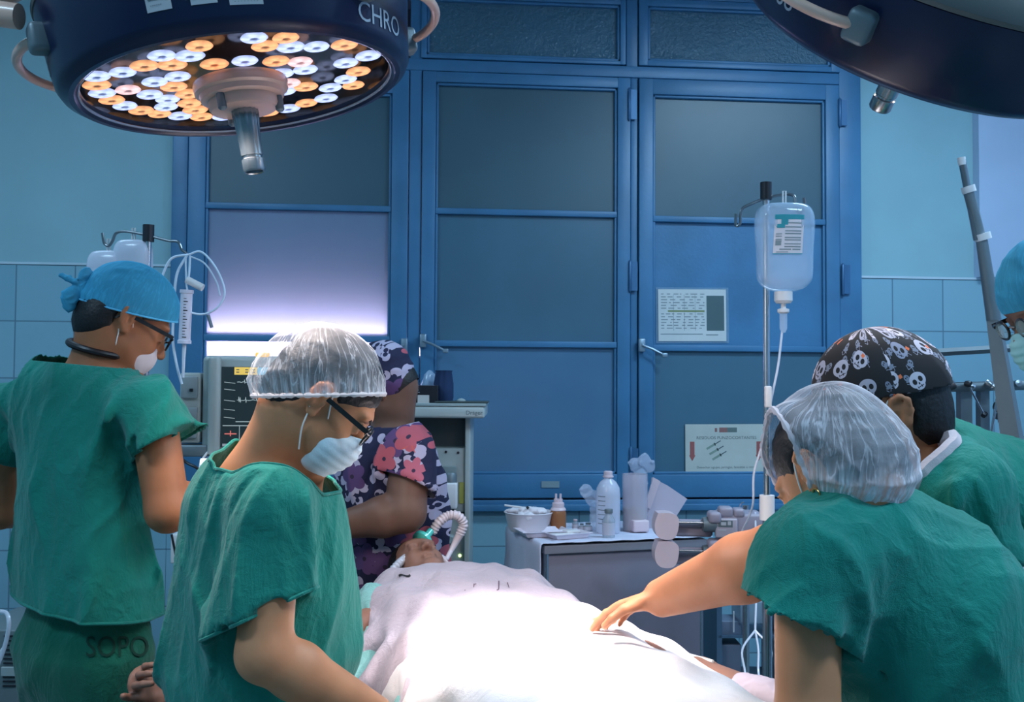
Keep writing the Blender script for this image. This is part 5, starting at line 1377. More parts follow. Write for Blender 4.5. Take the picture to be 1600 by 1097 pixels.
def skullcloth(name):
    "black cloth printed with plain white skulls, little ghosts and orange squares"
    m = mat(name, (0.02, 0.018, 0.02), 0.85); nt = NT(m); (x, y, z), ob = coords(nt)
    # x = forward on the head, z = up, y = left; unrolled round the head
    az = (x+0.01).atan2(y*-1.0+0.0001)
    def vor(scale, off, rnd):
        v = comb(nt, az*0.105*scale+off, z*scale+off*0.6, 0.0)
        n = nt.new('ShaderNodeTexVoronoi'); n.voronoi_dimensions = '2D'; n.inputs['Scale'].default_value = 1.0; n.inputs['Randomness'].default_value = rnd
        nt.t.links.new(v, n.inputs['Vector'])
        sp = nt.new('ShaderNodeSeparateXYZ'); nt.t.links.new(n.outputs['Position'], sp.inputs[0])
        sv = nt.new('ShaderNodeSeparateXYZ'); nt.t.links.new(v, sv.inputs[0])
        sc = nt.new('ShaderNodeSeparateXYZ'); nt.t.links.new(n.outputs['Color'], sc.inputs[0])
        dx = S(nt, sv.outputs[0])-S(nt, sp.outputs[0]); dy = S(nt, sv.outputs[1])-S(nt, sp.outputs[1])
        c = [S(nt, sc.outputs[i]) for i in range(3)]
        t = (c[0]-0.5)*2.6; cs, sn = t.cos(), t.sin()
        return dx*cs+dy*sn, dy*cs-dx*sn, c
    def circ(u, v, cx, cy, rx, ry): return (((u-cx)*(1/rx)).pow(2.0)+((v-cy)*(1/ry)).pow(2.0)).lt(1.0)
    base = (0.014, 0.012, 0.014)
    u, v, c = vor(40.0, 3.7, 0.75)            # small grey ghosts
    g = circ(u, v, 0, .05, .20, .24).max(circ(u, v, 0, -.14, .26, .10))*c[1].gt(.25)
    e = circ(u, v, -.07, .08, .045, .06).max(circ(u, v, .07, .08, .045, .06))
    col = mixc(nt, g, base, (0.20, 0.21, 0.27)); col = mixc(nt, e*g, col, base)
    w = (v-(u*16.0).sin()*0.10+.36).abs().lt(.035)*u.abs().lt(.3)
    col = mixc(nt, w*c[1].gt(.4), col, (0.30, 0.29, 0.36))
    u, v, c = vor(21.0, 0.35, 0.55)            # large pale skulls
    k = c[1]; big = k.gt(0.25)
    sk = circ(u, v, 0, .06, .33, .28).max(circ(u, v, 0, -.16, .19, .14))
    ey = circ(u, v, -.13, .05, .085, .10).max(circ(u, v, .13, .05, .085, .10)).max(circ(u, v, 0, -.07, .03, .045))
    te = (v+.18).abs().lt(.014)*u.abs().lt(.13); te = te.max((u*38.0).sin().gt(.82)*(v+.18).abs().lt(.05)*u.abs().lt(.13))
    pale = mixc(nt, c[2], (0.62, 0.54, 0.60), (0.28, 0.28, 0.36))
    col = mixc(nt, sk*big, col, pale); col = mixc(nt, ey.max(te)*sk*big, col, base)
    u, v, c = vor(26.0, 8.2, 0.8)             # orange squares
    sq = u.abs().max(v.abs()).lt(.085)*c[1].gt(.62)
    col = mixc(nt, sq, col, (0.75, 0.16, 0.06))
    nt.t.links.new(col, bsdf(m).inputs['Base Color']); return m

# ---------------------------------------------------------------- people: builders
class Head:
    "head frame: x forward, y left, z up, origin between the eyes and the back of the skull"
    def __init__(s, c, fwd, up, sc=1.0):
        s.c = np.asarray(c, float); f = nrm(fwd); u = nrm(np.asarray(up)-f*np.dot(up, f)); s.R = np.stack([f, np.cross(u, f), u], 1); s.s = sc
        s.M = np.eye(4); s.M[:3, :3] = s.R; s.M[:3, 3] = s.c
    def w(s, x, y, z): return s.R@(np.array([x, y, z])*s.s)+s.c
    def d(s, x, y, z): return s.R@np.array([x, y, z])
def head_sdf(s, h, nose=True):
    k = h.s; E = lambda c, r, kk=.02, op='u': s.ell(h.w(*c), np.array(r)*k, h.R, kk*k, op)
    E((-.012, 0, .040), (.098, .076, .088)); E((.03, 0, -.025), (.062, .062, .085), .03)
    E((-.045, 0, -.01), (.055, .060, .07), .03)
    s.cone(h.w(.02, .045, -.055), h.w(.072, .014, -.106), .020*k, .020*k, .025*k); s.cone(h.w(.02, -.045, -.055), h.w(.072, -.014, -.106), .020*k, .020*k, .025*k)
    E((.075, 0, -.104), (.020, .022, .017), .02)
    E((.052, .034, -.03), (.028, .022, .026), .02); E((.052, -.034, -.03), (.028, .022, .026), .02)
    E((.080, 0, .028), (.018, .050, .012), .016)
    for y in (.031, -.031): E((.094, y, .004), (.016, .019, .013), .012, 's'); E((.078, y, .003), (.0135, .0135, .0125), .003)
    for y in (.031, -.031): E((.086, y, .0135), (.008, .018, .004), .005); E((.086, y, -.008), (.006, .015, .003), .005)
    s.cone(h.w(.086, 0, .012), h.w(.110, 0, -.032), .008*k, .011*k, .012*k)
    for y in (.011, -.011): E((.099, y, -.036), (.011, .008, .008), .006)
    for y in (.007, -.007): E((.103, y, -.045), (.005, .0035, .004), .003, 's')
    E((.088, 0, -.066), (.011, .024, .0065), .007); E((.086, 0, -.077), (.011, .020, .0075), .007)
    E((.098, 0, -.0712), (.014, .022, .0014), .003, 's')
    for sg in (1, -1):                                            # ears
        y = .074*sg
        rim = [(.004, y, .012), (.000, y+.008*sg, .026), (-.012, y+.013*sg, .031), (-.024, y+.013*sg, .022), (-.026, y+.011*sg, .006), (-.020, y+.008*sg, -.012), (-.008, y+.003*sg, -.027), (.001, y, -.026), (.004, y, -.014)]
        E((-.010, y+.003*sg, .003), (.017, .007, .028), .008)
        for i in range(len(rim)-1): s.cone(h.w(*rim[i]), h.w(*rim[i+1]), .0042*k, .0042*k, .004*k)
        E((-.004, y+.011*sg, -.002), (.007, .007, .010), .004, 's')
        s.cone(h.w(-.018, y+.011*sg, .016), h.w(-.014, y+.009*sg, -.008), .003*k, .003*k, .003*k)
        E((.004, y+.004*sg, -.003), (.004, .004, .006), .003)
        E((-.002, y+.003*sg, -.026), (.008, .005, .008), .006)
def hand_sdf(s, wrist, fdir, palm, k=1.0, curl=0.5, thumb=1, spread=0.12, curls=None):
    "wrist point, finger direction, palm-facing direction; thumb=+1 puts the thumb on the cross(fdir,palm) side"
    f = nrm(fdir); n = nrm(np.asarray(palm)-f*np.dot(palm, f)); sd = np.cross(f, n)*thumb
    Pq = lambda a, b, c: wrist+(f*a+sd*b+n*c)*k
    s.flat(Pq(.01, .004, 0), Pq(.045, .004, 0), .026*k, .036*k, n, .42, .02)
    s.flat(Pq(.045, .006, 0), Pq(.080, .0, 0), .036*k, .040*k, n, .32, .02)
    s.cone(Pq(.02, .022, .006), Pq(.055, .030, .008), .014*k, .012*k, .012*k)
    L = [(.042, .026, .021), (.046, .030, .022), (.043, .027, .021), (.034, .021, .019)]
    for i, y in enumerate((.030, .010, -.011, -.031)):
        c = curl if curls is None else curls[i]
        p = Pq(.084-(.004 if i in (0, 3) else 0)-(.006 if i == 3 else 0), y, 0); a = .25*c; sp = (1.5-i)*spread*.5
        r = (.0092, .0095, .009, .0078)[i]*k
        for j in range(3):
            a += c*(.55, .85, .55)[j]
            dr = nrm(f*math.cos(a)+n*math.sin(a)+sd*sp*math.cos(a)); q = p+dr*L[i][j]*k
            s.cone(p, q, r, r*.9, .004*k if j else .008*k); p = q; r *= .9
    p = Pq(.030, .034, .004); dr = nrm(f*.62+sd*.75+n*.25); q = p+dr*.040*k; s.cone(p, q, .013*k, .0105*k, .008*k)
    dr = nrm(f*.85+sd*.35+n*.45); q2 = q+dr*.030*k; s.cone(q, q2, .0105*k, .009*k, .004*k)
    dr = nrm(f*.9+sd*.05+n*.5); s.cone(q2, q2+dr*.024*k, .009*k, .0078*k, .004*k)
def arm_sdf(s, sh, el, wr, k=1.0, r=(.050, .040, .041, .026)):
    s.cone(sh, el, r[0]*k, r[1]*k, .02)
    m = el+(wr-el)*.28
    s.cone(el, m, r[2]*k*.95, r[2]*k*1.02, .02); s.cone(m, wr, r[2]*k*1.02, r[3]*k, .02)
def legs_sdf(s, pel, side, foot, h, k=1.0, r=(.085, .055, .04)):
    for sg in (1, -1):
        hip = pel+side*.085*sg*k-ZZ*.03; fl = np.array([*(pel+side*.11*sg+foot*.02)[:2], .09])
        kn = (hip+fl)/2+foot*.015
        s.cone(hip, kn, r[0]*k, r[1]*k, .03); s.cone(kn, fl, r[1]*k, r[2]*k, .03)
def shoes(t, pel, side, foot, m):
    for sg in (1, -1):
        a = np.array([*(pel+side*.11*sg-foot*.03)[:2], .045]); s = SDF()
        s.flat(a-foot*.02, a+foot*.17+ZZ*-.008, .042, .046, ZZ, .8, .02); s.cone(a+ZZ*.02, a+ZZ*.06, .042, .045, .03)
        V, F = s.mesh(.012); V[:, 2] = np.maximum(V[:, 2], .001); link('shoe', V, F, m, t, True)
def glasses(t, h, m=m_glass_f, lens=True):
    b = MB(); k = h.s
    for sg in (1, -1):
        rim = [h.w(.108+.004*math.cos(a), sg*.034+.025*math.cos(a), .000+.018*math.sin(a)) for a in np.linspace(0, 2*PI, 25)[:-1]]
        b.tube(rim, .0026*k, 8, closed=True)
        b.tube([h.w(.106, sg*.058, .008), h.w(.098, sg*.074, .010)], .0035*k, 8)
        ff = frame(h.w(.04, sg*.079, .010), h.d(1, 0, 0), h.d(0, 0, 1))
        b.box((0, 0, 0), (.118*k, .003*k, .009*k), ff); b.tube([h.w(-.02, sg*.082, .009), h.w(-.035, sg*.080, -.012)], .003*k, 6)
    b.tube([h.w(.108, -.010, .004), h.w(.112, 0, .007), h.w(.108, .010, .004)], .0022*k, 8)
    g = b.build('spectacles', m, t, smooth=True)
    if lens:
        for sg in (1, -1):
            ff = frame(h.w(.108, sg*.034, 0), h.d(0, 1, 0), h.d(1, 0, 0)); MB().lathe([(0.0001, .001), (.018*k, .0005), (.0245*k, 0), (0.0001, -.0002)], ff, 24, fn=lambda a, z: 1-.25*abs(math.sin(a))).build('lens', m_lens, g, smooth=True)
    return g
def mask(t, h, m, pleat=True):
    s = SDF(); k = h.s
    E = lambda c, r, kk=.02, op='u': s.ell(h.w(*c), np.array(r)*k, h.R, kk*k, op)
    E((.056, 0, -.055), (.060, .062, .056)); E((.084, 0, -.045), (.034, .030, .040), .03); E((.058, 0, -.098), (.038, .042, .028), .03)
    if pleat: s.disp.append(lambda p, d: d-.0011*k*np.sin(((p-h.c)@h.R)[:, 2]/(k*.0026))*np.clip((((p-h.c)@h.R)[:, 0]/k-.03)*12, 0, 1))
    o = sdfobj('face_mask', s, .0045*k, m, t, [(h.w(.022, 0, -.06), h.d(-1, 0, -.15), h.w(.022, 0, -.06), 1), (h.w(.08, 0, -.017), h.d(-.30, 0, 1), h.w(.05, 0, -.05), 1)], thick=.0018)
    for sg in (1, -1):
        b = MB(); b.tube(spline([h.w(.034, sg*.060, -.026), h.w(.018, sg*.074, .002), h.w(.004, sg*.080, .026), h.w(-.008, sg*.084, .034)], 5), .0016*k, 6)
        b.tube(spline([h.w(.026, sg*.055, -.095), h.w(.004, sg*.072, -.060), h.w(-.008, sg*.080, -.026), h.w(-.012, sg*.082, -.020)], 5), .0016*k, 6)
        b.build('ear_loop', m_strap, o, smooth=True)
    return o
def haircap(t, h, low=-.03, name='hair', back=-.05, m=m_hair):
    "short hair: a shell over the skull, low at the nape"
    s = SDF(); k = h.s; E = lambda c, r, kk=.02, op='u': s.ell(h.w(*c), np.array(r)*k, h.R, kk*k, op)
    E((-.014, 0, .043), (.103, .0805, .092)); E((-.056, 0, -.016), (.060, .070, .072), .03)
    E((.135, 0, -.075), (.125, .2, .135), .006, 's')
    for sg in (1, -1): E((-.006, sg*.085, -.010), (.030, .034, .050), .006, 's')
    s.disp.append(folds(h.d(.3, .2, 1), .012, .0016, 3))
    o = sdfobj(name, s, .0055, m, t, [(h.w(0, 0, back), h.d(0, 0, -1), h.w(0, 0, 0), 1)])
    return o
H_BODY = 0.0055; H_CLOTH = 0.0065
def upv(h, a=0): return h
def seam(name, m, parent, pts, r=.004): return MB().tube(spline(pts, 6), r, 6).build(name, m, parent, smooth=True)
def trousers(t, pel, side, foot, m, k=1.0, flare=.0):
    s = SDF(); s.flat(pel+ZZ*.10, pel-ZZ*.02, .165*k, .205*k, foot, .68, .05)
    legs_sdf(s, pel, side, foot, None, k, (.108+flare, .088+flare, .082))
    s.disp.append(folds((0.1, .1, 1), .11, .010, 21)); s.disp.append(folds((0.5, .1, 1), .07, .005, 22))
    return sdfobj('trousers', s, .010, m, t, [((0, 0, .075), (0, 0, -1), pel-ZZ*.8, .8), (pel+ZZ*.17, (0, 0, 1), pel+ZZ*.2, .5)], thick=.003)

# ================================================================ A  man at the left, back to us, blue cap
def person_a():
    d = 2.3; t = thing('person', (*P(128, 900, d)[:2], 0), 'person at far left in green scrubs and blue tied cap, back turned, wearing glasses', 'person', 'surgical staff' if 0 else None)
    fw = nrm(C(.60, .80, 0)); sd = nrm(C(.80, -.60, 0))          # sd: to his right (towards us on the right)
    h = Head(P(207, 508, 2.26)-C(.043, -.065, -.01), C(.76, .46, -.46), C(.36, .22, .90), 1.0)
    pel = P(132, 985, d); pel = pel+fw*.0
    nb = P(150, 575, 2.30); ch = P(122, 690, d)
    s = SDF(); head_sdf(s, h)
    s.cone(h.w(-.035, 0, -.05), nb-ZZ*.03, .056, .066, .03); s.cone(h.w(.0, 0, -.05), nb+fw*.03-ZZ*.02, .055, .055, .03)
    s.flat(ch+ZZ*.03, pel+ZZ*.12, .145, .135, fw, .66, .05); s.flat(pel+ZZ*.1, pel-ZZ*.02, .135, .15, fw, .66, .05)
    shR = P(238, 645, 2.20); shL = P(20, 640, 2.44)
    s.cone(nb-ZZ*.07, shR, .05, .05, .05); s.cone(nb-ZZ*.07, shL, .05, .05, .05)
    elR = P(262, 798, 2.16); wrR = P(345, 765, 2.36); arm_sdf(s, shR, elR, wrR, 1.12, (.047, .043, .042, .027))
    hand_sdf(s, wrR, nrm(wrR-elR), C(0, .3, -1), 1.0, .5, -1)
    elL = P(0, 800, 2.50); wrL = P(60, 790, 2.76); arm_sdf(s, shL, elL, wrL, 1.05); hand_sdf(s, wrL, nrm(wrL-elL), C(0, .3, -1), 1.0, .5, 1)
    legs_sdf(s, pel, sd, fw, None, 1.0)
    sdfobj('body', s, H_BODY, sk_a, t)
    haircap(t, h, back=-.075)
    # blue cap
    s = SDF(); k = h.s
    s.ell(h.w(-.010, 0, .048), np.array((.116, .094, .100))*k, h.R); s.ell(h.w(-.085, 0, .012), np.array((.034, .045, .040))*k, h.R, .03)
    s.disp.append(fold(h.w(.02, -.08, .14), h.w(-.10, -.06, .09), .008, .006)); s.disp.append(fold(h.w(.00, -.06, .15), h.w(-.11, -.04, .06), .008, .007)); s.disp.append(fold(h.w(.06, -.07, .13), h.w(-.06, -.09, .10), .010, .006))
    s.disp.append(folds(h.d(1, 0, .25), .045, .005, 9, c=h.w(-.09, 0, .06), rad=.09)); s.disp.append(folds(h.d(1, 0, .2), .03, .0012, 10))
    cutA = (P(205, 493, 2.2), nrm(C(-.26, .05, -.96)), h.c, 1)
    o = sdfobj('surgical_cap', s, .005, m_bluecap, t, [cutA], thick=.0015, MW=h.M)
    s = SDF(); kn = h.w(-.115, -.012, .022)
    for p, r in (((0, 0, 0), (.018, .016, .018)), ((-.016, 0, .030), (.018, .012, .022)), ((-.022, -.005, -.030), (.020, .012, .028)), ((-.012, 0, -.048), (.015, .010, .018)), ((-.035, 0, .004), (.034, .012, .008))): s.ell(kn+h.d(*p), r, h.R, .008)
    s.disp.append(folds(h.d(.6, 0, 1), .018, .004, 4)); sdfobj('cap_knot', s, .004, m_bluecap, o, MW=h.M)
    rim_tube('cap_edge', o, mat('cap_edge_blue', (.10, .45, .68), .7), .0024)
    glasses(t, h); hm = Head(h.w(-.004, 0, -.012), h.d(1, 0, 0), h.d(0, 0, 1), .90); mask(t, hm, m_maskp, False)
    # stethoscope tube round the neck
    nk = (h.w(-.045, 0, -.03)+nb)/2-ZZ*.012
    na = nrm(h.w(-.045, 0, -.03)-nb); nf = frame(nk+na*.005, fw, nrm(na+C(.15, 0, 0)))
    b = MB(); pts = [fp(nf, .072*math.cos(a)+.005, .070*math.sin(a), 0) for a in np.linspace(0, 2*PI, 30, endpoint=False)]
    b.tube(pts, .0085, 10, closed=True); b.build('neck_cord', mat('black_rubber', (.012, .01, .012), .4), t, smooth=True)
    # scrub top
    s = SDF(); up = nb-ZZ*.055
    s.flat(ch+ZZ*.04, pel+ZZ*.02, .185, .228, fw, .66, .05)
    s.cone(up-fw*.02, shR+ZZ*.005, .078, .068, .06); s.cone(up-fw*.02, shL+ZZ*.005, .078, .068, .06); s.flat(up-ZZ*.03, ch, .14, .17, fw, .62, .06)
    dR = nrm(C(.476, .0, -.88)); shv = P(230, 632, 2.19); s.sleeve(shv, shv+dR*.12, .074, .092, shv+dR*.098, nrm(C(.49, -.05, -.87)), .035)
    dL = nrm(C(-.45, .0, -.9)); s.sleeve(shL-sd*.004, shL+dL*.14, .074, .095, shL+dL*.12, dL, .035)
    dn = C(0, 0, -1)
    for (x0, y0, x1, y1, w, a) in ((92, 560, 84, 960, .018, .012), (150, 570, 168, 700, .012, .008), (168, 640, 205, 820, .014, .013), (60, 570, 30, 780, .014, .010), (200, 700, 250, 960, .016, .012), (110, 600, 128, 900, .020, -.010), (215, 660, 205, 760, .012, -.012), (100, 552, 60, 620, .008, .006), (125, 552, 112, 640, .008, .006)):
        s.disp.append(fold(P(x0, y0, 2.12), P(x1, y1, 2.12), w, a))
    s.disp.append(folds((0.05, 0.02, 1), .12, .020, 2)); s.disp.append(folds((.3, 0, 1), .06, .0045, 12)); s.disp.append(folds((.6, 0, .8), .035, .003, 13, c=up, rad=.16))
    na = nrm(h.w(-.045, 0, -.03)-nb); s.cone(nb-ZZ*.06, nb+na*.01, .085, .074, .03)
    hem0 = P(130, 967, 2.15)
    so = sdfobj('scrub_top', s, H_CLOTH, m_scrub, t, [
        (hem0, nrm(C(-.13, .0, -1)), hem0, .6),
        (nb+na*.004, nrm(na+C(.0, .1, .5)), nb+ZZ*.09, .16)], thick=.003)
    rim_tube('hem', so, m_hem, .004)
    tr = trousers(t, pel-ZZ*.02, sd, fw, m_scrub2); shoes(t, pel, sd, fw, m_white)
    # stencilled letters on the seat of the trousers
    project_text('stencil_letters', tr, 'SOPO', 46, 183, 1010, mat('stencil_dark', (.001, .035, .022), .9), sx=.82, lift=.003)
person_a()

# ================================================================ B  front figure with white bouffant cap
def person_b():
    d = 1.80; t = thing('person', (*P(390, 1000, 1.88)[:2], 0), 'person in green scrubs with white hair net, glasses and blue mask beside the patient', 'person')
    fw = nrm(C(.93, .36, 0)); sd = nrm(C(.36, -.93, 0))
    h = Head(P(505, 624, 1.80), C(.75, .15, -.65), C(.64, .08, .76), .98)
    nb = P(432, 752, 1.84); ch = P(410, 850, 1.86); pel = P(400, 1130, 1.88)
    s = SDF(); head_sdf(s, h)
    s.cone(h.w(-.040, 0, -.050), nb-ZZ*.03, .052, .062, .03); s.cone(h.w(-.03, 0, -.05), P(384, 755, 1.85), .045, .056, .04); s.cone(h.w(-.005, 0, -.06), nb+fw*.035-ZZ*.02, .050, .052, .03)
    s.flat(ch+ZZ*.04, pel+ZZ*.10, .130, .125, fw, .62, .05); s.flat(pel+ZZ*.08, pel-ZZ*.02, .135, .155, fw, .66, .05)
    shR = P(425, 790, 1.70); shL = P(440, 790, 2.02)
    s.cone(nb-ZZ*.05, shR, .045, .046, .05); s.cone(nb-ZZ*.05, shL, .045, .046, .05)
    elR = P(413, 1022, 1.63); wrR = P(588, 1112, 1.74); arm_sdf(s, shR, elR, wrR, 1.08, (.048, .043, .043, .026))
    hand_sdf(s, wrR, nrm(wrR-elR), C(0, 0, -1), .95, .35, 1)
    elL = P(470, 1040, 2.08); wrL = P(590, 1125, 2.0); arm_sdf(s, shL, elL, wrL, 1.0); hand_sdf(s, wrL, nrm(wrL-elL), C(0, 0, -1), .95, .35, -1)
    legs_sdf(s, pel, sd, fw, None, 1.0)
    sdfobj('body', s, H_BODY-.0005, sk_b, t)
    haircap(t, h, back=-.085)
    b = MB(); b.tube([h.w(.099, -.018, .022), h.w(.093, -.032, .028), h.w(.078, -.048, .024)], [.002, .0035, .0015], 6); b.build('eyebrow', m_hair, t, smooth=True)
    s = SDF(); cR = np.stack([nrm(C(.97, .15, -.12)), nrm(C(-.15, .98, 0)), nrm(C(.12, 0, .99))], 1); s.ell(P(500, 584, 1.80), (.118, .102, .097), cR); s.ell(P(430, 598, 1.80), (.040, .070, .036), cR, .05); s.ell(h.w(.050, 0, .040), (.050, .070, .045), h.R, .04)
    cc = P(497, 612, 1.80); s.disp.append(lambda p, dd: dd-.0030*np.sin(np.arctan2((p-cc)@CFY, (p-cc)@CRX)*34)*np.clip((.035-(p-cc)@ZZ)*22, 0, 1))
    s.disp.append(folds(h.d(1, 0, .3), .04, .0035, 6)); s.disp.append(folds(h.d(.3, 0, 1), .03, .0018, 7))
    mw = np.eye(4); mw[:3, 0] = CRX; mw[:3, 1] = CFY; mw[:3, 2] = ZZ; mw[:3, 3] = P(497, 612, 1.80)
    o = sdfobj('hair_net_cap', s, .005, m_gauze, t, [(P(497, 617, 1.80), nrm(C(.02, 0, -1)), h.c, 1)], thick=0, MW=mw)
    rim_tube('elastic_edge', o, mat('elastic_gauze', (.78, .72, .72), .8, alpha=.75), .0042, wob=.3)
    glasses(t, h); mask(t, h, m_mask)
    # scrub top
    s = SDF()
    s.flat(ch+ZZ*.05, pel+ZZ*.0, .175, .20, fw, .80, .05); s.flat(nb-ZZ*.07, ch+ZZ*.02, .10, .15, fw, .74, .06)
    s.cone(nb-ZZ*.035-fw*.01, shR+ZZ*.0, .080, .070, .06); s.cone(nb-ZZ*.035-fw*.01, shL, .080, .070, .06)
    s.cone(ch+fw*.05, P(470, 1000, 1.9), .13, .125, .06); s.cone(P(345, 800, 1.88), P(330, 1040, 1.88), .075, .10, .06)
    dR = nrm(C(-.03, -.12, -1)); eR = shR+dR*.18; s.sleeve(shR+C(.0, .005, 0), eR, .076, .094, P(425, 950, 1.6), nrm(C(.42, -.10, -.90)), .035)
    dL = nrm(C(.04, .15, -1)); s.sleeve(shL, shL+dL*.18, .070, .088, shL+dL*.17, dL, .03)
    for (x0, y0, x1, y1, w, a, dd) in ((338, 830, 395, 745, .010, -.010, 1.66), (338, 880, 345, 960, .010, -.012, 1.68), (330, 900, 318, 1090, .018, .012, 1.68), (300, 820, 270, 1060, .020, .014, 1.72), (440, 760, 437, 900, .007, .007, 1.60),
                                       (480, 760, 500, 900, .012, .010, 1.66), (505, 800, 525, 960, .010, .010, 1.70), (490, 960, 500, 1080, .010, .012, 1.74), (525, 900, 530, 1080, .010, -.012, 1.76), (370, 715, 430, 725, .008, .006, 1.74), (352, 722, 318, 850, .012, .008, 1.72), (300, 960, 285, 1090, .014, -.012, 1.68)):
        s.disp.append(fold(P(x0, y0, dd), P(x1, y1, dd), w, a))
    s.disp.append(folds((0.08, 0.02, 1), .11, .018, 33)); s.disp.append(folds((-.35, 0, 1), .055, .005, 34))
    na = nrm(h.w(-.05, 0, -.035)-(nb-ZZ*.03)); s.cone(nb-ZZ*.06, nb+na*.02, .085, .071, .03); s.disp.append(folds((.9, 0, .5), .03, .0025, 35, c=nb, rad=.14))
    so = sdfobj('scrub_top', s, H_CLOTH-.0005, m_scrub, t, [
        (pel+ZZ*.0, (0, 0, -1), pel, .5), (nb+na*.010, nrm(na+C(.25, .0, .55)), nb+ZZ*.09+C(.02, 0, 0), .15)], thick=.003)
    for i in range(3): rim_tube('hem', so, m_hem, .0035, i)
    trousers(t, pel-ZZ*.06, sd, fw, m_scrub2); shoes(t, pel, sd, fw, m_white)
person_b()

# ================================================================ C  nurse in flowered scrubs
def person_c():
    global FLO
    d = 3.25; loc = (*P(600, 900, d)[:2], 0); FLO = P(600, 800, 3.0)
    t = thing('person', loc, 'person in navy floral scrubs and matching cap behind the front left figure', 'person')
    fw = nrm(C(-.80, -.60, 0)); sd = nrm(C(-.60, .80, 0))   # her right
    fw = nrm(C(-.95, .25, 0)); sd = nrm(C(.25, .95, 0))
    h = Head(P(599, 606, 3.25), C(-.72, .25, -.62), C(-.55, .0, .83), 1.06)
    nb = P(614, 674, 3.25); ch = P(606, 755, 3.25); pel = P(606, 930, 3.30)
    s = SDF(); head_sdf(s, h)
    s.cone(h.w(-.045, 0, -.03), nb-ZZ*.04, .060, .066, .03); s.flat(ch+ZZ*.04, pel+ZZ*.1, .15, .15, fw, .8, .05); s.flat(pel+ZZ*.1, pel, .15, .17, fw, .75, .05)
    shN = P(640, 712, 3.10); shF = P(612, 712, 3.44)
    s.cone(nb-ZZ*.05, shN, .05, .055, .05); s.cone(nb-ZZ*.05, shF, .05, .055, .05)
    el = P(634, 800, 3.04); wr = P(508, 826, 3.04); arm_sdf(s, shN, el, wr, 1.30, (.052, .050, .048, .028)); hand_sdf(s, wr, nrm(wr-el), C(0, 0, -1), 1.0, .5, -1)
    e2 = P(600, 810, 3.46); w2 = P(500, 815, 3.36); arm_sdf(s, shF, e2, w2, 1.2); hand_sdf(s, w2, nrm(w2-e2), C(0, 0, -1), 1.0, .5, 1)
    legs_sdf(s, pel, sd, fw, None, 1.1)
    sdfobj('body', s, .007, sk_c, t)
    mf = floral('floral_cloth'); mt = np.eye(4); mt[:3, 3] = FLO
    haircap(t, h, back=-.05)
    s = SDF(); s.ell(h.w(-.022, 0, .050), (.120, .100, .096), h.R); s.ell(P(614, 592, 3.25), (.075, .10, .085), k=.03); s.disp.append(folds(h.d(1, 0, .3), .05, .005, 2))
    sdfobj('surgical_cap', s, .007, mf, t, [(P(610, 620, 3.25), nrm(C(-.1, 0, -1)), h.c, 1)], thick=.002, MW=mt)
    s = SDF(); s.flat(ch+ZZ*.05, pel, .195, .20, fw, .86, .05); s.cone(nb-ZZ*.06, shN+ZZ*-.01, .085, .085, .06); s.cone(nb-ZZ*.06, shF, .085, .085, .06)
    s.cone(P(655, 760, 3.25), P(655, 880, 3.28), .10, .11, .06)
    dN = nrm(el-shN); s.sleeve(shN, shN+dN*.15, .088, .105, P(628, 752, 3.05), nrm(dN+C(-.35, -.1, 0)), .03); dF = nrm(e2-shF); s.sleeve(shF, shF+dF*.15, .085, .10, shF+dF*.14, dF, .03)
    s.disp.append(folds((0.1, .02, 1), .12, .012, 52)); s.disp.append(folds((.5, 0, 1), .06, .004, 53))
    s.disp.append(fold(P(600, 690, 3.09), P(560, 800, 3.06), .015, -.015))
    sdfobj('scrub_top', s, .008, mf, t, [(pel-ZZ*.02, (0, 0, -1), pel, .5), (nb+ZZ*.0, nrm(C(-.35, .1, 1)), nb+ZZ*.09, .14)], thick=.003, MW=mt)
    trousers(t, pel-ZZ*.03, sd, fw, mat('navy_trousers', (.012, .015, .05), .85), 1.05); shoes(t, pel, sd, fw, m_white)
person_c()

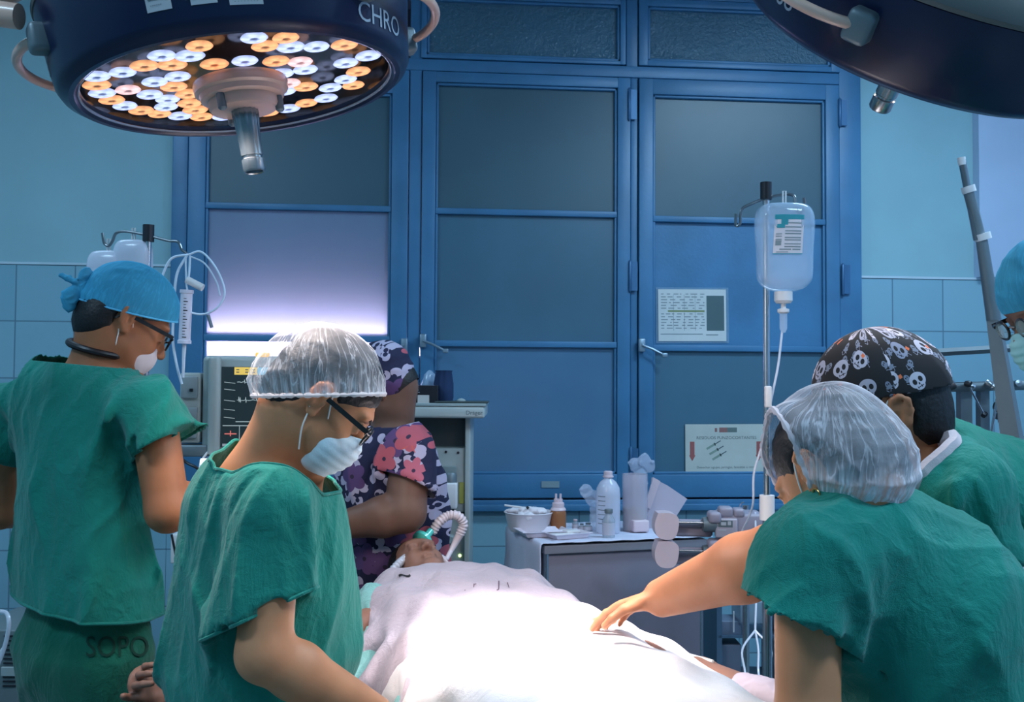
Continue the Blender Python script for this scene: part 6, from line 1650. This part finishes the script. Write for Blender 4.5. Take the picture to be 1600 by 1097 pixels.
# ================================================================ D  man with the skull print cap
def person_d():
    d = 1.68; t = thing('person', (*P(1560, 900, 1.78)[:2], 0), 'person in green scrubs and black skull print cap reaching across to the patient', 'person')
    fw = nrm(C(-.86, .50, 0)); sd = nrm(C(.50, .86, 0))
    h = Head(P(1372, 648, 1.68), C(-.95, .06, -.22), C(-.22, .0, .97), 1.06)
    nb = P(1412, 742, 1.74); ch = P(1520, 850, 1.80); pel = P(1690, 1060, 1.74)
    s = SDF(); head_sdf(s, h)
    s.cone(h.w(-.045, 0, -.04), nb-ZZ*.02, .054, .060, .03); s.cone(h.w(-.005, 0, -.06), nb+C(-.04, 0, -.02), .050, .054, .03)
    s.flat(ch+C(-.02, 0, .04), pel, .15, .15, fw, .62, .05)
    shN = P(1500, 770, 1.58); shF = P(1425, 800, 1.98)
    s.cone(nb-ZZ*.04, shN, .05, .05, .05); s.cone(nb-ZZ*.04, shF, .05, .05, .05)
    elN = P(1600, 960, 1.56); wrN = P(1690, 1130, 1.75); arm_sdf(s, shN, elN, wrN, 1.1); hand_sdf(s, wrN, nrm(wrN-elN), C(-1, 0, 0), 1.0, .4, 1)
    elF = P(1215, 868, 1.80); wrF = P(1035, 934, 1.97); arm_sdf(s, shF, elF, wrF, 1.22, (.05, .047, .051, .032))
    hand_sdf(s, wrF, nrm(P(938, 956, 2.06)-wrF), C(-.1, -.15, -1), 1.0, .30, 1)
    legs_sdf(s, pel, sd, fw, None, 1.0)
    sdfobj('body', s, H_BODY, sk_d, t)
    haircap(t, h, back=-.058)
    s = SDF(); k = h.s
    s.ell(h.w(-.012, 0, .046), np.array((.108, .086, .098))*k, h.R); s.ell(h.w(-.05, 0, .03), np.array((.068, .075, .07))*k, h.R, .03)
    s.disp.append(folds(h.d(.2, 0, 1), .05, .004, 6, c=h.w(-.09, 0, .03), rad=.09))
    o = sdfobj('skull_print_cap', s, .005, skullcloth('skull_print'), t, [(h.w(0, 0, .033), h.d(.05, 0, -1), h.c, 1)], thick=.002, MW=h.M)
    s = SDF(); kn = P(1442, 603, 1.70)
    for a, b_, r in (((1440, 603), (1462, 603), .014), ((1455, 605), (1490, 604), .008), ((1455, 603), (1470, 592), .008), ((1450, 600), (1478, 608), .009)): s.cone(P(*a, 1.69), P(*b_, 1.71), r, r*.8, .008)
    s.disp.append(folds((1, 0, .1), .015, .002, 4)); sdfobj('cap_tie', s, .004, mat('cap_tie_black', (.015, .015, .02), .85), o, MW=h.M)
    b = MB(); b.tube(spline([h.w(-.008, .084, .034), h.w(.010, .082, .020), h.w(.045, .068, -.02)], 5), .0018, 6); b.tube(spline([h.w(-.012, .078, -.034), h.w(.0, .075, -.05), h.w(.02, .062, -.08)], 5), .0018, 6); 
    mk = mask(t, h, m_mask)
    # undershirt collar and scrub top
    cn = nrm(C(-.85, .05, .52))
    s = SDF(); s.flat(ch, pel, .165, .17, fw, .70, .05); s.cone(nb+C(-.03, 0, .02), ch, .078, .14, .05); s.cone(nb+C(.0, 0, .02), ch, .075, .13, .05)
    s.cone(nb-ZZ*.04, nb+C(-.0, 0, .055), .085, .076, .03)
    u = sdfobj('undershirt', s, .007, m_under, t, [(P(1420, 700, 1.66), cn, nb+cn*.10+ZZ*.03, .20), (ch+C(.05, 0, -.15), nrm(C(.6, 0, -.8)), ch+C(.2, 0, -.3), .6)], thick=.004)
    s = SDF()
    s.flat(ch+C(-.0, 0, .02), pel, .19, .21, fw, .76, .05); s.cone(nb+C(.02, .0, -.025), shN+C(.01, 0, 0), .080, .082, .06); s.cone(nb+C(.02, 0, -.025), shF, .080, .078, .06); s.cone(nb+C(.03, 0, -.03), ch+C(.02, 0, 0), .082, .16, .06)
    s.cone(P(1480, 738, 1.72), P(1640, 830, 1.8), .092, .15, .06)
    dN = nrm(C(.22, -.05, -1)); s.sleeve(shN, shN+dN*.15, .080, .096, shN+dN*.125, nrm(C(.25, -.1, -1)), .03); dF = nrm(elF-shF); s.sleeve(shF, shF+dF*.13, .075, .085, shF+dF*.12, dF, .03)
    for (x0, y0, x1, y1, w, a, dd) in ((1478, 730, 1458, 810, .008, -.010, 1.54), (1530, 750, 1562, 850, .008, .010, 1.50), (1440, 690, 1425, 780, .010, .008, 1.62), (1470, 700, 1440, 790, .008, .007, 1.58), (1490, 740, 1500, 850, .014, .008, 1.5), (1520, 700, 1600, 760, .010, .008, 1.6), (1500, 725, 1570, 740, .010, .009, 1.58)):
        s.disp.append(fold(P(x0, y0, dd), P(x1, y1, dd), w, a))
    s.disp.append(folds((0.5, 0.02, -1), .10, .015, 43)); s.disp.append(folds((.35, 0, 1), .05, .005, 44))
    c2 = nrm(C(-.62, .05, .78))
    so = sdfobj('scrub_top', s, H_CLOTH, m_scrub, t, [(pel, nrm(C(.5, 0, -1)), pel, .6), (P(1452, 702, 1.66), cn, nb+cn*.10+ZZ*.03, .20)], thick=.003)
    rim_tube('collar', so, m_under, .012, near=nb)
    s = SDF(); s.cone(shN, shN+dN*.20, .066, .080, .03); s.cone(shN, shN+dN*.05, .06, .06); 
    sdfobj('undershirt_sleeve', s, .007, m_under, u, [(shN+dN*.17, nrm(C(.25, -.1, -1)), shN, .5), (shN+dN*.03, -dN, shN, .5)], thick=.003)
    trousers(t, pel-ZZ*.05, sd, fw, m_scrub2); shoes(t, pel, sd, fw, m_white)
person_d()

# ================================================================ E  front right figure bending forward
def person_e():
    d = 1.38; t = thing('person', (*P(1500, 1100, 1.42)[:2], 0), 'person in green scrubs with pinkish hair net bending forward at front right', 'person')
    fw = nrm(C(-.62, .78, 0)); sd = nrm(C(.78, .62, 0))
    h0 = Head((0, 0, 0), C(-.46, .64, -.61), C(-.28, .55, .78), .92); h = Head(P(1298, 704, 1.42)-h0.w(-.012, 0, .04), C(-.46, .64, -.61), C(-.28, .55, .78), .92)
    nb = P(1330, 822, 1.40); ch = P(1390, 920, 1.42); pel = P(1585, 1220, 1.41)
    s = SDF(); head_sdf(s, h)
    s.cone(h.w(-.025, 0, -.05), nb-ZZ*.03+C(0, .02, 0), .050, .056, .03); s.cone(h.w(.0, 0, -.06), nb+C(-.03, .05, -.02), .05, .052, .03)
    s.flat(ch, pel, .125, .13, fw, .62, .05)
    shL = P(1262, 885, 1.32); shR = P(1425, 930, 1.60)
    s.cone(nb-ZZ*.03, shL, .045, .046, .05); s.cone(nb-ZZ*.03, shR, .045, .046, .05)
    elL = P(1262, 1130, 1.28); wrL = P(1150, 1240, 1.45); arm_sdf(s, shL, elL, wrL, .98, (.046, .043, .042, .026)); hand_sdf(s, wrL, nrm(wrL-elL), C(0, 0, -1), .95, .4, 1)
    elR = P(1460, 1120, 1.70); wrR = P(1300, 1180, 1.80); arm_sdf(s, shR, elR, wrR, 1.0); hand_sdf(s, wrR, nrm(wrR-elR), C(0, 0, -1), .95, .4, -1)
    legs_sdf(s, pel, sd, fw, None, 1.0)
    sdfobj('body', s, H_BODY-.0005, sk_b, t)
    haircap(t, h, back=-.05)
    s = SDF(); s.ell(h.w(-.014, 0, .045), (.103, .088, .096), h.R); s.ell(P(1300, 702, 1.42), (.092, .095, .070), np.stack([nrm(C(.96, 0, -.26)), nrm(C(0, 1, 0)), nrm(C(.26, 0, .96))], 1), .02); s.ell(h.w(-.050, 0, -.010), (.074, .080, .078), h.R, .03); s.ell(P(1350, 722, 1.39), (.046, .06, .048), k=.03); s.ell(P(1234, 672, 1.38), (.030, .05, .036), k=.03)
    hr = P(1352, 762, 1.33)
    def rad(p, dd):
        u = (p-hr); a = np.arctan2(u@ZZ, u@CRX); r = np.sqrt((u@ZZ)**2+(u@CRX)**2)
        return dd-.0035*np.maximum(0, np.sin(a*9))**3*np.exp(-((r-.06)/.045)**2)
    s.disp.append(rad); CUTZ = 0; s.disp.append(folds(C(1, 0, .35), .028, .003, 16)); s.disp.append(folds(C(.6, 0, -.8), .016, .002, 17, c=P(1240, 690, 1.33), rad=.06))
    mw = np.eye(4); mw[:3, 3] = P(1290, 752, 1.40)
    mw[:3, :3] = np.stack([nrm(C(1, 0, 0)), nrm(C(0, 1, 0)), ZZ], 1)
    kn = nrm(C(-.92, .10, -.40))
    o = sdfobj('hair_net_cap', s, .0045, m_gauze2, t, [(P(1246, 722, 1.38), kn, P(1200, 760, 1.36), .115), (P(1300, 792, 1.4), (0, 0, -1), h.c, 1)], thick=0, MW=mw)
    rim_tube('elastic_edge', o, mat('elastic_gauze_pink', (.80, .68, .70), .8, alpha=.8), .004, wob=.3)
    b = MB(); b.tube([h.w(-.006, .082, -.036), h.w(-.006, .083, -.050)], .0018, 6); ea = [h.w(-.006+.006*math.cos(a), .083, -.040+.008*math.sin(a)) for a in np.linspace(0, 2*PI, 14, endpoint=False)]
    b = MB(); b.tube(ea, .0013, 6, closed=True); b.build('earring', mat('gold', (.7, .4, .12), .2, metal=1), t, smooth=True)
    mask(t, h, m_mask)
    s = SDF()
    s.flat(ch+C(.02, 0, -.03), pel, .165, .215, fw, .82, .05); s.cone(nb+C(.005, -.02, -.040), shL+C(0, 0, .01), .086, .072, .06); s.cone(nb+C(.0, 0, -.045), shR, .072, .075, .06); s.cone(nb+C(.0, -.02, -.05), ch+C(.03, -.02, -.02), .075, .155, .05)
    s.cone(P(1380, 862, 1.40), P(1500, 1000, 1.44), .078, .105, .06); s.cone(P(1305, 855, 1.37), P(1385, 858, 1.42), .080, .080, .05)
    dL = nrm(C(-.02, -.10, -1)); s.sleeve(P(1262, 885, 1.31), P(1250, 985, 1.29), .078, .082, P(1240, 968, 1.28), nrm(C(-.50, -.05, -.86)), .035); dR = nrm(elR-shR); s.sleeve(shR, shR+dR*.16, .072, .085, shR+dR*.15, dR, .03)
    for (x0, y0, x1, y1, w, a, dd) in ((1300, 800, 1335, 950, .016, -.014, 1.22), (1335, 960, 1345, 1090, .016, -.022, 1.24), (1250, 830, 1200, 900, .012, .009, 1.22), (1290, 870, 1230, 930, .010, .008, 1.2), (1215, 860, 1290, 960, .010, -.006, 1.2), (1400, 850, 1560, 1000, .012, .006, 1.26), (1380, 1000, 1400, 1090, .018, .012, 1.22), (1340, 840, 1420, 870, .007, .005, 1.28), (1280, 850, 1330, 840, .008, -.006, 1.26), (1240, 950, 1320, 960, .012, .008, 1.2), (1480, 940, 1590, 1060, .014, .008, 1.24)):
        s.disp.append(fold(P(x0, y0, dd), P(x1, y1, dd), w, a))
    s.disp.append(folds((0.55, 0.1, -1), .13, .013, 63)); s.disp.append(folds((.8, 0, .6), .05, .004, 64))
    sdfobj('scrub_top', s, H_CLOTH-.0005, m_scrub, t, [(pel, nrm(C(.5, 0, -1)), pel, .6), (nb+C(-.07, .04, .02), nrm(C(-.80, .55, .35)), nb+C(-.12, .08, .05), .11)], thick=.003)
    trousers(t, pel-ZZ*.05, sd, fw, m_scrub2); shoes(t, pel, sd, fw, m_white)
person_e()

# ================================================================ F  cut off by the right edge
def person_f():
    d = 1.95; t = thing('person', (*P(1700, 900, d)[:2], 0), 'person with blue cap and dark glasses cut off by the right edge', 'person')
    fw = nrm(C(-1, .1, 0)); sd = nrm(C(.1, 1, 0))
    h = Head(P(1662, 482, 1.9), C(-.92, -.05, -.38), C(-.38, 0, .92), 1.04)
    nb = P(1700, 640, 1.95); ch = P(1745, 760, 2.03); pel = P(1790, 1000, 2.12)
    s = SDF(); head_sdf(s, h); s.cone(h.w(-.045, 0, -.03), nb-ZZ*.03, .060, .066, .03)
    s.flat(ch+ZZ*.04, pel, .14, .15, fw, .64, .05)
    for shd, e, w, th in ((P(1730, 720, 1.86), P(1740, 930, 1.92), P(1700, 1040, 2.05), 1), (P(1730, 720, 2.2), P(1730, 930, 2.28), P(1680, 1000, 2.35), -1)):
        s.cone(nb-ZZ*.05, shd, .05, .05, .05); arm_sdf(s, shd, e, w); hand_sdf(s, w, nrm(w-e), C(0, 0, -1), 1.0, .4, th)
    legs_sdf(s, pel, sd, fw, None, 1.0); sdfobj('body', s, .0065, sk_c, t); haircap(t, h, back=-.05)
    s = SDF(); s.ell(h.w(-.010, 0, .052), np.array((.120, .098, .104)), h.R); s.disp.append(folds(h.d(1, 0, .2), .04, .004, 9))
    sdfobj('surgical_cap', s, .0055, m_bluecap, t, [(h.w(0, 0, .030), h.d(0, 0, -1), h.c, 1)], thick=.0015, MW=h.M)
    glasses(t, h); mask(t, h, mat('mask_green', (.25, .48, .50), .75))
    s = SDF(); s.flat(ch+ZZ*.05, pel, .17, .19, fw, .74, .05)
    for shd, e in ((P(1730, 720, 1.86), P(1740, 930, 1.92)), (P(1730, 720, 2.2), P(1730, 930, 2.28))):
        s.cone(nb-ZZ*.05, shd, .08, .07, .06); dd = nrm(e-shd); s.cone(shd, shd+dd*.4, .07, .065, .03)
    s.disp.append(folds((0, 0, 1), .1, .008, 3))
    sdfobj('dark_top', s, .008, mat('dark_cloth', (.015, .03, .05), .9), t, [(pel, (0, 0, -1), pel, .5), (nb, nrm(C(-.2, 0, 1)), nb+ZZ*.09, .14)], thick=.003)
    trousers(t, pel-ZZ*.03, sd, fw, mat('navy_trousers', (.012, .015, .05), .85)); shoes(t, pel, sd, fw, m_white)
person_f()
# ================================================================ operating table, patient and drapes
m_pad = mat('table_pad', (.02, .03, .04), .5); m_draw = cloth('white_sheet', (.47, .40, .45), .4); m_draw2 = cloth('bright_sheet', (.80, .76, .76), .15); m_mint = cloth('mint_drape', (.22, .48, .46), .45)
PH = P(662, 888, 3.02); PB = P(860, 1000, 2.2)
PAX = nrm((PB-PH)*[1, 1, 0]); PSD = np.array([PAX[1], -PAX[0], 0.])           # along the body (head to feet), and to the right of the picture
if PSD@CRX < 0: PSD = -PSD
TB = .80
def TP(u, v, z): return np.array([PH[0], PH[1], 0])+PAX*u+PSD*v+ZZ*z           # u metres from the head, v sideways
tf = frame(TP(0, 0, 0), PSD, ZZ)
t = thing('operating_table', TP(.9, 0, 0), 'operating table with dark pad and arm boards under the drapes', 'operating table')
ty = 1 if tf[:3, 1]@PAX > 0 else -1
def tbox(name, u0, u1, v0, v1, z0, z1, m, bev=.01): return MB().box(((v0+v1)/2, ty*(u0+u1)/2, (z0+z1)/2), (v1-v0, u1-u0, z1-z0), tf, bev=bev).build(name, m, t, smooth=True)
tbox('pad', -.12, 1.75, -.25, .25, TB-.07, TB-.01, m_pad, .02); tbox('side_rail', -.1, 1.7, -.275, -.262, TB-.10, TB-.07, m_steel, .003); tbox('side_rail', -.1, 1.7, .262, .275, TB-.10, TB-.07, m_steel, .003)
tbox('table_frame', -.1, 1.7, -.26, .26, TB-.11, TB-.07, m_dsteel); tbox('column', .65, 1.0, -.14, .14, .12, TB-.11, m_steel, .02); tbox('foot', .35, 1.3, -.24, .24, .0, .12, m_dsteel, .03)
# patient
t = thing('person', TP(.3, 0, TB), 'patient lying on the operating table under white sheets with a breathing tube', 'person')
hp = Head(TP(.02, -.02, TB+.115), PAX*.30+ZZ*.95, -PAX*.95+ZZ*.30, .98)
s = SDF(); head_sdf(s, hp)
s.cone(hp.w(-.02, 0, -.05), TP(.22, 0, TB+.08), .055, .06, .03); s.flat(TP(.32, 0, TB+.07), TP(.75, 0, TB+.065), .165, .17, ZZ, .42, .05); s.flat(TP(.75, 0, TB+.065), TP(.95, 0, TB+.06), .17, .18, ZZ, .38, .05)
shl = TP(.30, -.17, TB+.06); shr = TP(.30, .15, TB+.0)
ell = P(452, 1022, 2.42); wrl = P(268, 1074, 2.10); elr = P(1066, 1052, 2.42); wrr = P(1178, 1080, 2.22)
arm_sdf(s, shl, ell, wrl, 1.0, (.048, .040, .038, .026)); arm_sdf(s, shr, elr, wrr, 1.08, (.05, .042, .042, .028))
hand_sdf(s, wrl, nrm(P(205, 1066, 2.02)-wrl), nrm(C(.1, -.75, .35)), .95, .8, -1, curls=[.35, .85, .95, .95])
hand_sdf(s, wrr, nrm(P(1290, 1110, 2.10)-wrr), nrm(C(0, -.1, -1)), 1.0, .5, 1)
for sg in (-1, 1):
    hpj = TP(.98, .09*sg, TB+.09); kn = TP(1.38, .11*sg, TB+.08); an = TP(1.72, .11*sg, TB+.06); s.cone(hpj, kn, .085, .06, .03); s.cone(kn, an, .055, .04, .03); s.flat(an, an+ZZ*.10+PAX*.05, .04, .03, PSD, .8, .02)
sdfobj('body', s, .0055, sk_p, t)
s = SDF(); s.ell(hp.w(-.03, 0, .05), (.10, .085, .10), hp.R); s.disp.append(folds(hp.d(1, 0, 0), .02, .002, 3))
sdfobj('hair', s, .007, m_hair, t, [(hp.w(.045, 0, .03), hp.d(1, 0, -.9), hp.c, 1)])
s = SDF(); w0 = wrr; dw = nrm(P(1290, 1110, 2.10)-wrr); s.cone(w0-dw*.03, w0+dw*.03, .036, .038); s.flat(w0+dw*.02, w0+dw*.085, .036, .048, C(0, -.1, -1), .6, .02); s.disp.append(folds(C(.3, 0, 1), .02, .003, 5))
sdfobj('hand_dressing', s, .005, mat('gauze_dim', (.46, .38, .42), .9), t, [(w0-dw*.045, -dw, w0, .3), (w0+dw*.10, dw, w0, .3)], thick=.002)
b = MB(); b.tube([elr+(wrr-elr)*.05+ZZ*.05, elr+(wrr-elr)*.45+ZZ*.047], .004, 8); b.build('tape_strip', m_strap, t, smooth=True)
# arm boards
for nm, a, e, w, k in (('l', shl, ell, wrl, 1), ('r', shr, elr, wrr, 1)):
    tt = bpy.data.objects['operating_table']; dv = nrm((w-e)*[1, 1, 0]); zb = min(e[2], w[2])-.055
    ff = frame((e*.5+w*.5+dv*.05)*[1, 1, 0]+ZZ*zb, dv, ZZ); L = np.linalg.norm((w-e)[:2])+.22
    MB().box((0, 0, 0), (L, .11, .03), ff, bev=.012).build('arm_board', m_pad, tt, smooth=True)
    MB().tube([(e*.5+w*.5)*[1, 1, 0]+ZZ*(zb-.02), TP(.62, -.2 if nm == 'l' else .2, TB-.09)], .012, 8).build('arm_board_bracket', m_steel, tt, smooth=True)

def drape(name, prof, hang, m, label, seed, u0, u1, rip=.02, nu=90, parent=None, lift=0.0, lcut=None, amp=.006, hangz=.42, cat='drape'):
    """sheet over the body: prof(u) -> (half width left, half width right, crown height, shoulder height); falls down the sides"""
    rs = np.random.RandomState(seed); NV = 110; V = []; ph = rs.rand(20)*6.28
    tl = sum(hang)
    for i in range(nu+1):
        u = u0+(u1-u0)*i/nu; wl, wr, zc, zs = prof(u)
        hl = hang[0]*(1+.10*math.sin(u*9+ph[0])+.06*math.sin(u*23+ph[1])); hr = hang[1]*(1+.10*math.sin(u*8+ph[2])+.06*math.sin(u*21+ph[3]))
        for j in range(NV+1):
            q = -1-hl/wl*1.0+(2+hl/wl+hr/wr)*j/NV        # q in [-1-hl/wl, 1+hr/wr]
            if -1 <= q <= 1:
                a = abs(q); w = wl if q < 0 else wr
                z = zs+(zc-zs)*(1-a**2.6); v = q*w; e = max(0, a-.72)/.28
                z -= e*e*.030
                z += amp*(math.sin(u*31+q*4+ph[4])*math.sin(q*9+ph[5])+.7*math.sin(u*17-q*11+ph[6]))*(.35+a)
                out = 0
            else:
                w, sg = (wl, -1) if q < 0 else (wr, 1); s_ = (abs(q)-1)*w
                k = min(1, s_/.10)
                v = sg*(w+.028*(1-math.exp(-s_/.03))+ rip*k*(math.sin(u*26+ph[7]+1.2*math.sin(u*9+ph[8]))+.5*math.sin(u*55+ph[9])+.8*s_*2*math.sin(u*14+ph[10])) + .10*s_)
                z = zs-.030-s_
            V.append(TP(u+.004*math.sin(j*.9), v, z+lift))
    F = [(i*(NV+1)+j, (i+1)*(NV+1)+j, (i+1)*(NV+1)+j+1, i*(NV+1)+j+1) for i in range(nu) for j in range(NV)]
    o = link(name, V, F, m, parent, True); solid(o, .003, 0); return tag(o, label, cat)
def lerp(u, xs, ys): return float(np.interp(u, xs, ys))
def sm(u, xs, ys):
    "smooth interpolation"
    return float(sum(np.interp(u+d, xs, ys) for d in (-.05, -.025, 0, .025, .05))/5)
# chest sheet, belly sheet and mint under-drape
def prof_chest(u):
    wl = sm(u, [.0, .2, .45, .8, 1.0], [.20, .27, .27, .30, .30]); wr = sm(u, [.0, .15, .35, .6, .85, 1.0], [.20, .24, .27, .29, .25, .22])
    zc = sm(u, [.05, .15, .35, .6, .8, 1.0], [TB+.11, TB+.165, TB+.178, TB+.155, TB+.14, TB+.13]); return wl, wr, zc, zc-.055
CS = drape('chest_sheet', prof_chest, (.30, .34), m_draw, 'pale pink sheet with faded ink marks over the patient chest', 5, .13, .95, rip=.048, amp=.010)
def prof_belly(u):
    wl = sm(u, [.6, .75, 1.0, 1.3, 1.75], [.24, .29, .31, .31, .30]); wr = sm(u, [.6, .75, 1.0, 1.3, 1.75], [.22, .25, .235, .22, .21])
    zc = sm(u, [.60, .72, .85, 1.05, 1.3, 1.75], [TB+.135, TB+.150, TB+.160, TB+.165, TB+.15, TB+.12]); return wl, wr, zc, zc-.06
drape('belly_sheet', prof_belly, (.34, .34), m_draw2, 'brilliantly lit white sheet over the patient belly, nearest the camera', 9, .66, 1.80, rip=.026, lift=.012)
def prof_under(u):
    return .33+.02*math.sin(u*7), .28, TB+.02, TB+.0
drape('mint_drape', prof_under, (.34, .30), m_mint, 'mint green drape bunched beside the patient at left, under the white sheets', 13, .10, 1.5, rip=.03, amp=.02)

m_wink = mat('faded_black_ink', (.10, .06, .08), .8)
for tx, px, py, hp_, sl in (('r', 742, 915, 13, .1), ('J', 779, 915, 17, .0), ('I', 794, 916, 13, -.3), ('.', 727, 920, 14, 0), ('~', 631, 898, 34, -.6)):
    project_text('ink_mark', CS, tx, hp_, px, py, m_wink if tx != '~' else mat('ink_black', (.02, .02, .02), .8), slant=sl, lift=.0035)
# bunched mint drape at the patient's near shoulder
s = SDF()
for a, b_, ra, rb in (((640, 930, 2.74), (585, 945, 2.66), .050, .055), ((585, 945, 2.66), (566, 1010, 2.56), .055, .050), ((566, 1010, 2.56), (556, 1075, 2.45), .050, .06), ((640, 930, 2.74), (600, 985, 2.60), .045, .05), ((600, 985, 2.6), (575, 1080, 2.4), .05, .07)):
    s.cone(P(*a), P(*b_), ra, rb, .03)
s.disp.append(folds((.6, -.3, .6), .075, .022, 31)); s.disp.append(folds((.1, .5, 1), .05, .010, 32)); s.disp.append(folds((1, .2, -.4), .03, .004, 33))
V, F = s.mesh(.006); o = link('folded_drape', V, F, m_mint, None, True); tag(o, 'bunched mint green drape gathered beside the patient shoulder behind the front left figure', 'drape')
